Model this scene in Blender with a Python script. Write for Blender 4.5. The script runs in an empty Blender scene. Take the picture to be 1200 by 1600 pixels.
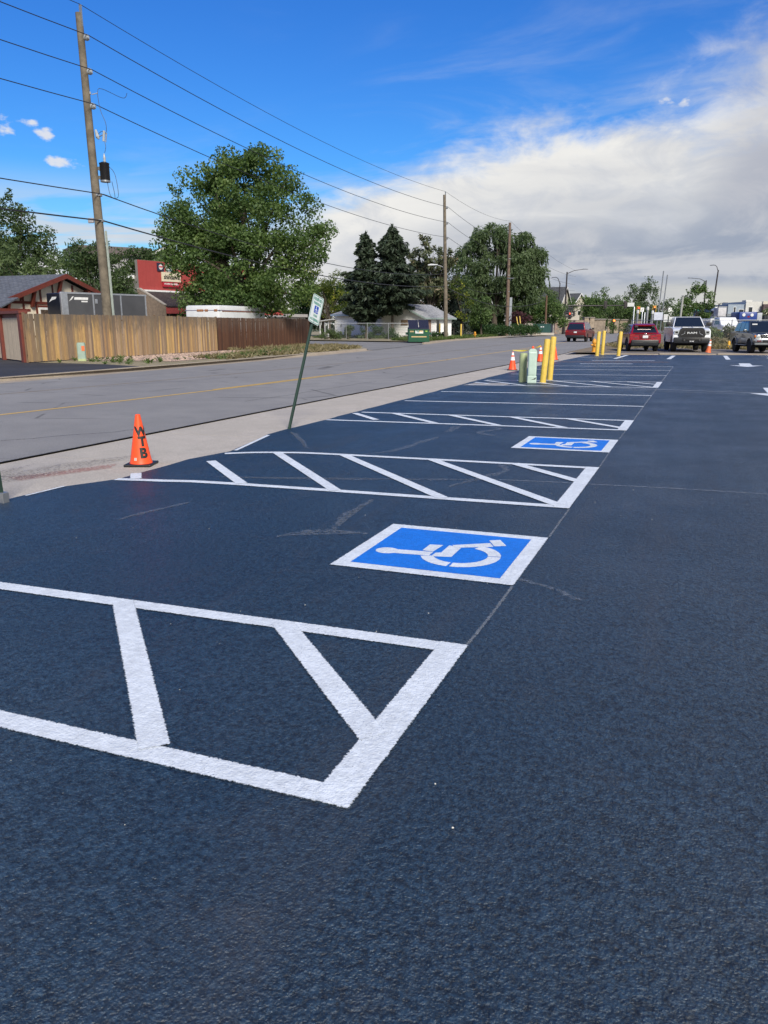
import bpy, bmesh, math, random
import numpy as np
from mathutils import Vector, Matrix
R = math.radians
random.seed(7)
rng = np.random.default_rng(7)
SC = bpy.context.scene
COL = SC.collection

# ------------------------------------------------------------------ camera
CAM_H, PITCH, YAW = 1.6, math.atan(292 / 1200), R(22.06)
cam_d = bpy.data.cameras.new('camera')
cam = bpy.data.objects.new('camera', cam_d)
COL.objects.link(cam)
cam.location = (0, 0, CAM_H)
cam.rotation_euler = (math.pi / 2 - PITCH, 0, YAW)
cam_d.sensor_fit = 'VERTICAL'
cam_d.sensor_height = 36
cam_d.lens = 27
cam_d.clip_start = 0.05
cam_d.clip_end = 6000
SC.camera = cam

# ------------------------------------------------------------------ world (sky and clouds by direction), sun, exposure
SUN_EL, SUN_AZ = R(38), R(142)          # azimuth clockwise from +Y
SKY_STRENGTH = 0.15
W = bpy.data.worlds.new('World')
SC.world = W
W.use_nodes = True


class NT:
    """small helper to wire node trees"""
    def __init__(s, tree):
        s.t = tree
        s.n = tree.nodes
        s.l = tree.links

    def node(s, typ, **kw):
        n = s.n.new(typ)
        for k, v in kw.items():
            setattr(n, k, v)
        return n

    def put(s, sock, v):
        if hasattr(v, 'is_output') or isinstance(v, bpy.types.NodeSocket):
            s.l.new(v, sock)
        else:
            sock.default_value = v

    def math(s, op, a, b=0.0, c=None, clamp=False):
        n = s.node('ShaderNodeMath', operation=op, use_clamp=clamp)
        s.put(n.inputs[0], a)
        s.put(n.inputs[1], b)
        if c is not None:
            s.put(n.inputs[2], c)
        return n.outputs[0]

    def smooth(s, v, a, b, lo=0.0, hi=1.0):
        n = s.node('ShaderNodeMapRange', interpolation_type='SMOOTHSTEP')
        s.put(n.inputs[0], v)
        for i, x in enumerate((a, b, lo, hi)):
            s.put(n.inputs[i + 1], x)
        return n.outputs[0]

    def lin(s, v, a, b, lo=0.0, hi=1.0):
        n = s.node('ShaderNodeMapRange', interpolation_type='LINEAR')
        s.put(n.inputs[0], v)
        for i, x in enumerate((a, b, lo, hi)):
            s.put(n.inputs[i + 1], x)
        return n.outputs[0]

    def mix(s, f, a, b, blend='MIX'):
        n = s.node('ShaderNodeMix', data_type='RGBA', blend_type=blend)
        s.put(n.inputs[0], f)
        for i, v in ((6, a), (7, b)):
            if isinstance(v, (tuple, list)) and len(v) == 3:
                v = (*v, 1)
            s.put(n.inputs[i], v)
        return n.outputs[2]

    def noise(s, vec, scale, detail=4, rough=.55, dist=0.0, out='Fac'):
        n = s.node('ShaderNodeTexNoise')
        if vec is not None:
            s.put(n.inputs['Vector'], vec)
        n.inputs['Scale'].default_value = scale
        n.inputs['Detail'].default_value = detail
        n.inputs['Roughness'].default_value = rough
        n.inputs['Distortion'].default_value = dist
        return n.outputs[out]

    def voro(s, vec, scale, feature='F1'):
        n = s.node('ShaderNodeTexVoronoi', feature=feature)
        if vec is not None:
            s.put(n.inputs['Vector'], vec)
        n.inputs['Scale'].default_value = scale
        return n.outputs['Distance']

    def vec(s, x, y, z):
        n = s.node('ShaderNodeCombineXYZ')
        for i, v in enumerate((x, y, z)):
            s.put(n.inputs[i], v)
        return n.outputs[0]

    def sep(s, v):
        n = s.node('ShaderNodeSeparateXYZ')
        s.put(n.inputs[0], v)
        return n.outputs

    def coords(s, out='Object'):
        return s.node('ShaderNodeTexCoord').outputs[out]


def build_world():
    k = NT(W.node_tree)
    k.n.clear()
    out = k.node('ShaderNodeOutputWorld')
    bg = k.node('ShaderNodeBackground')
    bg.inputs[1].default_value = SKY_STRENGTH
    k.l.new(bg.outputs[0], out.inputs[0])
    sky = k.node('ShaderNodeTexSky', sky_type='NISHITA')
    sky.sun_disc = False
    sky.sun_elevation = SUN_EL
    sky.sun_rotation = SUN_AZ
    sky.altitude = 400
    sky.air_density = 1.25
    sky.dust_density = 0.4
    sky.ozone_density = 2.0
    d = k.coords('Generated')
    x, y, z = k.sep(d)
    # azimuth (degrees, clockwise from +Y) and elevation (degrees)
    az = k.math('MULTIPLY', k.math('ARCTAN2', x, y), 180 / math.pi)
    el = k.math('MULTIPLY', k.math('ARCSINE', z), 180 / math.pi)
    hs = k.node('ShaderNodeHueSaturation')
    hs.inputs['Hue'].default_value = 0.515
    hs.inputs['Saturation'].default_value = 1.32
    hs.inputs['Value'].default_value = SKY_VALUE
    k.l.new(sky.outputs[0], hs.inputs['Color'])
    blue = k.mix(1.0, hs.outputs[0], SKY_TINT, 'MULTIPLY')
    # clouds lie on a plane high above the ground: noise in that plane
    zz = k.math('ADD', k.math('MAXIMUM', z, 0.0), 0.10)
    px = k.math('DIVIDE', x, zz)
    py = k.math('DIVIDE', y, zz)
    plane = k.vec(px, py, 0.0)
    n1 = k.noise(plane, 0.9, 7, .6, .6)
    n2 = k.noise(k.vec(k.math('MULTIPLY', px, .55), py, 3.7), 2.2, 6, .6, .5)
    dirn = k.vec(k.math('MULTIPLY', az, .05), k.math('MULTIPLY', el, .11), 0.0)
    n3 = k.noise(dirn, 1.6, 7, .58, .35)
    n4 = k.noise(k.vec(k.math('MULTIPLY', az, .03), k.math('MULTIPLY', el, .16), 2.0), 2.3, 5, .55, .8)
    # edge of the bank: its top in degrees over the azimuth
    ramp = k.node('ShaderNodeFloatCurve')
    m = ramp.mapping
    pts = [(-180, 34), (-135, 12), (-95, 5), (-60, 4.0), (-44, 4.0), (-32, 4.4), (-28, 5.6), (-23, 9.0), (-16.5, 11.6), (-6.0, 12.8), (-1.0, 13.6), (2.0, 15), (8, 19), (25, 30), (60, 40), (120, 46), (180, 34)]
    c = m.curves[0]
    for i, (a, e) in enumerate(pts):
        X, Y = (a + 180) / 360, e / 90
        if i == 0:
            c.points[0].location = (X, Y)
        elif i == len(pts) - 1:
            c.points[len(c.points) - 1].location = (X, Y)
        else:
            c.points.new(X, Y)
    for p in c.points:
        p.handle_type = 'VECTOR'
    m.update()
    k.put(ramp.inputs['Value'], k.lin(az, -180, 180))
    top = k.math('MULTIPLY', ramp.outputs[0], 90)
    depth = k.math('SUBTRACT', top, el)                     # degrees below the edge
    n5 = k.noise(k.vec(k.math('MULTIPLY', az, .12), k.math('MULTIPLY', el, .22), 5.0), 1.9, 7, .62, .5)
    wob = k.math('ADD', k.math('MULTIPLY', k.math('SUBTRACT', n3, .5), 10.0), k.math('MULTIPLY', k.math('SUBTRACT', n5, .5), k.smooth(az, -10, 2, 2.5, 9.0)))
    dd = k.math('ADD', depth, wob)
    bank = k.smooth(dd, k.smooth(az, -8, 2, -1.3, -4.5), k.smooth(az, -8, 2, 1.5, 4.0))
    # soft veil above the bank
    veil = k.math('MULTIPLY', k.smooth(dd, -11, 1), k.math('MULTIPLY', k.smooth(n2, .42, .75), .5))
    wisp = k.math('MULTIPLY', k.smooth(n2, .58, .80), k.math('MULTIPLY', k.smooth(az, -34, -4), .55))
    # bright haze towards the horizon on the clear side
    haze = k.math('MULTIPLY', k.smooth(el, 11, 0), .52)
    low = k.math('MULTIPLY', k.smooth(el, 10.5, 5.5), k.math('MULTIPLY', k.smooth(n4, .40, .54), .95))
    # a few small cumulus puffs (azimuth, elevation, half sizes)
    puffs = None
    for a, e, ra, re_, cut in ((-47.2, 11.9, 1.9, .75, .60), (-44.2, 11.7, .8, .55, .55), (-43.2, 10.1, 1.15, .45, .48), (-45.0, 12.2, .7, .35, .6), (-21.6, 12.4, .9, .35, .75), (-27.0, 5.5, 1.6, 1.5, .5), (-3.6, 13.7, .7, .38, .62), (-2.4, 13.6, .5, .42, .62)):
        u = k.math('DIVIDE', k.math('SUBTRACT', az, a), ra)
        v = k.math('DIVIDE', k.math('SUBTRACT', el, e), re_)
        r2 = k.math('ADD', k.math('MULTIPLY', u, u), k.math('MULTIPLY', v, v))
        nn = k.noise(k.vec(k.math('MULTIPLY', az, .9), k.math('MULTIPLY', el, 1.5), a), 1.0, 5, .6)
        f = k.smooth(k.math('ADD', k.math('SUBTRACT', 1.0, r2), k.math('MULTIPLY', k.math('SUBTRACT', nn, cut), 3.2)), .1, 1.0)
        puffs = f if puffs is None else k.math('MAXIMUM', puffs, f)
    # colours of the cloud: cream where lit near its upper edge, mauve-grey inside, cream again low down
    g = .47 / SKY_STRENGTH
    def col(r, gg, b):
        return (r * g, gg * g, b * g)
    inside = k.smooth(k.math('ADD', depth, k.math('ADD', k.math('MULTIPLY', k.math('SUBTRACT', n4, .5), 9), k.math('MULTIPLY', k.math('SUBTRACT', n5, .5), 5))), 1.0, 8.0)
    greyc = k.mix(k.smooth(k.math('ADD', k.math('MULTIPLY', n4, .6), k.math('MULTIPLY', n5, .4)), .40, .60), col(.40, .46, .58), col(.68, .70, .75))
    bank_c = k.mix(inside, k.mix(k.smooth(n5, .35, .62), col(.80, .82, .86), col(1.02, 1.01, .98)), greyc)
    bank_c = k.mix(k.math('MULTIPLY', k.smooth(k.math('ADD', el, k.math('MULTIPLY', k.math('SUBTRACT', n4, .5), 5)), 2.9, .9), .85), bank_c, col(.86, .84, .76))
    right_grey = k.math('MULTIPLY', k.smooth(az, -2.5, 3.0), k.math('MULTIPLY', k.smooth(el, 5, 10), k.smooth(n3, .30, .62)))
    bank_c = k.mix(k.math('MULTIPLY', right_grey, .75), bank_c, col(.50, .52, .61))
    c0 = k.mix(haze, blue, col(.42, .72, 1.05))
    c1 = k.mix(k.math('MINIMUM', k.math('MAXIMUM', k.math('MAXIMUM', veil, wisp), low), 1.0), c0, col(.74, .80, .88))
    c2 = k.mix(bank, c1, bank_c)
    c3 = k.mix(k.math('MULTIPLY', puffs, .88), c2, col(.93, .94, .97))
    k.l.new(c3, bg.inputs[0])


SKY_VALUE = 1.0
SKY_TINT = (.145, .335, .51)
build_world()
sun_d = bpy.data.lights.new('sun', 'SUN')
sun_d.energy = 2.9
sun_d.angle = R(18)
sun_d.color = (1.0, .93, .80)
sun = bpy.data.objects.new('sun', sun_d)
COL.objects.link(sun)
sd = Vector((math.sin(SUN_AZ) * math.cos(SUN_EL), math.cos(SUN_AZ) * math.cos(SUN_EL), math.sin(SUN_EL)))
sun.rotation_euler = sd.to_track_quat('Z', 'Y').to_euler()
sun.location = (20, -20, 60)
SC.view_settings.view_transform = 'Standard'
SC.view_settings.look = 'None'
SC.view_settings.exposure = 0.86
SC.view_settings.gamma = 1.0
SC.view_settings.use_curve_mapping = False
SC.cycles.max_bounces = 6
SC.cycles.diffuse_bounces = 4
SC.cycles.transparent_max_bounces = 8


# ------------------------------------------------------------------ measuring
def ray(x, y):
    """direction of the sight line through a point of the 1200 x 1600 photograph"""
    dx, dy = x - 600.0, 800.0 - y
    f = 1200.0
    a = f * math.cos(PITCH) + dy * math.sin(PITCH)
    u = -f * math.sin(PITCH) + dy * math.cos(PITCH)
    c, s = math.cos(YAW), math.sin(YAW)
    return Vector((c * dx - s * a, s * dx + c * a, u)), a


def at(x, y, dist):
    """the point seen there at a measured distance ahead"""
    r, a = ray(x, y)
    return r * (dist / a) + Vector((0, 0, CAM_H))


def lotz(X):
    return 0.011 * (min(max(X, -7.8), 7.0) + 0.98)


# ------------------------------------------------------------------ objects
def link(o, parent=None):
    COL.objects.link(o)
    if parent is not None:
        o.parent = parent
    return o


def tag(o, label=None, cat=None, group=None, kind=None):
    if label:
        o['label'] = label
    if cat:
        o['category'] = cat
    if group:
        o['group'] = group
    if kind:
        o['kind'] = kind
    return o


def thing(name, label, cat, loc=(0, 0, 0), rz=0.0, group=None):
    o = bpy.data.objects.new(name, None)
    o.empty_display_size = .2
    link(o)
    o.location = loc
    o.rotation_euler = (0, 0, rz)
    return tag(o, label, cat, group)


def structure(name):
    o = bpy.data.objects.new(name, None)
    link(o)
    return tag(o, kind='structure')


def dup(o, parent=None):
    c = o.copy()
    link(c, parent)
    for ch in list(o.children):
        dup(ch, c)
    return c


class MB:
    """collects polygons and builds them as one mesh object"""
    def __init__(s):
        s.v, s.f, s.m = [], [], []
        s.T = Matrix.Identity(4)
        s.mi = 0

    def add(s, verts, faces):
        b = len(s.v)
        s.v += [tuple(s.T @ Vector(p)) for p in verts]
        s.f += [tuple(b + i for i in f) for f in faces]
        s.m += [s.mi] * len(faces)
        return s

    def box(s, a, b, bev=0.0):
        (x0, y0, z0), (x1, y1, z1) = a, b
        x0, x1 = min(x0, x1), max(x0, x1)
        y0, y1 = min(y0, y1), max(y0, y1)
        z0, z1 = min(z0, z1), max(z0, z1)
        if bev <= 0:
            V = [(x0, y0, z0), (x1, y0, z0), (x1, y1, z0), (x0, y1, z0), (x0, y0, z1), (x1, y0, z1), (x1, y1, z1), (x0, y1, z1)]
            return s.add(V, [(0, 3, 2, 1), (4, 5, 6, 7), (0, 1, 5, 4), (1, 2, 6, 5), (2, 3, 7, 6), (3, 0, 4, 7)])
        bm = bmesh.new()
        bmesh.ops.create_cube(bm, size=1)
        for v in bm.verts:
            v.co = Vector((x0 + (v.co.x + .5) * (x1 - x0), y0 + (v.co.y + .5) * (y1 - y0), z0 + (v.co.z + .5) * (z1 - z0)))
        bmesh.ops.bevel(bm, geom=list(bm.edges), offset=bev, segments=2, profile=.5, affect='EDGES')
        return s.bm(bm)

    def bm(s, bm):
        bm.verts.index_update()
        s.add([v.co.copy() for v in bm.verts], [[v.index for v in f.verts] for f in bm.faces])
        bm.free()
        return s

    def tube(s, pts, rad, n=8, cap=True):
        pts = [Vector(p) for p in pts]
        rads = rad if isinstance(rad, (list, tuple)) else [rad] * len(pts)
        V, F = [], []
        for i, p in enumerate(pts):
            d = (pts[min(i + 1, len(pts) - 1)] - pts[max(i - 1, 0)])
            d.normalize()
            up = Vector((0, 0, 1)) if abs(d.z) < .95 else Vector((1, 0, 0))
            a = d.cross(up).normalized()
            b = d.cross(a)
            for j in range(n):
                t = 2 * math.pi * j / n
                V.append(p + (a * math.cos(t) + b * math.sin(t)) * rads[i])
        for i in range(len(pts) - 1):
            for j in range(n):
                F.append((i * n + j, i * n + (j + 1) % n, (i + 1) * n + (j + 1) % n, (i + 1) * n + j))
        if cap:
            F.append(tuple(range(n))[::-1])
            F.append(tuple((len(pts) - 1) * n + j for j in range(n)))
        return s.add(V, F)

    def lathe(s, prof, n=24, axis='z', c=(0, 0, 0)):
        """prof: (radius, height) pairs, closed at both ends"""
        V, F = [], []
        for r, h in prof:
            for j in range(n):
                t = 2 * math.pi * j / n
                a, b = r * math.cos(t), r * math.sin(t)
                V.append((a + c[0], b + c[1], h + c[2]) if axis == 'z' else (a + c[0], h + c[1], b + c[2]))
        m = len(prof)
        for i in range(m - 1):
            for j in range(n):
                q = (i * n + j, i * n + (j + 1) % n, (i + 1) * n + (j + 1) % n, (i + 1) * n + j)
                F.append(q)
        F.append(tuple(range(n))[::-1])
        F.append(tuple((m - 1) * n + j for j in range(n)))
        return s.add(V, F)

    def prism(s, poly, a, b, plane='xy'):
        """poly extruded between a and b along the axis that is left"""
        def P(u, v, w):
            return {'xy': (u, v, w), 'xz': (u, w, v), 'yz': (w, u, v)}[plane]
        n = len(poly)
        V = [P(u, v, a) for u, v in poly] + [P(u, v, b) for u, v in poly]
        F = [tuple(range(n))[::-1], tuple(range(n, 2 * n))]
        F += [(i, (i + 1) % n, n + (i + 1) % n, n + i) for i in range(n)]
        return s.add(V, F)

    def build(s, name, mat, parent=None, smooth=False, loc=None, rz=0.0, recalc=True):
        me = bpy.data.meshes.new(name)
        me.from_pydata(s.v, [], s.f)
        mats = mat if isinstance(mat, (list, tuple)) else [mat]
        for q in mats:
            me.materials.append(q)
        me.polygons.foreach_set('material_index', s.m)
        if recalc:
            bm = bmesh.new()
            bm.from_mesh(me)
            bmesh.ops.recalc_face_normals(bm, faces=bm.faces)
            bm.to_mesh(me)
            bm.free()
        if smooth:
            me.polygons.foreach_set('use_smooth', [True] * len(me.polygons))
            try:
                me.set_sharp_from_angle(angle=R(40))
            except Exception:
                pass
        me.update()
        o = bpy.data.objects.new(name, me)
        if loc is not None:
            o.location = loc
        o.rotation_euler = (0, 0, rz)
        return link(o, parent)


# ------------------------------------------------------------------ materials
MATS = {}


def M(name, col, rough=.6, metal=0.0, var=.12, scale=6.0, bump=0.0, bscale=40.0, spec=.5, coat=0.0, rand=0.0, emit=None, es=1.0):
    """plain surface with uneven tone and fine relief"""
    if name in MATS:
        return MATS[name]
    m = bpy.data.materials.new(name)
    m.use_nodes = True
    k = NT(m.node_tree)
    b = k.n['Principled BSDF']
    co = k.coords()
    n = k.noise(co, scale, 5, .6)
    dark = tuple(c * (1 - var) for c in col)
    lite = tuple(min(1, c * (1 + var)) for c in col)
    c = k.mix(k.smooth(n, .3, .7), dark, lite)
    if rand:
        oi = k.node('ShaderNodeObjectInfo')
        c = k.mix(1.0, c, k.mix(oi.outputs['Random'], (1 - rand,) * 3, (1 + rand,) * 3), 'MULTIPLY')
    k.put(b.inputs['Base Color'], c)
    b.inputs['Roughness'].default_value = rough
    b.inputs['Metallic'].default_value = metal
    b.inputs['Specular IOR Level'].default_value = spec
    b.inputs['Coat Weight'].default_value = coat
    b.inputs['Coat Roughness'].default_value = .08
    if emit:
        b.inputs['Emission Color'].default_value = (*emit, 1)
        b.inputs['Emission Strength'].default_value = es
    if bump:
        bp = k.node('ShaderNodeBump')
        bp.inputs['Strength'].default_value = .6
        bp.inputs['Distance'].default_value = bump
        k.put(bp.inputs['Height'], k.noise(co, bscale, 4, .6))
        k.l.new(bp.outputs[0], b.inputs['Normal'])
    MATS[name] = m
    return m


def new_mat(name):
    m = bpy.data.materials.new(name)
    m.use_nodes = True
    MATS[name] = m
    k = NT(m.node_tree)
    return m, k, k.n['Principled BSDF']


def aggregate(k, co):
    """height of the coarse seal-coated surface, metres scale"""
    v = k.smooth(k.voro(co, 105), .0, .75)
    v2 = k.smooth(k.voro(k.vec(*[k.math('ADD', q, 3.1) for q in k.sep(co)[:2]], 0.0), 46), .0, .8)
    n = k.noise(co, 24, 4, .65)
    h = k.math('ADD', k.math('ADD', k.math('MULTIPLY', v, -.32), k.math('MULTIPLY', v2, -.40)), k.math('ADD', k.math('MULTIPLY', n, .9), k.math('MULTIPLY', k.noise(co, 85, 4, .66, .4), 1.1)))
    return h


def mat_sealcoat():
    m, k, b = new_mat('seal_coated_asphalt')
    co = k.coords()
    h = aggregate(k, co)
    big = k.noise(co, .35, 4, .55)
    mid = k.noise(co, 2.6, 5, .6)
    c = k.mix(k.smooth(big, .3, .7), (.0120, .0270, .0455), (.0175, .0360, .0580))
    grain = k.math('ADD', k.math('MULTIPLY', h, .28), k.math('MULTIPLY', k.noise(co, 38, 5, .78), 1.0))
    c = k.mix(1.0, c, k.mix(k.smooth(grain, .42, .88), (.22,) * 3, (2.0,) * 3), 'MULTIPLY')
    c = k.mix(k.math('MULTIPLY', k.smooth(mid, .55, .8), .35), c, (.040, .041, .043))
    # sweep of dust worn pale in patches
    dust = k.math('MULTIPLY', k.smooth(k.noise(k.vec(*[k.math('MULTIPLY', q, s_) for q, s_ in zip(k.sep(co)[:2], (.5, 1.6))], 0.0), 1.3, 6, .65, 1.2), .58, .8), .35)
    c = k.mix(dust, c, (.070, .070, .072))
    specks = k.smooth(k.voro(co, 9.0), .012, .006)
    c = k.mix(k.math('MULTIPLY', specks, .9), c, (.55, .54, .52))
    pits = k.smooth(k.voro(k.vec(*[k.math('ADD', q, 7.3) for q in k.sep(co)[:2]], 0.0), 4.2), .035, .02)
    c = k.mix(k.math('MULTIPLY', pits, .8), c, (.006, .006, .007))
    sx, sy, _ = k.sep(co)
    streak = k.noise(k.vec(k.math('MULTIPLY', sx, 2.6), k.math('MULTIPLY', sy, .22), 4.0), 1.0, 6, .68, .6)
    c = k.mix(k.math('MULTIPLY', k.smooth(streak, .50, .72), .30), c, (.048, .052, .060))
    rg = k.math('ADD', k.lin(k.noise(co, 1.1, 4, .6), .3, .7, .36, .50), k.math('MULTIPLY', k.math('SUBTRACT', streak, .5), .22))
    k.put(b.inputs['Roughness'], rg)
    k.put(b.inputs['Base Color'], c)
    b.inputs['Specular IOR Level'].default_value = .64
    bp = k.node('ShaderNodeBump')
    bp.inputs['Strength'].default_value = 1.0
    k.put(bp.inputs['Distance'], k.lin(k.noise(co, .8, 4, .6), .3, .7, .0055, .0085))
    k.put(bp.inputs['Height'], k.math('SUBTRACT', h, k.math('MULTIPLY', pits, .8)))
    k.l.new(bp.outputs[0], b.inputs['Normal'])
    return m


def mat_paint(name, col, soft=1.0, alpha=1.0, wear=.0):
    """paint sprayed on the rough surface: its rim breaks up over the grain"""
    m, k, b = new_mat(name)
    co = k.coords()
    h = aggregate(k, co)
    at_ = k.node('ShaderNodeAttribute', attribute_name='rim')
    n = k.noise(co, 75, 3, .7)
    n = k.math('ADD', k.math('MULTIPLY', n, .85), k.math('MULTIPLY', k.noise(co, 220, 2, .6), .28))
    e = k.math('ADD', at_.outputs['Fac'], k.math('MULTIPLY', k.math('SUBTRACT', n, .57), 1.5 * soft))
    fac = k.smooth(e, .30, .52)
    fac = k.math('MULTIPLY', fac, k.lin(k.smooth(k.math('ADD', k.noise(co, 160, 2, .6), k.math('MULTIPLY', k.math('SUBTRACT', k.noise(co, 5, 4, .6), .5), .35)), .64, .74), 0, 1, 1, .45))
    if wear:
        fac = k.math('MULTIPLY', fac, k.smooth(k.noise(co, 30, 5, .7), wear - .12, wear + .12))
    if alpha < 1:
        fac = k.math('MULTIPLY', fac, alpha)
    tone = k.noise(co, 25, 5, .65)
    c = k.mix(k.smooth(k.math('ADD', k.math('MULTIPLY', tone, .55), k.math('MULTIPLY', k.noise(co, 4.0, 5, .7), .45)), .38, .62), tuple(q * .80 for q in col), col)
    pit = k.smooth(k.noise(co, 120, 2, .5), .70, .78)
    c = k.mix(k.math('MULTIPLY', pit, .30), c, tuple(q * .35 for q in col))
    k.put(b.inputs['Base Color'], c)
    b.inputs['Roughness'].default_value = .62
    bp = k.node('ShaderNodeBump')
    bp.inputs['Strength'].default_value = .6
    bp.inputs['Distance'].default_value = .005
    k.put(bp.inputs['Height'], h)
    k.l.new(bp.outputs[0], b.inputs['Normal'])
    tr = k.node('ShaderNodeBsdfTransparent')
    mx = k.node('ShaderNodeMixShader')
    k.put(mx.inputs[0], fac)
    k.l.new(tr.outputs[0], mx.inputs[1])
    k.l.new(b.outputs[0], mx.inputs[2])
    k.l.new(mx.outputs[0], k.n['Material Output'].inputs[0])
    return m


def mat_ground(name, cols, scales=(.3, 4, 40), rough=.9, bump=.01, bscale=60, cracks=0.0):
    m, k, b = new_mat(name)
    co = k.coords()
    a = k.smooth(k.noise(co, scales[0], 5, .6, .4), .35, .65)
    bb = k.smooth(k.noise(co, scales[1], 6, .65), .35, .68)
    cc = k.noise(co, scales[2], 3, .7)
    c = k.mix(a, cols[0], cols[1])
    c = k.mix(k.math('MULTIPLY', bb, .6), c, cols[2])
    c = k.mix(1.0, c, k.mix(k.smooth(cc, .3, .7), (.78,) * 3, (1.2,) * 3), 'MULTIPLY')
    if cracks:
        cr = k.smooth(k.voro(k.vec(*k.sep(k.math('ADD', 0, 0) if False else co)[:2], 0.0), .22, 'DISTANCE_TO_EDGE'), .010, .003)
        nz = k.smooth(k.noise(co, .6, 3, .5), .45, .6)
        c = k.mix(k.math('MULTIPLY', k.math('MULTIPLY', cr, nz), cracks), c, tuple(q * .4 for q in cols[0]))
    k.put(b.inputs['Base Color'], c)
    b.inputs['Roughness'].default_value = rough
    b.inputs['Specular IOR Level'].default_value = .3
    bp = k.node('ShaderNodeBump')
    bp.inputs['Strength'].default_value = .7
    bp.inputs['Distance'].default_value = bump
    k.put(bp.inputs['Height'], k.noise(co, bscale, 4, .65))
    k.l.new(bp.outputs[0], b.inputs['Normal'])
    return m


def mat_wood(name, tones, grey=.5):
    """one board: tone by board, grain along it, weathered towards its top"""
    m, k, b = new_mat(name)
    co = k.coords()
    oi = k.node('ShaderNodeObjectInfo')
    rnd = oi.outputs['Random']
    x, y, z = k.sep(co)
    off = k.math('MULTIPLY', rnd, 37.0)
    v = k.vec(k.math('MULTIPLY', k.math('ADD', x, off), 1.0), k.math('ADD', y, off), k.math('MULTIPLY', z, .12))
    grain = k.noise(v, 26, 5, .65, .3)
    blot = k.noise(k.vec(k.math('ADD', x, off), y, k.math('MULTIPLY', z, .8)), 2.4, 4, .6)
    cr = k.node('ShaderNodeValToRGB')
    cr.color_ramp.interpolation = 'LINEAR'
    els = cr.color_ramp.elements
    for i, t in enumerate(tones):
        e = els[i] if i < 2 else els.new(.5)
    for i, t in enumerate(tones):
        els[i].position = i / (len(tones) - 1)
        els[i].color = (*t, 1)
    k.put(cr.inputs[0], k.math('FRACT', k.math('MULTIPLY', rnd, 7.13)))
    c = k.mix(k.smooth(grain, .3, .7), cr.outputs[0], k.mix(.35, cr.outputs[0], tuple(t * .35 for t in tones[0])))
    top = k.math('ADD', k.lin(z, .6, 2.05), k.math('MULTIPLY', k.math('SUBTRACT', blot, .5), 1.5))
    c = k.mix(k.math('MULTIPLY', k.smooth(top, .25, 1.0), grey), c, (.12, .10, .08))
    k.put(b.inputs['Base Color'], c)
    b.inputs['Roughness'].default_value = .8
    bp = k.node('ShaderNodeBump')
    bp.inputs['Distance'].default_value = .004
    k.put(bp.inputs['Height'], grain)
    k.l.new(bp.outputs[0], b.inputs['Normal'])
    return m


def mat_leaf(name, c0, c1, c2=None, trans=.42):
    c0, c1 = [tuple(q * 1.3 for q in c_) for c_ in (c0, c1)]
    c2 = c2 and tuple(q * 1.3 for q in c2)
    m, k, b = new_mat(name)
    a = k.node('ShaderNodeAttribute', attribute_name='tint').outputs['Fac']
    c = k.mix(a, c0, c1)
    if c2:
        c = k.mix(k.smooth(a, .78, 1.0), c, c2)
    k.put(b.inputs['Base Color'], c)
    b.inputs['Roughness'].default_value = .55
    b.inputs['Specular IOR Level'].default_value = .35
    t = k.node('ShaderNodeBsdfTranslucent')
    k.put(t.inputs[0], k.mix(1.0, c, (1.1, 1.25, .6), 'MULTIPLY'))
    mx = k.node('ShaderNodeMixShader')
    mx.inputs[0].default_value = trans
    k.l.new(b.outputs[0], mx.inputs[1])
    k.l.new(t.outputs[0], mx.inputs[2])
    k.l.new(mx.outputs[0], k.n['Material Output'].inputs[0])
    return m


def mat_shingle(name, c0, c1):
    m, k, b = new_mat(name)
    co = k.coords()
    br = k.node('ShaderNodeTexBrick')
    k.put(br.inputs['Vector'], k.coords('UV'))
    br.inputs['Color1'].default_value = (*c0, 1)
    br.inputs['Color2'].default_value = (*c1, 1)
    br.inputs['Mortar'].default_value = (*[q * .45 for q in c0], 1)
    br.inputs['Scale'].default_value = 1.0
    br.inputs['Mortar Size'].default_value = .012
    br.inputs['Brick Width'].default_value = .32
    br.inputs['Row Height'].default_value = .15
    c = k.mix(1.0, br.outputs[0], k.mix(k.smooth(k.noise(co, 3, 5, .7), .3, .7), (.75,) * 3, (1.25,) * 3), 'MULTIPLY')
    k.put(b.inputs['Base Color'], c)
    b.inputs['Roughness'].default_value = .9
    bp = k.node('ShaderNodeBump')
    bp.inputs['Distance'].default_value = .01
    k.put(bp.inputs['Height'], br.outputs['Fac'])
    bp.invert = True
    k.l.new(bp.outputs[0], b.inputs['Normal'])
    return m


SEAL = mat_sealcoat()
WHITE_PAINT = mat_paint('white_traffic_paint', (.69, .745, .80), soft=.78)
BLUE_PAINT = mat_paint('blue_traffic_paint', (.006, .18, .72), soft=.55)
ORANGE_PAINT = mat_paint('orange_traffic_paint', (.55, .26, .06))
YELLOW_LINE = mat_paint('worn_yellow_line', (.60, .39, .10), wear=.36)
FAINT = mat_paint('faint_scuff', (.21, .25, .31), soft=1.5, alpha=.55, wear=.50)
CHALK = mat_paint('chalk_line', (.32, .36, .41), soft=1.2, alpha=.6, wear=.44)
RED_DUST = mat_paint('red_paint_dust', (.42, .16, .12), soft=1.2, alpha=.55, wear=.47)
ROAD = mat_ground('old_asphalt', ((.215, .211, .207), (.255, .250, .243), (.190, .187, .186)), (.16, 1.2, 55), .85, .004, 130, cracks=.8)
CONC = mat_ground('worn_concrete', ((.41, .375, .325), (.45, .41, .36), (.365, .335, .29)), (.5, 3, 60), .85, .003, 120)
CURBC = mat_ground('tan_curb_concrete', ((.31, .26, .21), (.36, .31, .25), (.26, .22, .17)), (.7, 5, 50), .9, .004, 80)
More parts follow.
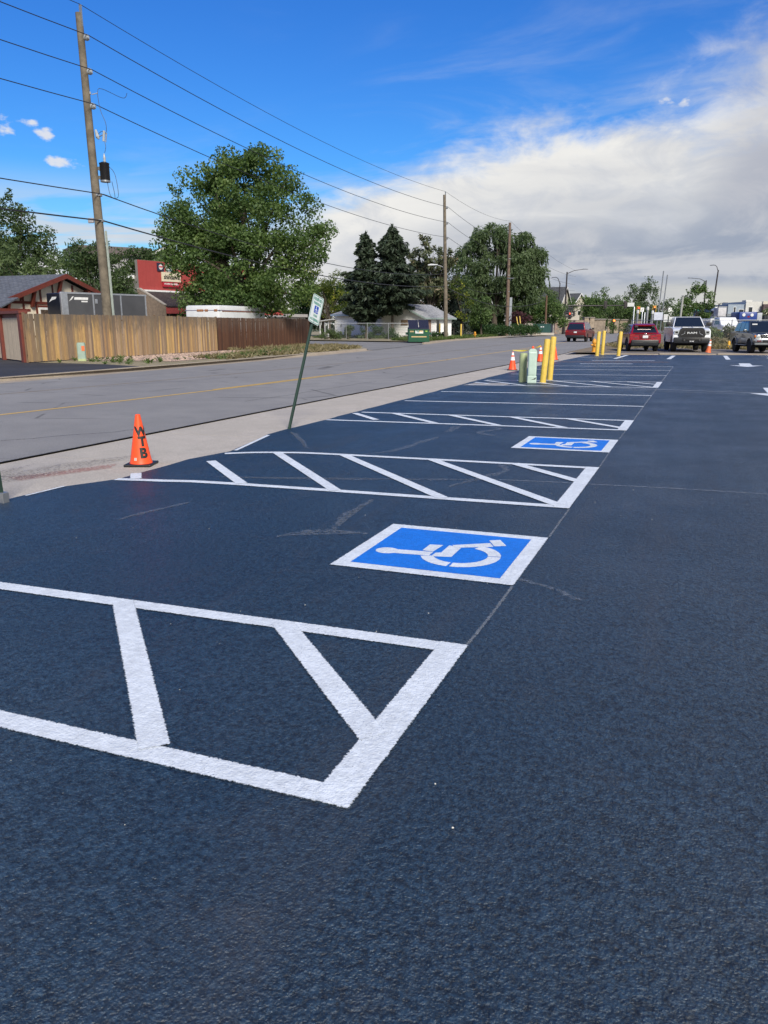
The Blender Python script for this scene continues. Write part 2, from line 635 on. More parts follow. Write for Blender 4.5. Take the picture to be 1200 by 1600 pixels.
DIRT = mat_ground('dry_dirt', ((.20, .15, .105), (.24, .19, .14), (.13, .12, .07)), (.25, 1.8, 22), .95, .03, 20)
GRASSG = mat_ground('dry_lawn', ((.27, .23, .15), (.32, .27, .185), (.17, .165, .085)), (.5, 2.2, 25), .95, .04, 25)
FARG = mat_ground('far_ground', ((.10, .12, .05), (.15, .13, .08), (.08, .09, .045)), (.03, .4, 6), .95, .02, 6)
GRAVEL = mat_ground('grey_gravel', ((.17, .155, .145), (.21, .19, .175), (.12, .11, .10)), (.3, 2.5, 30), .95, .02, 40)
STREET = mat_ground('pale_side_street', ((.20, .20, .20), (.24, .235, .23), (.16, .16, .16)), (.2, 1.2, 40), .9, .004, 90)
DARKPAVE = mat_ground('dark_driveway', ((.035, .036, .04), (.05, .05, .054), (.028, .028, .03)), (.3, 2, 50), .8, .004, 90)
BLACK = M('black_plastic', (.012, .012, .013), .5)
RUBBER = M('tyre_rubber', (.012, .012, .013), .85)
STEEL = M('galvanised_steel', (.36, .38, .40), .42, .8, .1, 8)
CHROME = M('chrome', (.65, .66, .68), .15, 1.0, .03)
GLASSD = M('dark_car_glass', (.012, .016, .02), .06, 0, .05, coat=.6)
PLATE = M('plate_white', (.62, .64, .66), .5)
YELLOWP = M('yellow_post_paint', (.62, .44, .075), .5, 0, .10, 9, .002, 30)
TRIMW = M('white_trim', (.70, .71, .72), .6)


# ------------------------------------------------------------------ ground, road, lot
def offset_poly(poly, d):
    n = len(poly)
    area = sum(poly[i][0] * poly[(i + 1) % n][1] - poly[(i + 1) % n][0] * poly[i][1] for i in range(n))
    sg = 1 if area > 0 else -1
    out = []
    for i in range(n):
        p, a, b = Vector(poly[i][:2]), Vector(poly[i - 1][:2]), Vector(poly[(i + 1) % n][:2])
        e1, e2 = (p - a).normalized(), (b - p).normalized()
        n1, n2 = Vector((e1.y, -e1.x)) * sg, Vector((e2.y, -e2.x)) * sg
        m = n1 + n2
        if m.length < .2:
            m = n1
        m.normalize()
        c = max(.35, m.dot(n1))
        q = p + m * (d / c)
        out.append((q.x, q.y))
    return out


def painted(name, poly, mat, parent, dz, rim=.014, zf=lotz):
    """a patch of paint lying on the ground; its rim fades over a few millimetres"""
    o_, i_ = offset_poly(poly, rim), offset_poly(poly, -rim)
    n = len(poly)
    V = [(x, y, zf(x) + dz) for x, y in o_ + i_]
    F = [(i, (i + 1) % n, n + (i + 1) % n, n + i) for i in range(n)] + [tuple(range(n, 2 * n))]
    me = bpy.data.meshes.new(name)
    me.from_pydata(V, [], F)
    me.materials.append(mat)
    a = me.attributes.new('rim', 'FLOAT', 'POINT')
    a.data.foreach_set('value', [0.0] * n + [1.0] * n)
    bm = bmesh.new()
    bm.from_mesh(me)
    for f in bm.faces:
        f.normal_update()
        if f.normal.z < 0:
            f.normal_flip()
    bm.to_mesh(me)
    bm.free()
    return link(bpy.data.objects.new(name, me), parent)


def ribbon_poly(pts, w):
    P = [Vector(p) for p in pts]
    Ls, Rs = [], []
    for i, p in enumerate(P):
        d = (P[min(i + 1, len(P) - 1)] - P[max(i - 1, 0)]).normalized()
        nrm = Vector((-d.y, d.x))
        ww = w[i] if isinstance(w, (list, tuple)) else w
        Ls.append(tuple(p + nrm * ww / 2))
        Rs.append(tuple(p - nrm * ww / 2))
    return Ls + Rs[::-1]


def ribbon(name, pts, w, mat, parent, dz, rim=.014, zf=lotz):
    return painted(name, ribbon_poly(pts, w), mat, parent, dz, rim, zf)


def smooth_pts(pts, n=6):
    """Catmull-Rom through the points"""
    P = [Vector(p) for p in pts]
    out = []
    for i in range(len(P) - 1):
        a, b, c, d = P[max(i - 1, 0)], P[i], P[i + 1], P[min(i + 2, len(P) - 1)]
        for j in range(n):
            t = j / n
            out.append(tuple(.5 * ((2 * b) + (c - a) * t + (2 * a - 5 * b + 4 * c - d) * t * t + (3 * b - a - 3 * c + d) * t ** 3)))
    out.append(tuple(P[-1]))
    return out


def sheet(name, poly, z, mat, parent=None, kind='structure'):
    me = bpy.data.meshes.new(name)
    V = [(p[0], p[1], z if len(p) < 3 else p[2]) for p in poly]
    me.from_pydata(V, [], [tuple(range(len(V)))])
    me.materials.append(mat)
    bm = bmesh.new()
    bm.from_mesh(me)
    for f in bm.faces:
        f.normal_update()
        if f.normal.z < 0:
            f.normal_flip()
    bm.to_mesh(me)
    bm.free()
    o = link(bpy.data.objects.new(name, me), parent)
    if parent is None:
        tag(o, kind=kind)
    return o


def interp(tab, y):
    return float(np.interp(y, [t[1] for t in tab], [t[0] for t in tab]))


sheet('ground', [(-2500, -600), (2500, -600), (2500, 4000), (-2500, 4000)], -.16, FARG)
EDGE_L = [(-19.4, -80), (-19.4, 10), (-19.7, 24), (-20.0, 33), (-20.8, 46), (-22.0, 58), (-23.4, 68), (-25.4, 81), (-26.2, 100), (-26.6, 116), (-26.6, 260)]
EDGE_R = [(-8.05, -80), (-8.05, 18), (-7.85, 30), (-7.65, 44), (-8.0, 60), (-8.5, 80), (-9.0, 110), (-9.0, 260)]
road = sheet('road', EDGE_L + EDGE_R[::-1], -.075, ROAD)
sheet('cross_street', [(-200, 141), (200, 141), (200, 160), (-200, 160)], -.070, ROAD)
zr = lambda x: -.075
ribbon('yellow_line', smooth_pts([(-13.2, 3), (-12.37, 10.9), (-12.11, 14.2), (-11.80, 19.2), (-11.66, 26.2), (-11.7, 37), (-12.0, 52), (-12.3, 66), (-13.5, 95), (-15, 138)]), .13, YELLOW_LINE, road, .004, .02, zr)
ribbon('yellow_line', [(-12.02, 17.5), (-11.92, 20), (-11.86, 24.5)], .11, YELLOW_LINE, road, .004, .02, zr)
FADED = mat_paint('faded_yellow_line', (.36, .25, .10), soft=1.3, alpha=.7, wear=.5)
ribbon('yellow_line', smooth_pts([(-16.6, 8), (-16.08, 14.2), (-15.4, 21.2), (-15.0, 30), (-15.1, 44), (-16.2, 66), (-18, 100)]), .12, FADED, road, .004, .02, zr)
ribbon('road_edge_crack', smooth_pts([(x - .03 + random.uniform(-.02, .02), y) for x, y in [(-8.02, 5), (-8.0, 8), (-8.02, 11), (-8.0, 15), (-7.98, 20), (-7.85, 28), (-7.7, 40)]]), .035, mat_paint('joint_tar', (.085, .080, .074), 1.5, .7, .48), road, .004, .015, zr)
for a, b in (((-9.6, 8.2), (-8.4, 10.3)), ((-15.5, 17), (-14.2, 22)), ((-17.8, 19.5), (-17.2, 26)), ((-9.4, 15), (-9.2, 22))):
    pts = [(a[0] + (b[0] - a[0]) * t + random.uniform(-.08, .08), a[1] + (b[1] - a[1]) * t) for t in np.linspace(0, 1, 9)]
    ribbon('road_crack', smooth_pts(pts, 3), .035, MATS['joint_tar'], road, .003, .015, zr)

# pavement beside the lot: gutter pan and walk, cast in slabs
walk = structure('sidewalk')
for i in range(26):
    y0 = -7 + i * 2.45
    y1 = y0 + 2.435
    ym = (y0 + y1) / 2
    xr = interp(EDGE_R, ym)
    for nm, xa, xb, dz in (('gutter_slab', xr + .01, xr + .58, -.012), ('walk_slab', xr + .595, -5.45, -.006)):
        b = MB()
        zz = lambda x: lotz(x) - .010 + dz
        V = [(xa, y0, zz(xa)), (xb, y0, zz(xb)), (xb, y1, zz(xb)), (xa, y1, zz(xa))]
        V += [(x, y, z - .12) for x, y, z in V]
        b.add(V, [(0, 1, 2, 3), (0, 4, 5, 1), (1, 5, 6, 2), (2, 6, 7, 3), (3, 7, 4, 0)])
        b.build(nm, CONC, walk)
sheet('joint_bed', [(-8.3, -8), (-5.4, -8), (-5.4, 60), (-8.3, 60)], -.115, DIRT, walk)
zw = lambda x: lotz(x) - .013
painted('stain', [(-7.15, 6.35), (-6.9, 6.25), (-6.5, 7.2), (-6.62, 7.45)], RED_DUST, walk, .001, .09, zw)
GRIT = mat_paint('grit_stain', (.26, .235, .205), 1.6, .6, .54)
painted('stain', [(-7.45, 5.6), (-7.05, 5.6), (-6.75, 7.6), (-6.85, 8.1), (-7.25, 7.3)], GRIT, walk, .002, .12, zw)
painted('stain', [(-7.75, 4.6), (-7.25, 4.5), (-7.2, 6.2), (-7.6, 7.0)], GRIT, walk, .0015, .15, zw)

# the lot
LOT_EDGE = [(-6.17, -8), (-6.17, 5.33), (-6.15, 6.01), (-5.87, 6.64), (-5.92, 8.07), (-5.78, 8.73), (-6.18, 10.43), (-6.2, 12.8), (-6.24, 17), (-6.4, 24.7), (-6.3, 35.6), (-5.9, 46.3)]
LOT_FAR = 46.4


def build_lot():
    ys = sorted(set([p[1] for p in LOT_EDGE] + list(np.arange(-8, 46.3, .5))))
    V, F = [], []
    cols = [0, .15, .35, .6, 1]
    for y in ys:
        xl = interp(LOT_EDGE, y) + (random.uniform(-.02, .02) if 0 < y < 40 else 0)
        row = [xl, xl + .3, -3.5, -.98, 3, 7, 40]
        V += [(x, y, lotz(x)) for x in row]
    n = 7
    for i in range(len(ys) - 1):
        for j in range(n - 1):
            F.append((i * n + j, i * n + j + 1, (i + 1) * n + j + 1, (i + 1) * n + j))
    b = MB()
    b.add(V, F)
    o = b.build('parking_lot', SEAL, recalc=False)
    return tag(o, kind='structure')


lot = build_lot()


def aisle(label, lo, hi, hatches, x_end=-.98, w=.105):
    e = bpy.data.objects.new('access_aisle', None)
    link(e, lot)
    e['label'] = label
    ribbon('border_line', lo, w, WHITE_PAINT, e, .004)
    ribbon('border_line', hi, w, WHITE_PAINT, e, .0045)
    ya, yb = lo[-1][1] - w / 2, hi[-1][1] + w / 2
    painted('end_bar', [(x_end - .14, ya), (x_end, ya), (x_end, yb), (x_end - .14, yb)], WHITE_PAINT, e, .0055)
    for i, (a, b) in enumerate(hatches):
        ribbon('hatch_stripe', [a, b], .115, WHITE_PAINT, e, .0065 + .0002 * i)
    return e


aisle('nearest hatched access aisle, cropped by the picture edge', [(-6.1, 1.95), (-4.5, 2.10), (-.98, 2.14)], [(-6.1, 3.22), (-4.2, 3.42), (-.98, 3.505)],
      [((-2.02, 3.49), (-1.08, 2.55)), ((-3.10, 3.46), (-1.85, 2.17)), ((-4.2, 3.42), (-2.95, 2.14)), ((-5.25, 3.32), (-4.05, 2.12))])
aisle('second wide hatched access aisle beyond the large blue symbol', smooth_pts([(-5.86, 6.60), (-5.3, 6.70), (-4.5, 6.81), (-.98, 6.885)], 3),
      smooth_pts([(-5.72, 8.52), (-5.4, 8.72), (-4.95, 8.86), (-4.3, 8.93), (-.98, 8.975)], 3),
      [((-1.96, 8.98), (-1.08, 8.12)), ((-3.0, 8.96), (-1.08, 6.92)), ((-4.18, 8.92), (-2.17, 6.86)), ((-5.12, 8.83), (-3.30, 6.84)), ((-5.55, 7.95), (-4.40, 6.84)), ((-5.88, 6.95), (-5.66, 6.68))])
aisle('third narrow hatched access aisle beyond the small blue symbol', [(-6.14, 12.42), (-4.2, 12.47), (-.98, 12.53)], [(-6.05, 13.78), (-4, 13.80), (-.98, 13.845)],
      [((-2.1, 13.82), (-1.08, 12.78)), ((-3.1, 13.80), (-1.94, 12.54)), ((-4.26, 13.79), (-3.02, 12.52)), ((-5.38, 13.77), (-4.12, 12.50)), ((-6.1, 13.55), (-5.28, 12.66))])
aisle('far hatched access aisle with the utility boxes standing in it', [(-6.1, 21.45), (-.98, 21.6)], [(-6.1, 23.55), (-.98, 23.76)],
      [((-1.95, 23.7), (-1.08, 22.75)), ((-3.0, 23.68), (-1.1, 21.66)), ((-4.1, 23.62), (-2.2, 21.6)), ((-5.2, 23.6), (-3.3, 21.58)), ((-6.1, 23.3), (-4.5, 21.55)), ((-6.2, 22.5), (-5.6, 21.9))])
for y in (16.42, 19.08, 26.95, 30.1, 32.9):
    ribbon('stall_line', [(-6.1, y - .12), (-3.5, y - .03), (-1.0, y)], .105, WHITE_PAINT, lot, .004)
ribbon('orange_line', [(-6.1, 36.6), (-1.3, 37.0)], .13, ORANGE_PAINT, lot, .004)
ribbon('stall_line', [(-4.9, 34.9), (-2.7, 35.1)], .22, WHITE_PAINT, lot, .004)
ribbon('stall_line', [(-4.8, 38.1), (-2.0, 38.5)], .22, WHITE_PAINT, lot, .004)
for a, b in (((-1.46, 40.4), (-1.38, 45.0)), ((1.19, 40.1), (1.16, 45.2)), ((-4.0, 40.6), (-3.85, 45.6))):
    ribbon('dash_line', [a, b], .20, WHITE_PAINT, lot, .004)
ribbon('stall_line', [(-5.9, 42.2), (-4.3, 42.4)], .15, WHITE_PAINT, lot, .004)
ribbon('edge_paint', [(-5.74, 8.80), (-5.98, 9.8), (-6.10, 10.3)], .05, WHITE_PAINT, lot, .004, .012)
ribbon('edge_paint', [(-6.13, 5.6), (-6.12, 6.1)], .03, WHITE_PAINT, lot, .004, .012)
for cx, ty, s_ in ((1.70, 33.2, 1.0), (1.76, 19.2, 1.0)):
    painted('direction_arrow', [(cx, ty), (cx + .62, ty + 1.15), (cx + .22, ty + 1.15), (cx + .22, ty + 3.0), (cx - .22, ty + 3.0), (cx - .22, ty + 1.15), (cx - .62, ty + 1.15)], WHITE_PAINT, lot, .004)


def access_symbol(X, Y, label):
    """wheelchair symbol lying with its head towards the street; X, Y its near right corner"""
    e = bpy.data.objects.new('accessible_symbol', None)
    link(e, lot)
    e.location = (0, 0, 0)
    e['label'] = label
    ox, oy = X + .98, Y - 4.59
    def sh(L):
        return [(x + ox, y + oy) for x, y in L]
    painted('white_border', sh([(-2.255, 4.575), (-.975, 4.575), (-.975, 5.775), (-2.255, 5.775)]), WHITE_PAINT, e, .004)
    painted('blue_field', sh([(-2.145, 4.675), (-1.085, 4.675), (-1.085, 5.675), (-2.145, 5.675)]), BLUE_PAINT, e, .0055, .008)
    head = [(-2.01 + .085 * math.cos(t), 5.02 + .075 * math.sin(t)) for t in np.linspace(0, 2 * math.pi, 18, endpoint=False)]
    ctr, ro, ri = (-1.47, 5.085), .285, .195
    def arc(a0, a1, n=14):
        o_ = [(ctr[0] + ro * math.cos(R(a)), ctr[1] + ro * math.sin(R(a))) for a in np.linspace(a0, a1, n)]
        i_ = [(ctr[0] + ri * math.cos(R(a)), ctr[1] + ri * math.sin(R(a))) for a in np.linspace(a1, a0, n)]
        return o_ + i_
    parts = [head,
             [(-1.95, 4.975), (-1.68, 5.00), (-1.68, 5.095), (-1.95, 5.07)],
             [(-1.765, 5.11), (-1.685, 5.105), (-1.665, 5.29), (-1.765, 5.275)],
             [(-1.66, 4.99), (-1.52, 5.02), (-1.52, 5.26), (-1.62, 5.30), (-1.62, 5.10), (-1.655, 5.085)],
             [(-1.60, 5.315), (-1.56, 5.255), (-1.305, 5.375), (-1.35, 5.465)],
             [(-1.375, 5.535), (-1.30, 5.575), (-1.22, 5.43), (-1.30, 5.39)],
             arc(203, 266), arc(271, 368), arc(371, 434)]
    for i, p in enumerate(parts):
        painted('figure_piece', sh(p), WHITE_PAINT, e, .0068 + .0001 * i, .006)
    return e


access_symbol(-.98, 4.59, 'large blue and white wheelchair symbol between the two nearest aisles')
access_symbol(-1.00, 10.20, 'smaller-looking blue wheelchair symbol beyond the second aisle')
for pts, w in (([(-2.97, 5.11), (-2.86, 5.28), (-2.64, 5.42), (-2.35, 5.41)], .05), ([(-2.65, 5.44), (-2.76, 5.86), (-2.78, 6.24), (-2.78, 6.62)], .06),
               ([(-4.56, 5.12), (-4.51, 5.44), (-4.39, 5.9)], .05), ([(-.97, 4.71), (-.79, 4.64), (-.54, 4.45)], .035),
               ([(-2.3, 7.43), (-2.06, 8.07), (-1.95, 8.52), (-2.12, 8.85)], .09), ([(-3.94, 9.06), (-3.68, 9.54), (-3.61, 10.38), (-3.54, 10.9)], .10),
               ([(-3.58, 11.5), (-3.62, 12.16), (-3.48, 12.85)], .12), ([(-2.8, 11.3), (-3.1, 11.6), (-2.9, 12.1), (-3.15, 12.3)], .10), ([(-4.92, 9.31), (-5.5, 10.2), (-5.95, 10.74)], .06),
               ([(-4.9, 7.1), (-3.9, 7.3), (-3.0, 7.6), (-1.89, 7.94)], .07)):
    sp = [(x + random.uniform(-.012, .012), y + random.uniform(-.012, .012)) for x, y in smooth_pts(pts, 7)]
    ws = [w * random.uniform(.45, 1.5) * (.35 + .65 * math.sin(math.pi * (i + .6) / (len(sp) + .2)) ** .5) for i in range(len(sp))]
    ribbon('scuff_mark', sp, ws, FAINT, lot, .0025, .022)
for pts, w in (([(-1.89, 7.94), (-1.42, 8.0), (-.83, 8.02), (.02, 8.07), (3.5, 8.1)], .022), ([(-3.05, 21.28), (-1.39, 21.02), (.14, 20.78), (4.5, 19.6)], .16), ([(-3.0, 20.8), (.14, 20.2), (4.5, 19.2)], .07),
               ([(-1.09, 24.38), (.14, 24.67), (4.9, 27)], .08), ([(-1, 28.6), (6, 28.8)], .07), ([(-1, 31.4), (6, 31.0)], .05), ([(-.985, 3.58), (-.975, 4.0), (-.975, 4.55)], .012), ([(-.97, 5.8), (-.975, 6.8)], .012), ([(-.98, 9.05), (-.99, 10.2)], .012), ([(-.99, 11.5), (-.99, 12.4)], .012), ([(-.99, 14), (-1.0, 21.5)], .02), ([(-1.0, 24), (-1.0, 33)], .03)):
    ribbon('chalk_line', smooth_pts(pts, 4), w, CHALK, lot, .003, .012)
tag(painted('concrete_patch', [(-6.2, 21.25), (-5.05, 21.35), (-5.0, 22.3), (-6.1, 22.35)], mat_paint('patch_concrete', (.33, .31, .28), 1.0), lot, .0035, .05))

# beyond the lot: kerb, gravel verge with the parked vehicles, weedy ground
verge = sheet('gravel_verge', [(-7.2, 47.2), (40, 47.2), (40, 64), (-7.6, 64)], .035, GRAVEL)
kerb = structure('far_kerb')
x = -5.6
for i, L in enumerate((3.4, 3.0, 2.6, 2.9, 3.2, 3.0, 3.0, 3.0)):
    b = MB()
    b.box((x, 46.45 + .02 * (i % 2), lotz(x) - .1), (x + L - .04, 46.85, lotz(x) + .085 + (.05 if i == 3 else 0)), .03)
    b.build('kerb_stone', CURBC, kerb)
    x += L
sheet('weedy_ground', [(-7.6, 64), (60, 64), (60, 139), (-8.6, 139)], .03, DIRT)
sheet('verge_strip', [(-7.4, 46.9), (-5.7, 46.9), (-3, 64), (-7.6, 64)], .045, DIRT)

# far side of the road
KERB_TOP = .06
left_kerb = structure('left_kerb')


def curb_run(ya, yb, step=3.0):
    y = ya
    while y < yb - .2:
        y2 = min(y + step, yb)
        p, q = (interp(EDGE_L, y), y), (interp(EDGE_L, y2 - .015), y2 - .015)
        b = MB()
        V = []
        for (X, Y) in (p, q):
            V += [(X + .42, Y, -.070), (X + .02, Y, -.055), (X - .03, Y, KERB_TOP), (X - .17, Y, KERB_TOP + .005), (X - .18, Y, -.10), (X + .42, Y, -.10)]
        F = [(i, (i + 1) % 6, 6 + (i + 1) % 6, 6 + i) for i in range(6)] + [tuple(range(6)), tuple(range(6, 12))]
        b.add(V, F)
        b.build('kerb_stone', CURBC, left_kerb)
        y = y2


curb_run(-6, 49.0)
curb_run(67, 118)
sheet('left_verge', [(-19.55, -10), (-19.55, 24), (-19.9, 33), (-20.95, 46), (-22, 51), (-27, 55.5), (-60, 56), (-120, 20), (-120, -10)], .045, GRASSG)
sheet('dark_driveway', [(-19.6, 8), (-19.75, 24.3), (-22.5, 25.2), (-26.2, 25.4), (-27.4, 26.2), (-32, 28.2), (-60, 30), (-60, 8)], .052, DARKPAVE)
sheet('rock_bed', [(-21.4, 28.3), (-26.6, 27.5), (-28.0, 41.5), (-24.5, 42.5), (-22.2, 41)], .055, mat_ground('pink_rock', ((.33, .245, .20), (.38, .29, .235), (.24, .18, .145)), (.6, 4, 26), .95, .05, 28))
sheet('side_street', [(-20.9, 48.9), (-22, 51.0), (-27, 55.5), (-70, 60), (-70, 84), (-34, 74), (-24.6, 71.5), (-23.35, 67.0), (-21.5, 56)], -.055, STREET)
sheet('far_verge', [(-23.5, 67.2), (-24.6, 71.6), (-34, 74.1), (-70, 84), (-140, 100), (-140, 200), (-27, 139), (-26.8, 116), (-26.4, 100), (-25.6, 81)], .05, GRASSG)
sheet('dumpster_pad', [(-23.6, 68.5), (-24.6, 66.5), (-29, 69), (-28, 76), (-24.8, 74.5)], -.045, STREET)


# ------------------------------------------------------------------ lettering
def text_polys(body, size, flat=4, fat=0.0):
    """outline letters as a mesh (verts, faces), centred on the origin, in the xy plane"""
    cu = bpy.data.curves.new('lettering', 'FONT')
    cu.body = body
    cu.size = size
    cu.align_x = 'CENTER'
    cu.align_y = 'CENTER'
    cu.resolution_u = flat
    cu.offset = fat
    o = bpy.data.objects.new('lettering', cu)
    COL.objects.link(o)
    dg = bpy.context.evaluated_depsgraph_get()
    me = bpy.data.meshes.new_from_object(o.evaluated_get(dg))
    V = [v.co.copy() for v in me.vertices]
    F = [tuple(p.vertices) for p in me.polygons]
    bpy.data.objects.remove(o)
    bpy.data.curves.remove(cu)
    bpy.data.meshes.remove(me)
    if V:
        cx = (min(v.x for v in V) + max(v.x for v in V)) / 2
        cy = (min(v.y for v in V) + max(v.y for v in V)) / 2
        V = [Vector((v.x - cx, v.y - cy, 0)) for v in V]
    return V, F


def lettering(body, size, mat, parent, origin, ux, uy, sx=1.0, bold=0.0, name='lettering', width=None):
    """flat print on a plane given by its origin and two directions"""
    V, F = text_polys(body, size)
    ux, uy = Vector(ux).normalized(), Vector(uy).normalized()
    if width and V:
        w = max(v.x for v in V) - min(v.x for v in V)
        sx = width / w
    n = ux.cross(uy)
    b = MB()
    offs = [(0, 0)] if not bold else [(0, 0), (bold, 0), (-bold, 0), (0, bold), (0, -bold)]
    for i, (a, c) in enumerate(offs):
        b.add([Vector(origin) + ux * (v.x * sx + a) + uy * (v.y + c) + n * (.0002 * i) for v in V], F)
    return b.build(name, mat, parent, recalc=False)


# ------------------------------------------------------------------ cones
CONE_O = M('cone_orange', (.95, .085, .018), .45, 0, .07, 9)
CONE_F = M('cone_faded', (.62, .14, .045), .55, 0, .15, 9)
CONE_W = M('cone_white_sleeve', (.74, .75, .76), .35, 0, .06, 12)
STENCIL = M('stencil_black', (.014, .014, .014), .6)


def cone(label, loc, h, rb, rt=.028, sleeves=(), mat=None, group='traffic cones about the lot', tilt=0.0, base=True, rz=.3):
    t = thing('traffic_cone', label, 'traffic cone', loc, rz, group)
    mat = mat or CONE_O
    body = MB()
    z0 = .03
    prof = [(rb * 1.0, z0), (rb * .96, z0 + .02)]
    for s in np.linspace(.05, 1, 8):
        prof.append((rb * .94 + (rt - rb * .94) * s, z0 + .02 + (h - z0 - .02) * s))
    prof += [(rt * .8, h + .004), (rt * .55, h + .004), (rt * .5, h - .02)]
    body.lathe(prof, 28)
    o = body.build('cone_body', mat, t, smooth=True)
    if base:
        b = MB()
        w = rb * 1.2
        b.box((-w, -w, 0), (w, w, .032), .012)
        b.build('base_plate', BLACK, t)
    for (a, c) in sleeves:
        s = MB()
        r = lambda z: rb * .94 + (rt - rb * .94) * (z - z0 - .02) / (h - z0 - .02) + .004
        s.lathe([(r(a) - .003, a - .001), (r(a), a), (r(c), c), (r(c) - .003, c + .001)], 28)
        s.build('white_sleeve', CONE_W, t, smooth=True)
    if tilt:
        t.rotation_euler = (0, tilt, rz)
    return t, o


def cone_letter(ch, zc, size, az, parent, h, rb, rt, mat=STENCIL):
    """a letter wrapped round the cone at height zc, facing the compass direction az"""
    V, F = text_polys(ch, size * 1.08, 6, .009)
    bm = bmesh.new()
    vs = [bm.verts.new(v) for v in V]
    for f in F:
        try:
            bm.faces.new([vs[i] for i in f])
        except ValueError:
            pass
    for xx in np.linspace(-.12, .12, 25):
        bmesh.ops.bisect_plane(bm, geom=bm.verts[:] + bm.edges[:] + bm.faces[:], plane_co=(xx, 0, 0), plane_no=(1, 0, 0))
    for v in bm.verts:
        z = zc + v.co.y
        r = rb * .94 + (rt - rb * .94) * (z - .05) / (h - .05) + .0025
        a = az + v.co.x / r
        v.co = Vector((r * math.cos(a), r * math.sin(a), z))
    b = MB()
    b.bm(bm)
    return b.build('stencil_letter', mat, parent, recalc=False)


CZ = lotz(-6.27) - .016
wt, wo = cone('large orange cone stencilled with black letters on the pavement', (-6.27, 7.52, CZ), .62, .138, .030, rz=0.35)
# the letters face the lot, a little to the right of the view
laz = math.atan2(-7.4, 6.27) + .36 - .35
for ch, zc, sz in (('W', .425, .130), ('T', .305, .140), ('B', .165, .150)):
    cone_letter(ch, zc, sz, laz, wt, .62, .138, .030)
s = MB()
st = []
for da, dz in ((-.13, 0), (.13, 0), (.13, .034), (-.13, .034)):
    a = laz - .90 + da
    z = .075 + dz
    r = .138 * .94 + (.030 - .138 * .94) * (z - .05) / .57 + .004
    st.append((r * math.cos(a), r * math.sin(a), z))
s.add(st, [(0, 1, 2, 3)])
s.build('sticker', M('sticker', (.45, .47, .42), .5), wt, recalc=False)
cone('orange cone with two white bands beside the green utility cylinder', (-6.66, 29.5, lotz(-6.66) - .01), .68, .155, sleeves=((.37, .50), (.56, .66)))
cone('orange cone with two white bands tied at the far end of the caution tape', (-7.0, 36.8, lotz(-7.0) - .01), .71, .160, sleeves=((.37, .50), (.56, .66)))
cone('plain orange cone half hidden behind the yellow bollards', (-6.72, 38.9, lotz(-6.7) - .01), .80, .19, .03)
cone('faded tilting orange cone in front of the white pickup', (.33, 48.9, .04), .76, .165, .03, sleeves=((.40, .53), (.57, .68)), mat=CONE_F, tilt=R(7), base=False, rz=0)
# caution tape, tied from cone to cone over the tall box
tape = MB()
p0, p1, p2 = Vector((-6.66, 29.5, .67)), Vector((-5.9, 29.0, .62)), Vector((-7.0, 36.8, .67))
def tape_run(a, b, sag, n=14):
    L, U = [], []
    for i in range(n + 1):
        t = i / n
        p = a.lerp(b, t)
        p.z -= sag * 4 * t * (1 - t)
        tw = .035 * math.cos(t * 5.0)
        L.append(p + Vector((tw * .6, 0, -abs(.035 - abs(tw) * .5))))
        U.append(p + Vector((-tw * .6, 0, abs(.035 - abs(tw) * .5))))
    tape.add(L + U, [(i, i + 1, n + 2 + i, n + 1 + i) for i in range(n)])
tape_run(p0, p2 + Vector((0, 0, 0)), .10)
tag(tape.build('caution_tape', M('caution_tape_yellow', (.75, .60, .03), .4), recalc=False), 'yellow caution tape strung between the two white-banded cones', 'caution tape')

# ------------------------------------------------------------------ bollards
def bollard(label, x, y, h, r=.085, lean=(0, 0), mat=None, group='yellow steel bollards on the lot', zb=None):
    t = thing('bollard', label, 'bollard', (x, y, (lotz(x) if zb is None else zb) - .02), 0, group)
    b = MB()
    b.lathe([(r, 0), (r, h - .03), (r * .93, h - .012), (r * .7, h), (r * .2, h + .006)], 20)
    o = b.build('post', mat or YELLOWP, t, smooth=True)
    c = MB()
    c.lathe([(r * 1.5, 0), (r * 1.45, .03), (r * 1.02, .034)], 16)
    c.build('footing', CONC, t)
    t.rotation_euler = (lean[0], lean[1], 0)
    return t


bollard('yellow bollard nearest the pale green utility box', -4.22, 22.75, 1.27, .088, (0, R(3.5)))
bollard('yellow bollard just behind the one at the utility boxes', -4.24, 23.95, 1.32, .088, (0, R(2.5)))
bollard('far yellow bollard in front of the fire hydrant', -5.34, 44.4, 1.33, .10, (0, R(2)))
bollard('far yellow bollard, middle of its three', -5.24, 46.0, 1.36, .095, (0, R(1.5)))
bollard('far yellow bollard before the red crossover', -4.2, 44.4, 1.32, .10, (0, R(2.5)))
bollard('thin yellow post between the dumpster and the pole across the road', -28.3, 87.0, 1.75, .085, group='yellow posts on the grass across the road', zb=.05)
bollard('thin yellow post beyond the pole across the road', -27.7, 93.6, 1.7, .085, group='yellow posts on the grass across the road', zb=.05)


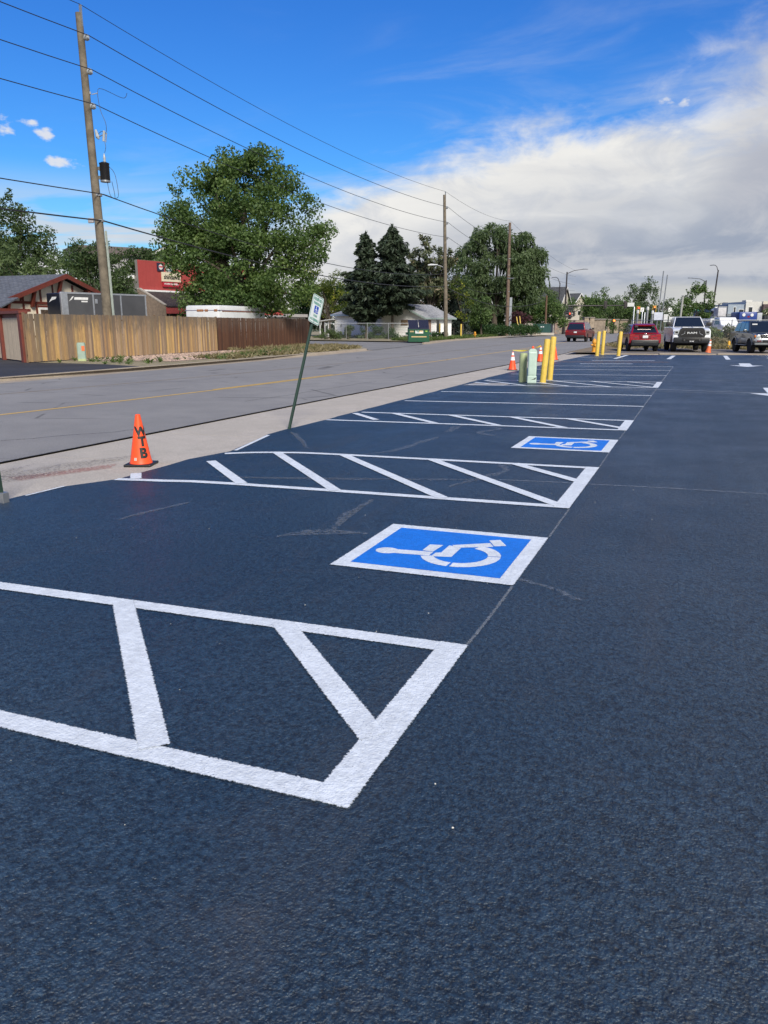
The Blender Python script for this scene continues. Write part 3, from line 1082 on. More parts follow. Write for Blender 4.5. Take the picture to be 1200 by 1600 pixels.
# ------------------------------------------------------------------ hydrants
def hydrant(label, loc, s=1.0, mat=None):
    mat = mat or M('hydrant_yellow', (.60, .27, .02), .45)
    t = thing('fire_hydrant', label, 'fire hydrant', loc, R(30), 'fire hydrants by the road')
    b = MB()
    b.lathe([(.16 * s, 0), (.16 * s, .04 * s), (.105 * s, .05 * s), (.10 * s, .50 * s), (.135 * s, .51 * s), (.135 * s, .55 * s)], 16)
    b.build('barrel', mat, t, smooth=True)
    c = MB()
    c.lathe([(.125 * s, .55 * s), (.12 * s, .62 * s), (.08 * s, .70 * s), (.03 * s, .73 * s), (.028 * s, .78 * s)], 16)
    c.build('bonnet', mat, t, smooth=True)
    for dx, dy in ((1, 0), (-1, 0), (0, -1)):
        d = MB()
        d.tube([(dx * .08 * s, dy * .08 * s, .40 * s), (dx * .19 * s, dy * .19 * s, .40 * s)], (.07 if dy else .052) * s, 10)
        d.build('nozzle', mat, t, smooth=True)
    return t


hydrant('amber fire hydrant standing behind the far bollards', (-5.95, 47.9, .04), 1.05)
hydrant('small amber fire hydrant in the grass across the road', (-27.0, 97.5, .05), 1.0)

# ------------------------------------------------------------------ utility boxes on the lot
PEDG = M('pedestal_green', (.36, .42, .22), .5, 0, .08, 5)
PEDP = M('pedestal_pale_green', (.42, .54, .47), .5, 0, .08, 5)
t = thing('utility_cylinder', 'round olive green utility pedestal beside the taller pale box', 'utility pedestal', (-4.86, 22.95, lotz(-4.86)), 0)
b = MB()
b.lathe([(.120, 0), (.120, .26), (.114, .265), (.114, .80), (.106, .83), (.08, .845), (.02, .85)], 24)
b.build('shell', PEDG, t, smooth=True)
b = MB()
b.lathe([(.124, .245), (.124, .262)], 24)
b.build('seam_ring', PEDG, t)
t = thing('utility_box', 'tall pale green utility box with domed top and orange cap', 'utility pedestal', (-4.52, 22.6, lotz(-4.5)), R(14))
b = MB()
b.box((-.125, -.12, .2), (.125, .12, .90), .045)
b.prism([(-.115, .86), (-.115, .91), (-.095, .95), (-.05, .98), (.05, .98), (.095, .95), (.115, .91), (.115, .86)], -.105, .105, 'xz')
b.build('cover', PEDP, t)
b = MB()
b.box((-.132, -.128, 0), (.132, .128, .215), .02)
b.build('plinth', PEDP, t)
b = MB()
b.lathe([(.035, .985), (.035, 1.02), (.02, 1.05)], 12)
b.build('cap', CONE_O, t)
b = MB()
b.add([(-.03, -.1295, .10), (.10, -.1295, .11), (.12, -.1295, .17), (.05, -.1295, .13)], [(0, 1, 2, 3)])
b.build('torn_label', BLACK, t, recalc=False)

# ------------------------------------------------------------------ leaning sign
POSTG = M('post_green', (.022, .050, .038), .55, .2)
SIGNW = M('sign_white', (.66, .72, .74), .35, 0, .04)
SIGNG = M('sign_green', (.005, .22, .16), .4)
SIGNB = M('sign_blue', (.004, .06, .42), .4)


def rounded_rect(w, h, r, n=5):
    P = []
    for cx, cy, a0 in ((w / 2 - r, h / 2 - r, 0), (-w / 2 + r, h / 2 - r, 90), (-w / 2 + r, -h / 2 + r, 180), (w / 2 - r, -h / 2 + r, 270)):
        for i in range(n + 1):
            a = R(a0 + 90 * i / n)
            P.append((cx + r * math.cos(a), cy + r * math.sin(a)))
    return P


def parking_sign(label, base, top, face_az, h_panel=.457, w_panel=.305, parts=True):
    t = thing('parking_sign', label, 'sign', base, 0, 'reserved parking signs at the lot edge')
    a = (Vector(top) - Vector(base))
    L = a.length
    a.normalize()
    nrm = Vector((math.sin(face_az), math.cos(face_az), 0))
    nrm = (nrm - a * nrm.dot(a)).normalized()
    u = a.cross(nrm).normalized()          # to the right when one faces the sign
    rot = Matrix((u, a, nrm)).transposed().to_4x4()
    def P(x, y, z):
        return tuple(rot @ Vector((x, y, z)))
    b = MB()                                # U-channel post
    b.T = rot
    b.prism([(-.030, -.026), (-.018, -.026), (-.012, -.004), (.012, -.004), (.018, -.026), (.030, -.026), (.030, -.020), (.022, -.020), (.016, .002), (-.016, .002), (-.022, -.020), (-.030, -.020)], 0, L, 'xz')
    b.build('post', POSTG, t)
    yc = L - h_panel / 2 + .02
    b = MB()
    b.T = rot @ Matrix.Translation((0, yc, .006))
    b.prism(rounded_rect(w_panel, h_panel, .035), 0, .003, 'xy')
    p = b.build('panel', SIGNW, t)
    b = MB()
    b.T = rot @ Matrix.Translation((0, yc, .0105))
    o_, i_ = rounded_rect(w_panel - .018, h_panel - .018, .03), rounded_rect(w_panel - .036, h_panel - .036, .024)
    n = len(o_)
    b.add([(x, y, 0) for x, y in o_ + i_], [(i, (i + 1) % n, n + (i + 1) % n, n + i) for i in range(n)])
    b.build('border', SIGNG, p, recalc=False)
    org = lambda y, z=.0112: rot @ Vector((0, yc + y, z))
    for body, y, sz, w in (('RESERVED', .165, .062, .235), ('PARKING', .098, .062, .20), ('VAN', -.098, .058, .105), ('ACCESSIBLE', -.165, .052, .235)):
        lettering(body, sz, SIGNG, p, org(y), u, a, bold=.0018, width=w)
    b = MB()
    b.T = rot @ Matrix.Translation((0, yc + .0, .0108))
    b.add([(-.058, -.058, 0), (.058, -.058, 0), (.058, .058, 0), (-.058, .058, 0)], [(0, 1, 2, 3)])
    b.build('symbol_field', SIGNB, p, recalc=False)
    b = MB()                                # wheelchair figure
    b.T = rot @ Matrix.Translation((0, yc, .0115))
    def disc(cx, cy, r, n=14):
        b.add([(cx + r * math.cos(2 * math.pi * i / n), cy + r * math.sin(2 * math.pi * i / n), 0) for i in range(n)], [tuple(range(n))])
    disc(-.008, .040, .009)
    def bar(p, q, w):
        p, q = Vector(p), Vector(q)
        d = (q - p).normalized()
        m = Vector((-d.y, d.x)) * w / 2
        b.add([(*(p + m), 0), (*(p - m), 0), (*(q - m), 0), (*(q + m), 0)], [(0, 1, 2, 3)])
    bar((-.008, .032), (-.004, -.004), .011)
    bar((-.006, .010), (.020, .008), .008)
    bar((-.006, -.004), (.020, -.006), .010)
    bar((.020, -.002), (.034, -.036), .010)
    bar((.030, -.036), (.046, -.030), .008)
    for i in range(14):
        a0, a1 = R(110 + i * 17), R(110 + (i + 1) * 17)
        r0, r1 = .021, .029
        b.add([(-.006 + r * math.cos(q), -.018 + r * math.sin(q), 0) for r, q in ((r0, a0), (r1, a0), (r1, a1), (r0, a1))], [(0, 1, 2, 3)])
    b.build('symbol_figure', TRIMW, p, recalc=False)
    for y in (.195, -.195):
        b = MB()
        b.T = rot @ Matrix.Translation((0, yc + y, .0095))
        b.lathe([(.009, 0), (.009, .004)], 8)
        b.build('bolt', STEEL, p)
    return t


sb = Vector((-6.17, 11.08, lotz(-6.16) - .05))
parking_sign('leaning green post carrying the white reserved parking sign', sb, sb + Vector((.25, .66, 2.15)), R(98))
sb2 = Vector((-6.095, 5.30, lotz(-6.16) - .05))
t2 = parking_sign('upright sign post in a galvanised sleeve cut by the picture edge', sb2 + Vector((0, 0, 0)), sb2 + Vector((-.12, .0, 2.15)), R(95))
b = MB()
b.box((-.038, -.038, 0), (.038, .038, .15), .006)
b.build('sleeve', STEEL, t2)

# ------------------------------------------------------------------ wooden fence of single pickets
WOOD_L = mat_wood('honey_cedar', ((.44, .27, .13), (.27, .19, .125), (.66, .42, .16), (.33, .21, .12), (.19, .15, .115), (.70, .46, .17), (.25, .18, .125), (.54, .38, .23), (.22, .16, .12), (.60, .38, .15)), .75)
WOOD_D = mat_wood('dark_stained_cedar', ((.080, .032, .017), (.115, .048, .025), (.058, .024, .015), (.090, .040, .022), (.14, .064, .032)), .35)
F0, F1, F2 = Vector((-26.35, 25.0, .03)), Vector((-27.75, 41.1, .03)), Vector((-28.4, 54.6, .03))
WOODP = M('fence_rail', (.16, .10, .06), .8)


def picket_mesh(w, h, t, skew):
    b = MB()
    b.prism([(-w / 2, .05), (w / 2, .05), (w / 2 + skew, h - .012), (w / 2 - .01 + skew, h), (-w / 2 + .01 + skew, h), (-w / 2 + skew, h - .012)], 0, t, 'xz')
    me = bpy.data.meshes.new('picket')
    me.from_pydata(b.v, [], b.f)
    bm = bmesh.new()
    bm.from_mesh(me)
    bmesh.ops.recalc_face_normals(bm, faces=bm.faces)
    bm.to_mesh(me)
    bm.free()
    return me


def fence(label, a, c, mat, h, kinds):
    d = c - a
    L = d.length
    t = thing('wooden_fence', label, 'fence', a, math.atan2(d.y, d.x), 'cedar fence stretches along the verge')
    meshes = []
    for i in range(kinds):
        me = picket_mesh(.128 + .006 * random.uniform(-1, 1), h + random.uniform(-.010, .012), .018, random.uniform(-.012, .012))
        me.materials.append(mat)
        meshes.append(me)
    x = 0.07
    while x < L - .05:
        o = bpy.data.objects.new('picket', random.choice(meshes))
        link(o, t)
        o.location = (x, -.02 + random.uniform(-.006, .006), random.uniform(-.008, .008))
        o.rotation_euler = (random.uniform(-.006, .006), random.uniform(-.008, .008), random.uniform(-.03, .03))
        x += .139
    for z in (.35, 1.05, 1.75):
        b = MB()
        b.box((0, .02, z), (L, .06, z + .09))
        b.build('rail', WOODP, t)
    x = .05
    while x < L:
        b = MB()
        b.box((x, .06, 0), (x + .09, .15, h + (.06 if int(x) % 3 == 0 else -.05)))
        b.build('fence_post', WOODP, t)
        x += 2.4
    return t


fence('honey and grey weathered cedar fence behind the tall utility pole', F0, F1, WOOD_L, 2.04, 14)
fence('dark brown stained cedar fence, the far stretch', F1 + Vector((0, .04, 0)), F2, WOOD_D, 2.02, 10)

# enclosure with tan boards in red frames at the near end of the fence
REDP = M('barn_red_paint', (.135, .028, .018), .6, 0, .12, 4)
TAN = M('tan_board', (.46, .385, .29), .75, 0, .06, 3, rand=.06)
ga, gb = Vector((-26.55, 25.15, .05)), Vector((-33.5, 28.9, .05))
d = gb - ga
t = thing('board_enclosure', 'tan boarded enclosure with barn red posts and cap at the fence end', 'enclosure', ga, math.atan2(d.y, d.x))
L = d.length
for x, w in ((-.02, .36), (3.30, .22), (6.4, .22)):
    b = MB()
    b.box((x, -.16, 0), (x + w, .16, 2.02), .01)
    b.build('post', REDP, t)
b = MB()
b.box((-.06, -.18, 2.02), (L + .1, .18, 2.14), .01)
b.build('cap', REDP, t)
b = MB()
b.box((.3, -.05, 1.86), (L, .02, 2.02))
b.build('header', REDP, t)
x = .36
while x < L - .1:
    b = MB()
    wd = .29
    if not (3.18 < x + wd / 2 < 3.6 or x > 6.3):
        b.box((x, .0, .06), (x + wd - .012, .03, 1.86))
        b.build('board', TAN, t)
    x += wd

# ------------------------------------------------------------------ plants: leaf clouds
LEAF_COTTON = mat_leaf('cottonwood_leaf', (.045, .085, .028), (.120, .180, .056), (.17, .225, .08), trans=.46)
LEAF_DARK = mat_leaf('dark_leaf', (.030, .055, .022), (.075, .110, .042))
LEAF_OLIVE = mat_leaf('olive_leaf', (0.053, 0.083, 0.033), (0.128, 0.173, 0.075))
LEAF_YELLOW = mat_leaf('yellow_leaf', (.030, .055, .014), (.120, .150, .022), (.30, .30, .03))
LEAF_WILLOW = mat_leaf('willow_leaf', (0.048, 0.078, 0.037), (0.122, 0.167, 0.085))
LEAF_MID = mat_leaf('mid_leaf', (.042, .078, .026), (.11, .165, .055))
LEAF_SPRUCE = mat_leaf('spruce_needle', (.015, .026, .017), (.040, .058, .034), trans=.08)
LEAF_BLUE = mat_leaf('blue_spruce_needle', (.016, .026, .022), (.042, .060, .050), trans=.08)
LEAF_PINE = mat_leaf('brownish_needle', (0.032, 0.048, 0.024), (0.088, 0.096, 0.048), (0.152, 0.104, 0.064), trans=.1)
LEAF_HEDGE = mat_leaf('hedge_leaf', (0.016, 0.042, 0.014), (0.042, 0.088, 0.026))
LEAF_PLUM = mat_leaf('plum_leaf', (0.033, 0.015, 0.021), (0.075, 0.027, 0.036))
LEAF_WEED = mat_leaf('weed_leaf', (0.050, 0.085, 0.022), (0.110, 0.150, 0.050))
LEAF_DRY = mat_leaf('dry_stem', (.15, .125, .07), (.26, .22, .13))
LEAF_FAR = mat_leaf('distant_leaf', (0.053, 0.083, 0.045), (0.112, 0.150, 0.078))
BARK = M('grey_bark', (.085, .070, .055), .9, 0, .3, 5, .02, 14)


def leaf_object(name, C, size, mat, parent=None, normal_bias=None, stretch=1.0, along=None, tint=None, up=.35):
    """one small bent leaf-like face per centre"""
    C = np.asarray(C, float)
    n = len(C)
    N = rng.normal(size=(n, 3))
    if normal_bias is not None:
        N += normal_bias
    N[:, 2] += up
    N /= np.linalg.norm(N, axis=1)[:, None] + 1e-9
    A = rng.normal(size=(n, 3)) if along is None else along + rng.normal(size=(n, 3)) * .35
    A -= N * np.sum(A * N, axis=1)[:, None]
    A /= np.linalg.norm(A, axis=1)[:, None] + 1e-9
    B = np.cross(N, A)
    s = size * rng.uniform(.65, 1.25, n)[:, None]
    l, w = s * stretch * .5, s * .5 / (stretch ** .3)
    V = np.empty((n, 4, 3))
    V[:, 0] = C - A * l
    V[:, 1] = C + B * w * .75 + N * w * .15
    V[:, 2] = C + A * l
    V[:, 3] = C - B * w * .75 + N * w * .15
    me = bpy.data.meshes.new(name)
    me.vertices.add(n * 4)
    me.vertices.foreach_set('co', V.reshape(-1))
    me.loops.add(n * 4)
    me.loops.foreach_set('vertex_index', np.arange(n * 4, dtype=np.int32))
    me.polygons.add(n)
    me.polygons.foreach_set('loop_start', np.arange(0, n * 4, 4, dtype=np.int32))
    a = me.attributes.new('tint', 'FLOAT', 'POINT')
    tv = rng.uniform(0, 1, n) if tint is None else np.clip(tint + rng.normal(0, .16, n), 0, 1)
    a.data.foreach_set('value', np.repeat(tv, 4).astype(np.float32))
    me.materials.append(mat)
    me.update()
    me.validate()
    return link(bpy.data.objects.new(name, me), parent)


def clump_cloud(clumps, per, flat=.8):
    """points in loose balls round clump centres; also the outward direction and a tone for each clump"""
    P, O, T = [], [], []
    for c, r in clumps:
        k = max(6, int(per * (r ** 2)))
        d = rng.normal(size=(k, 3))
        d /= np.linalg.norm(d, axis=1)[:, None]
        rad = r * rng.uniform(.15, 1.0, k) ** .55
        # ragged rim: each clump is stretched in a few random directions
        for _ in range(2):
            q = rng.normal(size=3)
            q /= np.linalg.norm(q)
            rad *= 1 + .30 * np.clip(d @ q, 0, 1) ** 2
        p = d * rad[:, None]
        p[:, 2] *= flat
        P.append(p + np.array(c))
        O.append(d)
        T.append(np.full(k, rng.uniform(.2, .8)))
    return np.concatenate(P), np.concatenate(O), np.concatenate(T)


def lobed_clumps(lobes, n, r, inner=.25):
    """clump centres spread through the outer part of several overlapping lobes: (centre, radii)"""
    out = []
    vol = np.array([l[1][0] * l[1][1] * l[1][2] for l in lobes]) ** (2 / 3)
    pick = rng.choice(len(lobes), size=n, p=vol / vol.sum())
    for i in pick:
        c, rr = lobes[i]
        d = rng.normal(size=3)
        d /= np.linalg.norm(d)
        q = rng.uniform(inner, 1) ** .45
        out.append((np.array(c) + d * np.array(rr) * q, r * rng.uniform(.6, 1.3)))
    return out


def limbs(base, tips, r0, fork, seed=0, lean=(0, 0)):
    """tapered trunk with limbs to some of the clumps"""
    b = MB()
    base = Vector(base)
    top = base + Vector((lean[0], lean[1], fork))
    b.tube([base - Vector((0, 0, .1)), base.lerp(top, .12), base.lerp(top, .5) + Vector((random.uniform(-.1, .1), random.uniform(-.1, .1), 0)), top], [r0 * 1.35, r0 * 1.02, r0 * .85, r0 * .7], 10)
    for p in tips:
        p = Vector(p)
        s = base.lerp(top, random.uniform(.65, 1.0))
        m = s.lerp(p, .5) + Vector((random.uniform(-.4, .4), random.uniform(-.4, .4), (p - s).length * .13))
        m2 = s.lerp(p, .8) + Vector((random.uniform(-.25, .25), random.uniform(-.25, .25), (p - s).length * .06))
        rr = r0 * random.uniform(.28, .5)
        b.tube([s, m, m2, p], [rr, rr * .6, rr * .36, rr * .12], 6, cap=False)
    return b


def broad_tree(name, label, base, lobes, n, r, per, leaf, mat, r0=.2, fork=2.0, nl=14, group='trees across the road', inner=.25, twigs=0, bark=None, stretch=1.1, up=.35):
    """lobes are given relative to the base"""
    t = thing(name, label, 'tree', base, 0, group)
    cl = lobed_clumps(lobes, n, r, inner)
    if twigs:                               # shoots standing out of the outline
        for c, rr in lobed_clumps(lobes, twigs, r * .45, .97):
            ctr = np.mean([np.array(l[0]) for l in lobes], axis=0)
            d = c - ctr
            d = d / (np.linalg.norm(d) + 1e-9)
            d[2] = abs(d[2]) * .6 + .25
            for j in range(3):
                cl.append((c + d * (j * r * .42), rr * (1 - .2 * j)))
    P, O, T = clump_cloud(cl, per)
    leaf_object('crown', P, leaf, mat, t, O * .7, stretch, None, T, up)
    tips = [c for c, _ in random.sample(cl, min(nl, len(cl)))]
    limbs((0, 0, 0), tips, r0, fork).build('trunk', bark or BARK, t, smooth=True)
    return t


def spruce(label, base, h, rad, mat, z0=.5, seed=0, group='dark conifers by the white house', density=1.0, top_gap=0.0, leaf=.34, ragged=.25, trunk_r=.16):
    t = thing('spruce_tree', label, 'tree', base, 0, group)
    P, A, T = [], [], []
    z = z0
    while z < h - .25:
        f = (z - z0) / (h - z0)
        R_ = rad * (1 - f) ** .62 * (1 + random.uniform(-ragged, ragged))
        if f < .26:
            R_ *= .42 + 2.2 * f
        nb = max(4, int((5 + 5 * (1 - f)) * density))
        a0 = random.uniform(0, 6.28)
        for k in range(nb):
            a = a0 + 6.283 * k / nb + random.uniform(-.25, .25)
            Lb = max(.25, R_ * random.uniform(.7, 1.15))
            ns = int(10 + 34 * Lb * density)
            s = rng.uniform(.12, 1, ns) ** .7
            droop = -.22 * Lb * s ** 1.5 + .14 * Lb * s ** 4
            wid = .10 + .30 * Lb * s * (1.05 - s) * 1.6
            side = rng.normal(0, 1, ns) * wid * .55
            x = math.cos(a) * Lb * s - math.sin(a) * side
            y = math.sin(a) * Lb * s + math.cos(a) * side
            zz = z + droop + rng.normal(0, .07, ns) - np.abs(rng.normal(0, .14, ns))
            P.append(np.stack([x, y, zz], 1))
            dr = np.stack([np.full(ns, math.cos(a)) - math.sin(a) * side, np.full(ns, math.sin(a)) + math.cos(a) * side, np.full(ns, -.35)], 1)
            A.append(dr)
            T.append(np.full(ns, rng.uniform(.25, .75)))
        z += .30 * (1.15 - .5 * f)
    ns = 40
    P.append(np.stack([rng.normal(0, .05, ns), rng.normal(0, .05, ns), rng.uniform(h - .8, h + .15, ns)], 1))
    A.append(np.tile([[0, 0, 1.0]], (ns, 1)))
    T.append(np.full(ns, .5))
    leaf_object('crown', np.concatenate(P), leaf, mat, t, None, 1.8, np.concatenate(A), np.concatenate(T), .5)
    b = MB()
    b.tube([(0, 0, -.1), (.02, 0, h * .5), (0, 0, h - .2)], [trunk_r, trunk_r * .6, .02], 8)
    b.build('trunk', BARK, t, smooth=True)
    return t


def willow(label, base, lobes, n, mat, group='trees across the road'):
    t = thing('willow_tree', label, 'tree', base, 0, group)
    cl = lobed_clumps(lobes, n, 1.0, .3)
    P, O, T = clump_cloud(cl, 150)
    A = np.tile([[0, 0, -.6]], (len(P), 1)) + O * .9
    Ps, As, Ts = [P], [A], [T]
    for c, r in cl:
        for _ in range(4):
            L = random.uniform(.6, 1.9)
            d = rng.normal(size=3)
            d[2] = -abs(d[2]) * .2
            d /= np.linalg.norm(d)
            k = int(L * 16)
            s = rng.uniform(0, 1, k)
            p = c + d * r * .9 + np.stack([d[0] * .35 * s, d[1] * .35 * s, -L * s], 1) + rng.normal(0, .05, (k, 3))
            p[:, 2] = np.maximum(p[:, 2], .4)
            Ps.append(p)
            As.append(np.tile([[d[0] * .2, d[1] * .2, -1.0]], (k, 1)))
            Ts.append(np.full(k, rng.uniform(.2, .8)))
    leaf_object('crown', np.concatenate(Ps), .30, mat, t, None, 2.0, np.concatenate(As), np.concatenate(Ts), .2)
    limbs((0, 0, 0), [c for c, _ in random.sample(cl, 22)], .5, 4.5).build('trunk', BARK, t, smooth=True)
    return t


def bush(name, label, base, lobes, n, r, per, leaf, mat, group=None, cat='shrub', stretch=1.2):
    t = thing(name, label, cat, base, 0, group)
    P, O, T = clump_cloud(lobed_clumps(lobes, n, r, .2), per)
    P[:, 2] = np.maximum(P[:, 2], .02)
    leaf_object('foliage', P, leaf, mat, t, O * .7, stretch, None, T)
    b = MB()
    for _ in range(7):
        c = random.choice(lobes)
        e = Vector(c[0]) + Vector((random.uniform(-.5, .5) * c[1][0], random.uniform(-.5, .5) * c[1][1], random.uniform(0, .4) * c[1][2]))
        b.tube([(random.uniform(-.1, .1), random.uniform(-.1, .1), 0), tuple(e * .5), tuple(e)], [.035, .025, .01], 5)
    b.build('stems', BARK, t)
    return t


def gz(p, z=.05):
    return (p.x, p.y, z)


# the big cottonwood behind the fence
c = at(392, 500, 58)
s = 58 / 1200
A_ = lambda dx, z, dep=0: (dx * math.cos(YAW) - dep * math.sin(YAW), dx * math.sin(YAW) + dep * math.cos(YAW), z)
lb = [(A_(.0, 9.6), (3.3, 3.4, 3.6)), (A_(-2.9, 9.4, .4), (2.5, 2.6, 3.0)), (A_(2.7, 8.9, -.3), (2.6, 2.6, 3.0)), (A_(-3.6, 6.3, .2), (2.1, 2.4, 2.3)), (A_(3.9, 6.9, .2), (2.1, 2.3, 2.2)),
      (A_(0, 5.6, -1), (4.0, 3.2, 2.8)), (A_(1.3, 12.2), (1.6, 1.5, 1.7)), (A_(-1.9, 12.0, .3), (1.7, 1.6, 1.5)), (A_(5.6, 7.7, 0), (1.0, 1.1, .9)), (A_(-5.2, 6.9, 0), (.9, 1.0, .8)), (A_(2.3, 4.2, -.5), (2.6, 2.4, 1.6)), (A_(-3.0, 4.0, -.2), (1.9, 2.2, 1.7)), (A_(-.3, 3.4, -1.2), (3.2, 2.2, 1.8)), (A_(-4.6, 8.3, 0), (1.5, 1.6, 1.6)), (A_(.2, 12.9), (1.6, 1.4, 1.3))]
broad_tree('cottonwood_tree', 'largest green cottonwood with a wide ragged crown behind the fence', gz(c), lb, 360, .80, 300, .195, LEAF_COTTON, .42, 3.6, 30, 'trees across the road', .35, twigs=34)


# ------------------------------------------------------------------ half-timbered house
def uvplane(o, poly3, u_dir, v_dir):
    """UV in metres for a shingled face"""
    me = o.data
    uv = me.uv_layers.new(name='UVMap')
    u, v = Vector(u_dir).normalized(), Vector(v_dir).normalized()
    for lp in me.loops:
        p = me.vertices[lp.vertex_index].co
        uv.data[lp.index].uv = (p.dot(u), p.dot(v))


def roof_slab(name, a, b, c, d, th, mat, parent):
    """sloping slab: a-b along the eave, d-c along the ridge"""
    a, b, c, d = map(Vector, (a, b, c, d))
    n = (b - a).cross(d - a).normalized()
    if n.z < 0:
        n = -n
    m = MB()
    m.add([a, b, c, d, a - n * th, b - n * th, c - n * th, d - n * th], [(0, 1, 2, 3), (4, 5, 6, 7), (0, 1, 5, 4), (1, 2, 6, 5), (2, 3, 7, 6), (3, 0, 4, 7)])
    o = m.build(name, mat, parent)
    uvplane(o, None, b - a, d - a)
    return o


STUCCO = M('cream_stucco', (.76, .68, .55), .85, 0, .05, 4, .002, 60)
SH_BLUE = mat_shingle('blue_grey_shingle', (.085, .095, .115), (.125, .135, .155))
SH_GREY = mat_shingle('pale_grey_shingle', (.30, .31, .33), (.36, .37, .39))
SH_BROWN = mat_shingle('brown_shake', (.030, .022, .022), (.055, .042, .040))
SH_DARK = mat_shingle('dark_shingle', (.055, .058, .065), (.08, .085, .09))
h = thing('half_timbered_house', 'cream house with red-brown half timbering and a blue-grey shingle roof', 'house', (-34, 35.6, 0), 0)
X0 = -.42
b = MB()
b.prism([(-4.0, 0), (2.2, 0), (2.2, 3.45), (0, 4.2), (-4.0, 2.86)], X0 - 14, X0, 'yz')
b.build('wall', STUCCO, h)
roof_slab('roof', (-15, -4.75, 2.84), (.0, -4.75, 2.84), (.0, 0, 4.43), (-15, 0, 4.43), .10, SH_BLUE, h)
roof_slab('roof', (-15, 2.7, 3.53), (.0, 2.7, 3.53), (.0, 0.005, 4.43), (-15, 0.005, 4.43), .10, SH_BLUE, h)
for (ya, za), (yb, zb) in (((-4.75, 2.84), (0, 4.43)), ((2.7, 3.53), (0, 4.43))):
    b = MB()
    b.prism([(ya, za - .24), (yb, zb - .24), (yb, zb + .01), (ya, za + .01)], .004, .07, 'yz')
    b.build('barge_board', REDP, h)
b = MB()
b.box((-15, -4.80, 2.62), (.06, -4.755, 2.83))
b.build('fascia', REDP, h)
xt = X0 + .01
for p, q, w in (((-4.0, 2.80), (.9, 2.80), .14), ((-2.9, 2.0), (-2.9, 3.18), .12), ((-1.65, 2.8), (-1.65, 3.6), .12), ((-2.0, 1.4), (-2.0, 2.8), .12), ((-.72, 2.8), (-.72, 3.9), .09), ((.8, 2.8), (.8, 3.85), .12), ((-1.9, 2.62), (1.2, 2.62), .10), ((-4.0, .2), (-4.0, 2.8), .12), ((-3.1, 2.8), (-3.0, 3.1), .10)):
    b = MB()
    b.prism([tuple(v) for v in ribbon_poly([p, q], w)], xt, xt + .035 + .002 * w, 'yz')
    b.build('timber', REDP, h)
for y, z in ((-2.35, 3.62), (-.35, 4.28), (-4.15, 3.0), (1.8, 3.75)):
    b = MB()                                # outrigger beam and its diagonal brace
    b.box((X0, y - .09, z - .30), (.0, y + .09, z - .12))
    b.prism([(X0, z - 1.05), (X0 + .16, z - 1.05), (-.02, z - .30), (-.20, z - .30)], y - .08, y + .08, 'xz')
    b.build('bracket', REDP, h)
w = MB()
w.box((X0 + .01, -1.85, 1.2), (X0 + .05, .9, 2.56))
wf = w.build('window', TRIMW, h)
for i in range(3):
    g_ = MB()
    g_.box((X0 + .045, -1.76 + i * .9, 1.28), (X0 + .06, -.98 + i * .9, 2.44))
    g_.build('pane', M('curtained_glass', (.10, .075, .06), .2, 0, .4, 9), wf)
# low lean-to roof in front of it
t = thing('porch_roof', 'small blue-grey shingled porch roof with red fascia by the board enclosure', 'porch', (-32.6, 29.9, 0), 0)
roof_slab('roof', (-6, -.9, 2.42), (.5, -.9, 2.42), (-.1, .9, 2.98), (-6, .9, 2.98), .06, SH_BLUE, t)
b = MB()
b.box((-6, -.98, 2.26), (.62, -.905, 2.42))
b.box((.505, -.9, 2.26), (.60, .95, 2.40))
b.build('fascia', REDP, t)
b = MB()
b.box((-6, -.6, 0), (.1, .9, 2.26))
b.build('wall', REDP, t)

# flowers in a pot by the enclosure
t = thing('flower_pot', 'pot of red flowers standing before the tan boards', 'flower pot', (*at(28, 567, 41.3).xy, .06), 0)
b = MB()
b.lathe([(.10, 0), (.14, .26), (.15, .27), (.15, .30), (.13, .30)], 14)
b.build('pot', M('dark_pot', (.03, .035, .03), .6), t)
P, O, T = clump_cloud([((0, 0, .42), .2), ((-.1, 0, .48), .15), ((.12, 0, .48), .15)], 2600)
leaf_object('leaves', P, .07, LEAF_HEDGE, t)
P, O, T = clump_cloud([((-.13, -.05, .62), .11), ((.12, -.05, .64), .11), ((0, 0, .60), .08)], 6000)
leaf_object('flowers', P, .06, M('red_petals', (.30, .015, .03), .6), t)

# ------------------------------------------------------------------ trailers behind the fence
GREYT = M('charcoal_trailer_skin', (.085, .087, .095), .30, .2, .10, 1.2)
NAVYT = M('navy_trailer_nose', (.012, .017, .030), .3, .2)
ALU = M('aluminium_trim', (.55, .57, .60), .35, .8)
a, c = Vector((-31.9, 32.9, 0)), Vector((-30.5, 38.1, 0))
d = c - a
t = thing('cargo_trailer', 'charcoal enclosed cargo trailer with bright corner trim behind the light fence', 'trailer', a, math.atan2(d.y, d.x))
L, Wd, Ht = d.length, 1.45, 3.30
b = MB()
b.box((0.25, 0, .6), (L, Wd, Ht), .05)
b.build('body', GREYT, t)
b = MB()
b.box((-.02, .12, .6), (.24, Wd - .02, Ht - .02), .05)
b.build('nose', NAVYT, t)
for x in (.03, 1.85, 3.6, L - .12):
    b = MB()
    if x < .1:
        b.box((x - .06, -.035, .6), (x + .34, .13, Ht + .02), .03)
    else:
        b.box((x, -.02, .6), (x + .09, -.002, Ht))
    b.build('trim', ALU, t)
b = MB()
b.box((0, -.03, Ht - .06), (L, .02, Ht + .03))
b.build('roof_rail', ALU, t)
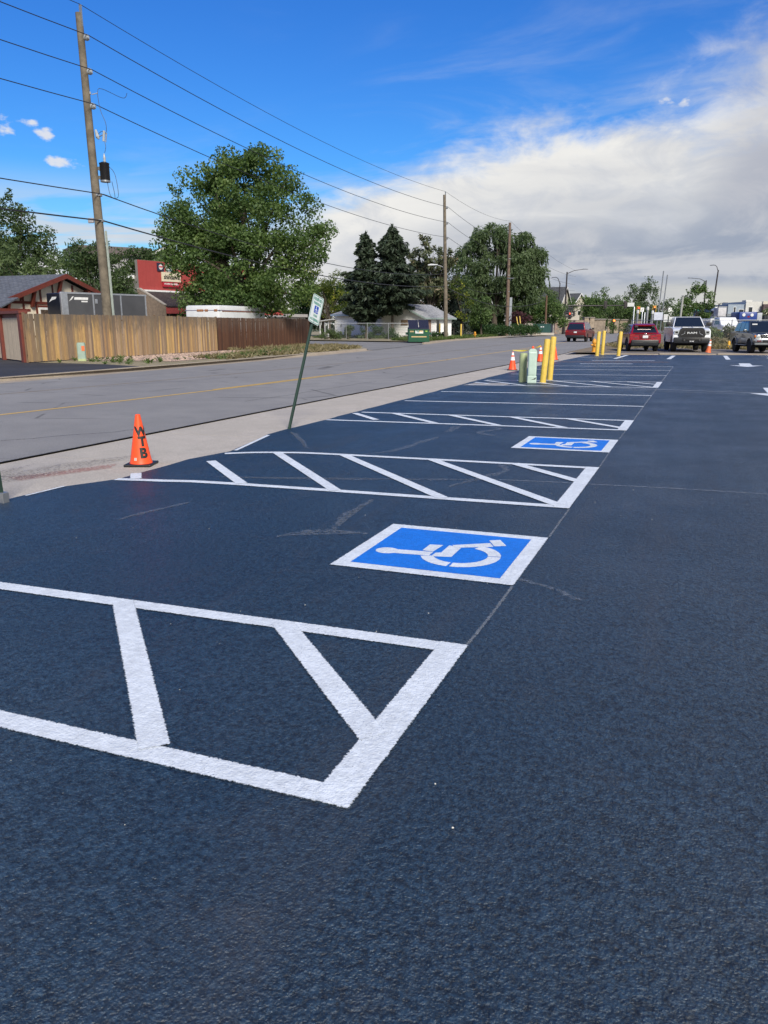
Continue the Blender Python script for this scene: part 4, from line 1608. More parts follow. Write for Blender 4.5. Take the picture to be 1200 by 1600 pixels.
for x, s_ in ((.62, .55),):
    b = MB()                                # swoosh and name on the side
    b.add([(x - .22, -.006, 2.82), (x + .03, -.006, 3.10), (x + .12, -.006, 3.11), (x - .02, -.006, 2.94), (x - .14, -.006, 2.88)], [(0, 1, 2, 3, 4)])
    b.add([(x + .12, -.006, 2.94), (x + .95, -.006, 2.94), (x + .98, -.006, 3.07), (x + .16, -.006, 3.07)], [(0, 1, 2, 3)])
    b.add([(x + .55, -.006, 2.82), (x + .92, -.006, 2.82), (x + .92, -.006, 2.89), (x + .55, -.006, 2.89)], [(0, 1, 2, 3)])
    b.build('lettering', TRIMW, t, recalc=False)
b = MB()
b.box((2.0, -.03, 2.75), (2.16, -.004, 3.0), .015)
b.build('vent', ALU, t)
b = MB()
b.add([(-.024, 1.2, 2.8), (-.024, .85, 3.08), (-.024, .4, 3.08), (-.024, .5, 2.97), (-.024, .9, 2.9)], [(0, 1, 2, 3, 4)])
b.build('emblem', TRIMW, t, recalc=False)
for x in (L * .52, L * .62):
    b = MB()
    b.lathe([(.36, 0), (.36, .22)], 18, 'y', (x, .02, .36))
    b.build('wheel', RUBBER, t)

WHT = M('chalky_white_trailer', (.62, .64, .66), .5, 0, .06, 1.5)
RUST = M('rust_streak', (.30, .13, .06), .8, 0, .4, 9)
t = thing('white_trailer', 'old white box trailer with rounded corners and rust-streaked seam', 'trailer', (-31.75, 43.5, 0), math.atan2(.1, 2.7))
b = MB()
b.box((0, 0, .5), (2.6, 6.2, 2.86), .16)
b.build('body', WHT, t, smooth=True)
b = MB()
b.box((-.012, -.012, 2.52), (2.612, 6.1, 2.56))
b.build('seam', M('seam_violet', (.16, .15, .24), .6), t)
for x, w_ in ((.9, .5), (1.5, .25), (2.2, .25)):
    b = MB()
    b.box((x, -.016, 2.46), (x + w_, -.0125, 2.60))
    b.build('rust_patch', RUST, t)
b = MB()
b.box((2.613, .3, 2.46), (2.617, 5.9, 2.515))
b.build('rust_patch', RUST, t)
for y in (2.6, 3.5):
    b = MB()
    b.lathe([(.34, 0), (.34, .2)], 16, 'y', (0, 0, 0))
    o = b.build('wheel', RUBBER, t)
    o.location = (2.45, y, .34)
    o.rotation_euler = (0, 0, R(90))

# ------------------------------------------------------------------ red shop
REDW = M('red_metal_siding', (.33, .050, .046), .55, 0, .06, 2)
GREYW = M('grey_metal_siding', (.19, .18, .165), .6, 0, .08, 2)
BRICKW = M('tan_block', (.21, .16, .12), .85, 0, .18, 5, .004, 30)
a, c = Vector((-44.7, 55.3, 0)), Vector((-43.1, 63.5, 0))
d = (c - a)
t = thing('power_equipment_shop', 'red-fronted equipment shop with signs over a brown shake awning', 'shop', a, math.atan2(d.y, d.x))
# local x along the front, -y towards the road
L = 15.0
b = MB()
b.box((0, .30, 0), (L, .6, 7.0))
b.build('parapet', GREYW, t)
x = 0.0
while x < L:
    b = MB()
    b.box((x + .004, .26, 4.5), (x + .416, .298, 6.98))
    b.build('panel', REDW, t)
    x += .42
b = MB()
b.box((0, .6, 0), (L, 14, 5.7))
b.build('wall', GREYW, t)
y = 1.0
while y < 13.5:
    b = MB()
    b.box((-.03, y, 0), (-.002, y + .06, 5.6))
    b.build('rib', GREYW, t)
    y += .6
b = MB()
b.box((-.25, .75, 5.45), (-.02, 14, 5.75))
b.build('gutter', TRIMW, t)
b = MB()
b.tube([(-.14, 1.9, 5.5), (-.14, 1.9, 0)], .09, 8)
b.build('downpipe', TRIMW, t)
b = MB()
b.prism([(.28, 0), (.28, 4.55), (.05, 4.55), (-2.9, 3.2), (-2.9, 0)], -.22, 0, 'yz')
b.build('side_wall', BRICKW, t)
b = MB()
b.prism([(.28, 4.56), (.05, 4.56), (-2.95, 3.21), (-2.95, 3.30), (.05, 4.68), (.28, 4.68)], -.24, .02, 'yz')
b.build('coping', M('stone_coping', (.34, .31, .27), .8), t)
roof_slab('awning', (0.02, -3.0, 3.15), (L, -3.0, 3.15), (L, .24, 4.5), (.02, .24, 4.5), .08, SH_BROWN, t)
b = MB()
b.box((0.0, -.02, 4.42), (L, .25, 4.56))
b.build('flashing', TRIMW, t)
b = MB()
b.box((.02, -2.9, 2.55), (L, -2.75, 3.08))
b.build('fascia', REDW, t)
b = MB()
b.box((0, -.4, 0), (L, .2, 2.8))
b.build('shop_front', M('brown_shop_front', (.085, .05, .035), .7), t)
for x, w_, mm in ((.7, 1.3, GLASSD), (2.7, 2.6, M('amber_poster', (.42, .20, .04), .6)), (6, 2.4, GLASSD)):
    b = MB()
    b.box((x, -.46, .7), (x + w_, -.405, 2.5))
    f = b.build('window', M('dark_frame', (.03, .025, .022), .5), t)
    b = MB()
    b.box((x + .08, -.475, .78), (x + w_ - .08, -.462, 2.42))
    b.build('pane', mm, f)
for x in (.3, 2.3, 5.5):
    b = MB()
    b.box((x, -2.85, 0), (x + .14, -2.7, 2.55))
    b.build('column', M('dark_frame', (.03, .025, .022), .5), t)
# main sign: cream face over a red strip
b = MB()
b.box((2.45, .06, 5.32), (4.55, .24, 6.12), .02)
s1 = b.build('main_sign', M('cream_sign', (.62, .56, .42), .5, 0, .04), t)
b = MB()
b.box((2.52, .08, 4.88), (4.50, .24, 5.32), .02)
s2 = b.build('lower_sign', M('crimson_sign', (.34, .014, .03), .5, 0, .04), t)
lettering('shindaiwa', .55, STENCIL, s1, (3.5, .055, 5.72), (1, 0, 0), (0, 0, 1), bold=.02, width=1.75)
lettering('POWER EQUIPMENT', .2, TRIMW, s2, (3.5, .075, 5.12), (1, 0, 0), (0, 0, 1), bold=.006, width=1.7)
for i, (x, cols) in enumerate(((2.05, ((.02, .02, .05), (.55, .06, .07), (.6, .6, .6))), (3.0, ((.55, .56, .58), (.02, .12, .12), (.55, .06, .07))), (3.95, ((.5, .08, .09), (.6, .6, .6), (.02, .02, .05))))):
    b = MB()
    b.box((x, .16, 6.18), (x + .70, .255, 6.86))
    p = b.build('brand_sign', M('brand_%d' % i, cols[0], .5, 0, .04), t)
    b = MB()
    if i == 0:
        b.lathe([(.22, 0), (.22, .006)], 20, 'y', (x + .35, .150, 6.52))
        b.build('emblem', M('brand_a%d' % i, cols[2], .5), p)
        b = MB()
        b.box((x + .15, .140, 6.49), (x + .55, .149, 6.60))
        b.build('emblem_bar', M('brand_b%d' % i, cols[1], .5), p)
    elif i == 1:
        b.box((x + .12, .150, 6.50), (x + .34, .159, 6.72))
        b.box((x + .38, .150, 6.50), (x + .58, .159, 6.66))
        b.box((x + .08, .150, 6.22), (x + .62, .159, 6.30))
        b.build('emblem_bar', M('brand_b%d' % i, cols[1], .5), p)
    else:
        b.box((x + .1, .150, 6.4), (x + .6, .159, 6.66))
        b.build('emblem_bar', M('brand_b%d' % i, cols[1], .5), p)

# ------------------------------------------------------------------ houses further left, over the trees
def gable_house(name, label, p0, az, w, dep, eave, ridge, wall, roof, trim=None, over=.4, z0=0.0, wins=(), cat='house', group=None):
    """gable front of width w; az: compass direction the front faces; p0: middle of the front"""
    t = thing(name, label, cat, (p0[0], p0[1], z0), 0, group)
    t.rotation_euler = (0, 0, math.pi - az)       # local -y is the front
    b = MB()
    b.prism([(-w / 2, 0), (w / 2, 0), (w / 2, eave), (0, ridge - .05), (-w / 2, eave)], 0, dep, 'xz')
    b.build('wall', wall, t)
    k = (ridge - eave) / (w / 2)
    for s_ in (-1, 1):
        roof_slab('roof', (s_ * (w / 2 + over), -over, eave - k * over), (s_ * (w / 2 + over), dep + over, eave - k * over), (0, dep + over, ridge), (0, -over, ridge), .12, roof, t)
        b = MB()
        e = s_ * (w / 2 + over)
        b.prism([(e, eave - k * over - .22), (0, ridge - .22), (0, ridge + .02), (e, eave - k * over + .02)], -over - .05, -over - .004, 'xz')
        b.build('barge_board', trim or TRIMW, t)
    for (x, z, ww, hh) in wins:
        b = MB()
        b.box((x - ww / 2 - .08, -.05, z - .08), (x + ww / 2 + .08, -.003, z + hh + .08))
        f = b.build('window', trim or TRIMW, t)
        b = MB()
        b.box((x - ww / 2, -.07, z), (x + ww / 2, -.052, z + hh))
        b.build('pane', GLASSD, f)
    return t


p = at(262, 400, 100)
gable_house('grey_house', 'dark grey gabled house showing over the trees behind the red shop', (p.x, p.y), R(130), 5.6, 12, 9.6, 11.2, M('grey_siding', (.075, .07, .085), .8), SH_BROWN, wins=((0, 7.5, 1.0, 1.2),))
p = at(113, 410, 96)
t = thing('apartment_block', 'grey apartment block with dark striped balcony between the left trees', 'apartment block', (p.x, p.y, 0), R(-35))
b = MB()
b.box((-2.2, 0, 0), (4, 8, 9.6))
b.build('wall', M('apartment_grey', (.28, .28, .29), .8), t)
b = MB()
b.box((-2.8, -.4, 9.6), (4.5, 8.3, 10.5))
b.build('roof', SH_BROWN if False else M('apartment_roof', (.12, .10, .10), .8), t)
for i in range(5):
    b = MB()
    b.box((-2.0 + i * .42, -.12, 8.0), (-1.82 + i * .42, -.01, 9.5))
    b.build('balcony_slat', M('dark_slat', (.04, .04, .06), .6), t)
b = MB()
b.box((.6, -.08, 8.1), (1.9, -.01, 9.3))
f = b.build('window', TRIMW, t)
b = MB()
b.box((.7, -.1, 8.2), (1.8, -.085, 9.2))
b.build('pane', GLASSD, f)

# ------------------------------------------------------------------ white house across the side street
SIDING = M('white_siding', (.88, .88, .88), .7, 0, .05, 3)
EAVE_B = M('blue_grey_fascia', (.20, .27, .36), .6)
EAVE_G = M('sage_fascia', (.26, .33, .32), .6)
t = thing('white_house', 'white clapboard house with pale roof behind the two spruces', 'house', (-44.2, 92.2, .1), math.atan2(-1.9, 7.9))
L = 8.2
b = MB()
b.box((0, 0.02, 0), (L, 6, 2.9))
b.build('wall', SIDING, t)
for i in range(9):
    b = MB()
    b.prism([(-.02, i * .32), (0.018, i * .32 + .31), (0.018, i * .32)], 0, L, 'yz')
    b.build('siding_board', SIDING, t)
roof_slab('roof', (-.35, -.35, 2.85), (L, -.35, 2.85), (L, 3.2, 4.2), (2.4, 3.2, 4.2), .10, SH_GREY, t)
roof_slab('roof', (-.35, 6.35, 2.85), (-.35, -.35, 2.85), (2.38, 3.19, 4.2), (2.38, 3.21, 4.2), .09, SH_GREY, t)
b = MB()
b.box((-.4, -.42, 2.62), (L, -.36, 2.84))
b.build('fascia', EAVE_B, t)
b = MB()
b.tube([(1.6, .6, 3.0), (1.6, .6, 3.55)], .07, 8)
b.build('vent_pipe', BLACK, t)
b = MB()
b.box((1.0, -.10, 1.3), (1.12, -.021, 1.6))
b.build('meter', STEEL, t)
# gabled wing nearer the street
g0 = Vector((-36.4, 89.0, .1))
t = thing('gabled_cottage', 'white gabled cottage end with sage eaves behind the dumpster', 'house', g0, math.atan2(-1.9, 6.2))
w = 6.45
b = MB()
b.prism([(0, 0), (w, 0), (w, 2.45), (3.0, 3.86), (0, 2.45)], .02, 5.6, 'xz')
b.build('wall', SIDING, t)
for i in range(11):
    z0_, z1_ = i * .32, i * .32 + .31
    xa = 0 if z1_ < 2.45 else (z1_ - 2.45) / 1.41 * 3.0
    xb = w if z1_ < 2.45 else w - (z1_ - 2.45) / 1.41 * 3.45
    b = MB()
    b.prism([(-.02, z0_), (.018, z1_), (.018, z0_)], xa, xb, 'yz')
    b.build('siding_board', SIDING, t)
roof_slab('roof', (w + .45, -.4, 2.34), (w + .45, 6, 2.34), (3.0, 6, 3.95), (3.0, -.4, 3.95), .10, SH_GREY, t)
roof_slab('roof', (-.4, -.4, 2.31), (-.4, 6, 2.31), (2.995, 6, 3.95), (2.995, -.4, 3.95), .10, SH_GREY, t)
for (xa, za), (xb, zb) in (((w + .45, 2.34), (3.0, 3.95)), ((-.4, 2.31), (3.0, 3.95))):
    b = MB()
    b.prism([(xa, za - .2), (xb, zb - .2), (xb, zb + .01), (xa, za + .01)], -.47, -.405, 'xz')
    b.build('barge_board', EAVE_G, t)
b = MB()
b.box((w + .455, -.4, 2.16), (w + .50, 6, 2.34))
b.build('fascia', EAVE_G, t)
def win(t, x, z, ww, hh, glass=GLASSD, frame=TRIMW, face='front', W_=w):
    b = MB()
    if face == 'front':
        b.box((x - .07, -.06, z - .07), (x + ww + .07, -.021, z + hh + .07))
    else:
        b.box((W_ + .004, x - .07, z - .07), (W_ + .05, x + ww + .07, z + hh + .07))
    f = b.build('window', frame, t)
    b = MB()
    if face == 'front':
        b.box((x, -.075, z), (x + ww, -.062, z + hh))
    else:
        b.box((W_ + .051, x, z), (W_ + .062, x + ww, z + hh))
    b.build('pane', glass, f)
win(t, 3.1, 1.55, .9, .5, M('brown_blind', (.20, .14, .09), .6), M('brown_frame', (.22, .16, .12), .7))
win(t, 2.4, .7, .55, 1.4, face='side')
b = MB()
b.box((w + .002, .4, .1), (w + .05, 1.3, 2.1))
b.build('door', M('pink_brown_door', (.30, .19, .15), .7), t)
# lean-to at the left end of the white house
t = thing('carport', 'low white lean-to carport with dark opening beside the white house', 'carport', (-45.9, 92.4, .1), math.atan2(-1.9, 7.9))
roof_slab('roof', (-.6, -.8, 2.0), (1.9, -.8, 2.25), (1.9, 4, 2.35), (-.6, 4, 2.1), .08, TRIMW, t)
for x in (-.3, .5, 1.1):
    b = MB()
    b.box((x, -.5, 0), (x + .1, -.4, 2.05))
    b.build('post', TRIMW, t)
b = MB()
b.box((-.2, 2.5, 0), (1.8, 2.6, 1.95))
b.build('back_wall', M('dark_opening', (.03, .032, .036), .8), t)
t = thing('grey_shed', 'flat grey shed roof seen over the end of the dark fence', 'shed', (-47.2, 84.6, .05), math.atan2(-1.9, 7.9))
b = MB()
b.box((-3.0, 0, 0), (.6, 3, 2.5))
b.build('wall', M('shed_wall', (.30, .29, .29), .8), t)
b = MB()
b.box((-3.2, -.3, 2.5), (.8, 3.2, 2.85))
b.build('roof', M('shed_roof', (.34, .33, .33), .8), t)

# chain-link fence before it
LINK = M('chain_link', (.30, .32, .33), .5, .6)


def chain_fence(label, pts, h, z0=.05, step=2.6, mesh_gap=.16, dark=False, group='chain-link fences'):
    t = thing('chain_link_fence', label, 'fence', (pts[0][0], pts[0][1], z0), 0, group)
    mat = M('dark_fence', (.05, .045, .04), .8) if dark else STEEL
    o = Vector((*pts[0], 0))
    for a, c in zip(pts[:-1], pts[1:]):
        a, c = Vector((*a, 0)) - o, Vector((*c, 0)) - o
        L = (c - a).length
        n = max(1, round(L / step))
        for i in range(n + 1):
            p = a.lerp(c, i / n)
            b = MB()
            b.tube([p, p + Vector((0, 0, h + .05))], .035 if not dark else .07, 6)
            b.build('post', mat, t)
        b = MB()
        b.tube([a + Vector((0, 0, h)), c + Vector((0, 0, h))], .024 if not dark else .05, 6)
        b.build('top_rail', mat, t)
        m = MB()
        d = (c - a).normalized()
        s_ = -h
        w_ = .0022
        while s_ < L:
            for sg in (1, -1):
                x0, x1 = (s_, s_ + h) if sg > 0 else (s_ + h, s_)
                z0_, z1_ = 0.0, h
                p0_, p1_ = [x0, z0_], [x1, z1_]
                for lim in (0, L):              # clip to the run
                    pass
                q = [(x0 + (x1 - x0) * f, h * f) for f in (0, 1)]
                f0 = max(0, (0 - s_) / h) if sg > 0 else max(0, (s_ + h - L) / h)
                f1 = min(1, (L - s_) / h) if sg > 0 else min(1, (s_ + h) / h)
                if f1 <= f0:
                    continue
                A, B = [a + d * (x0 + (x1 - x0) * f) + Vector((0, 0, h * f)) for f in (f0, f1)]
                e = d * w_ * 1.4
                m.add([A - e, A + e, B + e, B - e], [(0, 1, 2, 3)])
            s_ += mesh_gap
        o_ = m.build('wire_mesh', LINK if not dark else mat, t, recalc=False)
        o_['kind'] = 'stuff'
    return t


chain_fence('chain-link fence with steel posts before the white house', [(at(508, 527, 88).x, at(508, 527, 88).y), (at(640, 527, 88).x, at(640, 527, 88).y)], 1.75)
chain_fence('low dark fence with wooden posts below the hedge across the road', [(-30.3, 92), (-29.8, 101), (-29.5, 109)], 1.15, dark=True, mesh_gap=.25)

# dumpster
DG = M('dumpster_green', (.004, .066, .032), .45, 0, .12, 3)
t = thing('dumpster', 'green dumpster with two dark ribbed lids and a white company plate', 'dumpster', (-25.2, 70.9, -.04), R(24))
b = MB()
b.prism([(-.75, .12), (.75, .12), (.75, 1.42), (-.75, 1.22)], -.98, .98, 'yz')
b.box((-1.02, -.80, 1.16), (1.02, -.755, 1.26))
b.box((-1.02, -.80, .10), (1.02, -.755, .22))
b.build('bin', DG, t)
for s_ in (-1, 1):
    b = MB()
    b.box((s_ * .98, -.35, .75), (s_ * 1.20, .35, .98))
    b.build('lift_pocket', DG, t)
    b = MB()
    x0, x1 = (.03, .97) if s_ > 0 else (-.97, -.03)
    b.add([(x0, -.72, 1.30), (x1, -.72, 1.30), (x1, .55, 2.12), (x0, .55, 2.12), (x0, -.72, 1.24), (x1, -.72, 1.24), (x1, .55, 2.04), (x0, .55, 2.04)],
          [(0, 1, 2, 3), (4, 5, 6, 7), (0, 1, 5, 4), (1, 2, 6, 5), (2, 3, 7, 6), (3, 0, 4, 7)])
    LIDM = M('navy_lid', (.020, .022, .040), .45)
    lid = b.build('lid', LIDM, t)
    for i in range(7):
        x = x0 + .06 + i * .13
        b = MB()
        b.add([(x, -.70, 1.312), (x + .05, -.70, 1.312), (x + .05, .5, 2.09), (x, .5, 2.09), (x, -.70, 1.345), (x + .05, -.70, 1.345), (x + .05, .5, 2.125), (x, .5, 2.125)],
              [(4, 5, 6, 7), (0, 1, 5, 4), (1, 2, 6, 5), (2, 3, 7, 6), (3, 0, 4, 7)])
        b.build('rib', LIDM, lid)
b = MB()
b.box((-.34, -.765, .88), (.40, -.752, 1.22))
p = b.build('company_plate', TRIMW, t)
lettering('W', .30, M('plate_green', (.01, .16, .09), .5), p, (-.10, -.77, 1.05), (1, 0, 0), (0, 0, 1), bold=.012, width=.30)
lettering('M', .30, M('plate_gold', (.55, .32, .05), .5), p, (.19, -.77, 1.05), (1, 0, 0), (0, 0, 1), bold=.012, width=.26)
SANDL = M('sand_label', (.50, .36, .18), .6)
for a in ((-.72, .52, .72, .62), (-.85, 1.0, -.48, 1.08), (-.85, 1.12, -.48, 1.22)):
    b = MB()
    b.box((a[0], -.765, a[1]), (a[2], -.753, a[3]))
    b.build('label_strip', SANDL, t)
b = MB()
b.lathe([(.11, 0), (.11, .012)], 14, 'y', (.70, -.768, 1.12))
b.build('round_label', M('lime_label', (.25, .42, .06), .6), t)

# ------------------------------------------------------------------ trees and shrubs
GT = 'trees across the road'


def rel(L):
    return [(A_(x, z, d), r) for x, z, d, r in L]


c = at(25, 500, 75)
broad_tree('maple_tree', 'tall dark leafy tree at the picture edge above the half-timbered house', gz(c), rel([(-1.2, 10.4, 0, (3.4, 3, 3.0)), (.6, 8.6, 0, (2.6, 2.6, 2.2)), (-2.5, 7, 0, (3.2, 3, 2.5)), (1.4, 6.0, 0, (1.6, 2, 1.4))]), 110, .85, 170, .24, LEAF_DARK, .35, 4, 16, GT, .3, twigs=14)
c = at(88, 480, 76)
broad_tree('sparse_tree', 'thin open-crowned tree between the tall dark tree and the utility pole', gz(c), rel([(-.4, 8.8, 0, (1.3, 1.2, 1.6)), (.7, 8.2, 0, (.9, .9, .7)), (-1.0, 6.8, 0, (1.3, 1.2, 1.4)), (.2, 5.4, 0, (1.6, 1.6, 1.2))]), 34, .62, 150, .22, LEAF_DARK, .2, 4, 14, GT, .5, twigs=8)
c = at(30, 500, 62)
broad_tree('silver_shrub_tree', 'pale feathery olive-green tree row right behind the house roof', gz(c), rel([(-3.0, 4.6, 0, (2.2, 1.6, 2.4)), (.3, 4.9, 0, (2.3, 1.6, 2.3)), (3.0, 4.8, 0, (1.5, 1.4, 2.1)), (-6, 4.6, 0, (2, 1.6, 2.4))]), 120, .62, 210, .20, LEAF_OLIVE, .2, 2, 12, GT, .4, stretch=2.0)
c = at(160, 500, 60)
broad_tree('juniper_tree', 'dense dark juniper behind the charcoal trailer and utility pole', gz(c), rel([(-.6, 4.4, 0, (1.8, 1.5, 2.6)), (1.0, 3.7, 0, (1.5, 1.4, 2.0)), (-1.0, 6.2, 0, (1.0, 1.0, 1.2)), (.2, 6.6, -.2, (.8, .8, 1.0)), (1.9, 3.2, 0, (.9, 1, 1.5))]), 95, .6, 250, .16, LEAF_DARK, .2, 2.5, 10, GT, .35, stretch=1.8, twigs=8)
c = at(122, 470, 90)
broad_tree('round_tree', 'small bright rounded tree top before the grey apartment block', gz(c), rel([(0, 8.4, 0, (1.7, 1.5, 1.3)), (-.3, 6.6, 0, (1.5, 1.5, 1.4)), (1.4, 7.2, 0, (1.1, 1.1, 1.1))]), 42, .6, 210, .22, LEAF_MID, .2, 5, 8, GT, .35)
c = at(185, 470, 84)
broad_tree('round_tree', 'bushy tree behind the grey wall of the red shop', gz(c), rel([(-1, 7.2, 0, (1.6, 1.6, 1.8)), (1.2, 7.7, 0, (1.7, 1.5, 1.9)), (2.8, 7.9, 0, (1.4, 1.4, 1.6)), (3.6, 6.5, 0, (1.6, 1.4, 1.5))]), 74, .62, 190, .23, LEAF_DARK, .25, 5, 8, GT, .35, twigs=8)
c = at(262, 470, 82)
broad_tree('round_tree', 'leafy green tree before the dark grey gable', gz(c), rel([(0, 7.4, 0, (1.5, 1.5, 1.8)), (1.2, 6.6, 0, (1.4, 1.4, 1.4)), (-1.2, 6.6, 0, (1.3, 1.3, 1.1))]), 46, .6, 220, .22, LEAF_MID, .2, 5, 8, GT, .35)
c = at(314, 500, 57)
broad_tree('young_tree', 'small lighter tree in front of the red shop beside the white trailer', gz(c), rel([(.2, 3.6, 0, (1.3, 1.2, 1.6)), (-.5, 2.6, 0, (1.2, 1.2, 1.3)), (.9, 4.7, 0, (.9, .9, .9)), (1.5, 3.2, 0, (1.2, 1.2, 1.5))]), 46, .55, 190, .20, LEAF_MID, .1, 1.5, 8, GT, .4, twigs=6)
c = at(515, 505, 112)
broad_tree('locust_tree', 'yellow-green locust tree behind the parking sign', gz(c), [(tuple(1.22 * q for q in a_), tuple(1.2 * q for q in b_)) for a_, b_ in rel([(-.8, 6.6, 0, (1.8, 1.6, 1.8)), (1.0, 5.6, 0, (2.0, 1.6, 1.8)), (-.5, 4.2, 0, (2.3, 1.8, 1.6)), (2.2, 4.3, 0, (1.3, 1.4, 1.4)), (-2.5, 5.2, 0, (1.4, 1.3, 1.5)), (0, 3.2, 0, (2.6, 1.6, 1.2))])], 84, .72, 170, .21, LEAF_YELLOW, .2, 3, 14, GT, .35, twigs=8)
c = at(505, 510, 118)
broad_tree('dark_tree', 'dark tree filling the gap behind the yellow-green locust', gz(c), rel([(0, 5.4, 0, (5.4, 2, 2.6)), (3.4, 5.2, 0, (3.0, 2, 2.8)), (-3.8, 4, 0, (3.2, 2, 2.8)), (0, 2.6, 0, (5.2, 2, 2.0))]), 200, .85, 130, .26, LEAF_HEDGE, .3, 2.5, 10, GT, .3)
GS = 'dark conifers by the white house'
c = at(572, 526, 94)
spruce('dark broad spruce with boughs to the ground before the white house', gz(c), 11.9, 3.3, LEAF_SPRUCE, 2.0, group=GS, ragged=.42)
c = at(613, 527, 93)
spruce('tallest dark spruce with bare lower trunk beside the dumpster', gz(c), 12.6, 3.9, LEAF_SPRUCE, 3.2, group=GS, ragged=.42, trunk_r=.19)
c = at(672, 515, 104)
broad_tree('pine_tree', 'open brown-tinged pine behind the gabled cottage', gz(c), rel([(.2, 9.6, 0, (1.9, 1.6, 1.6)), (-1.0, 11.4, 0, (1.0, 1.0, 1.1)), (1.9, 9.9, 0, (1.2, 1.2, 1.0)), (-1.8, 8.0, 0, (1.6, 1.5, 1.2)), (1.6, 7.4, 0, (2.1, 1.6, 1.3)), (-.4, 6.2, 0, (2.4, 1.8, 1.3)), (2.4, 5.6, 0, (1.5, 1.5, 1.2)), (-2.4, 5.4, 0, (1.5, 1.5, 1.3))]), 74, .62, 170, .30, LEAF_PINE, .24, 4, 18, GS, .5, stretch=2.2, twigs=10)
c = at(648, 515, 106)
broad_tree('pine_tree', 'ragged brownish pine just behind the tallest spruce', gz(c), rel([(0, 10.4, 0, (1.1, 1.1, 1.2)), (-.6, 8.6, 0, (1.5, 1.4, 1.3)), (1.2, 9.0, 0, (1.2, 1.2, 1.0)), (0, 6.6, 0, (2.3, 1.8, 1.5)), (.6, 4.6, 0, (2.6, 1.8, 1.6))]), 56, .62, 170, .30, LEAF_PINE, .22, 4, 14, GS, .5, stretch=2.2, twigs=8)
c = at(698, 515, 108)
broad_tree('dark_tree', 'dark mixed tree mass rising behind the second utility pole', gz(c), rel([(0, 6.5, 0, (3.2, 2.5, 3.5)), (-2.8, 5, 0, (2.5, 2, 3)), (2.0, 4.2, 0, (2.6, 2, 2.8)), (-5.5, 4.2, 0, (2.6, 2, 2.8))]), 150, .85, 130, .27, LEAF_DARK, .4, 3, 14, GT, .3)
c = at(715, 522, 104)
spruce('low blue-grey spruce between the second utility pole and the hedge', gz(c), 7.2, 1.75, LEAF_BLUE, .3, group=GS)
c = at(722, 520, 101)
broad_tree('golden_tree', 'bright yellow-green shoots glowing between dark trees by the pole', gz(c), rel([(-.9, 6.3, -.3, (1.0, .8, .6)), (.6, 4.6, -.3, (.8, .8, .9)), (.1, 3.2, -.3, (.7, .7, 1.0)), (-.3, 5.4, -.3, (.6, .6, .7))]), 20, .5, 190, .24, LEAF_YELLOW, .1, 2.5, 6, GT, .5)
c = at(752, 520, 108)
broad_tree('round_tree', 'rounded mid-green tree above the hedge, left of the third pole', gz(c), rel([(0, 3.7, 0, (1.6, 1.4, 1.9)), (-.6, 2.6, 0, (1.6, 1.4, 1.5))]), 38, .6, 200, .24, LEAF_MID, .15, 2, 6, GT, .4)
c = at(772, 521, 129)
willow('largest willow with grey-green hanging shoots behind the third pole', gz(c), rel([(-1.0, 14.2, 0, (3.2, 3, 2.6)), (-3.8, 12.0, 0, (2.9, 3, 3.2)), (3.2, 13.0, 0, (3.2, 3, 3.0)), (5.0, 10.2, 0, (2.4, 2.5, 3.2)), (0, 9.5, -.5, (4.6, 3, 3.4)), (-3.8, 7.5, 0, (2.6, 2.5, 2.6)), (3.8, 6.6, 0, (2.8, 2.5, 2.8)), (-1.0, 5.5, 0, (3.5, 2.6, 2.6)), (6.4, 12.0, 0, (1.3, 1.5, 1.6)), (6.6, 9.0, 0, (1.0, 1.2, 1.2))]), 210, LEAF_WILLOW)
c = at(842, 515, 140)
broad_tree('round_tree', 'slim grey-green tree at the end of the willow', gz(c), rel([(.2, 8.4, 0, (1.5, 1.4, 1.5)), (.2, 6.4, 0, (2.3, 2, 1.8)), (-1.2, 4, 0, (2.2, 2, 2)), (2, 4, 0, (2, 2, 1.8))]), 70, .8, 130, .30, LEAF_OLIVE, .2, 4, 8, GT, .45, twigs=6)
c = at(858, 518, 132)
broad_tree('round_tree', 'bright green bushy tree around the short brown pole', gz(c), rel([(.2, 4.0, 0, (2.1, 1.8, 1.9)), (-2.0, 3.4, 0, (1.6, 1.6, 1.6)), (1.4, 2.8, 0, (1.4, 1.4, 1.4))]), 60, .7, 150, .28, LEAF_MID, .15, 2, 8, GT, .4)
c = at(800, 518, 133)
broad_tree('dark_tree', 'dark undergrowth trees below the willow', gz(c), rel([(-4, 3.4, 0, (3, 2, 2.0)), (0, 3.6, 0, (3, 2, 2.2)), (3.5, 3.2, 0, (2.4, 2, 1.8))]), 110, .8, 120, .3, LEAF_HEDGE, .2, 2, 8, GT, .3)
c = at(812, 520, 123)
bush('plum_shrub', 'dark purple-leaved shrub behind the hedge by the third pole', gz(c), rel([(0, 2.6, 0, (1.9, 1.2, 1.0))]), 22, .6, 160, .22, LEAF_PLUM)
# clipped hedge
t = thing('hedge', 'long clipped dark green hedge along the far pavement', 'hedge', gz(at(775, 523, 113)), 0)
cl = []
for i in range(70):
    f = i / 69
    p = at(738, 523, 110).lerp(at(838, 521, 118), f)
    q = Vector((p.x, p.y, 0)) - Vector((t.location.x, t.location.y, 0))
    for _ in range(2):
        cl.append((np.array((q.x + random.uniform(-.4, .4), q.y + random.uniform(-.5, .5), random.uniform(.5, 1.35))), random.uniform(.5, .7)))
P, O, T = clump_cloud(cl, 230)
P[:, 2] = np.maximum(P[:, 2], .03)
leaf_object('foliage', P, .17, LEAF_HEDGE, t, O * .7, 1.1, None, T)
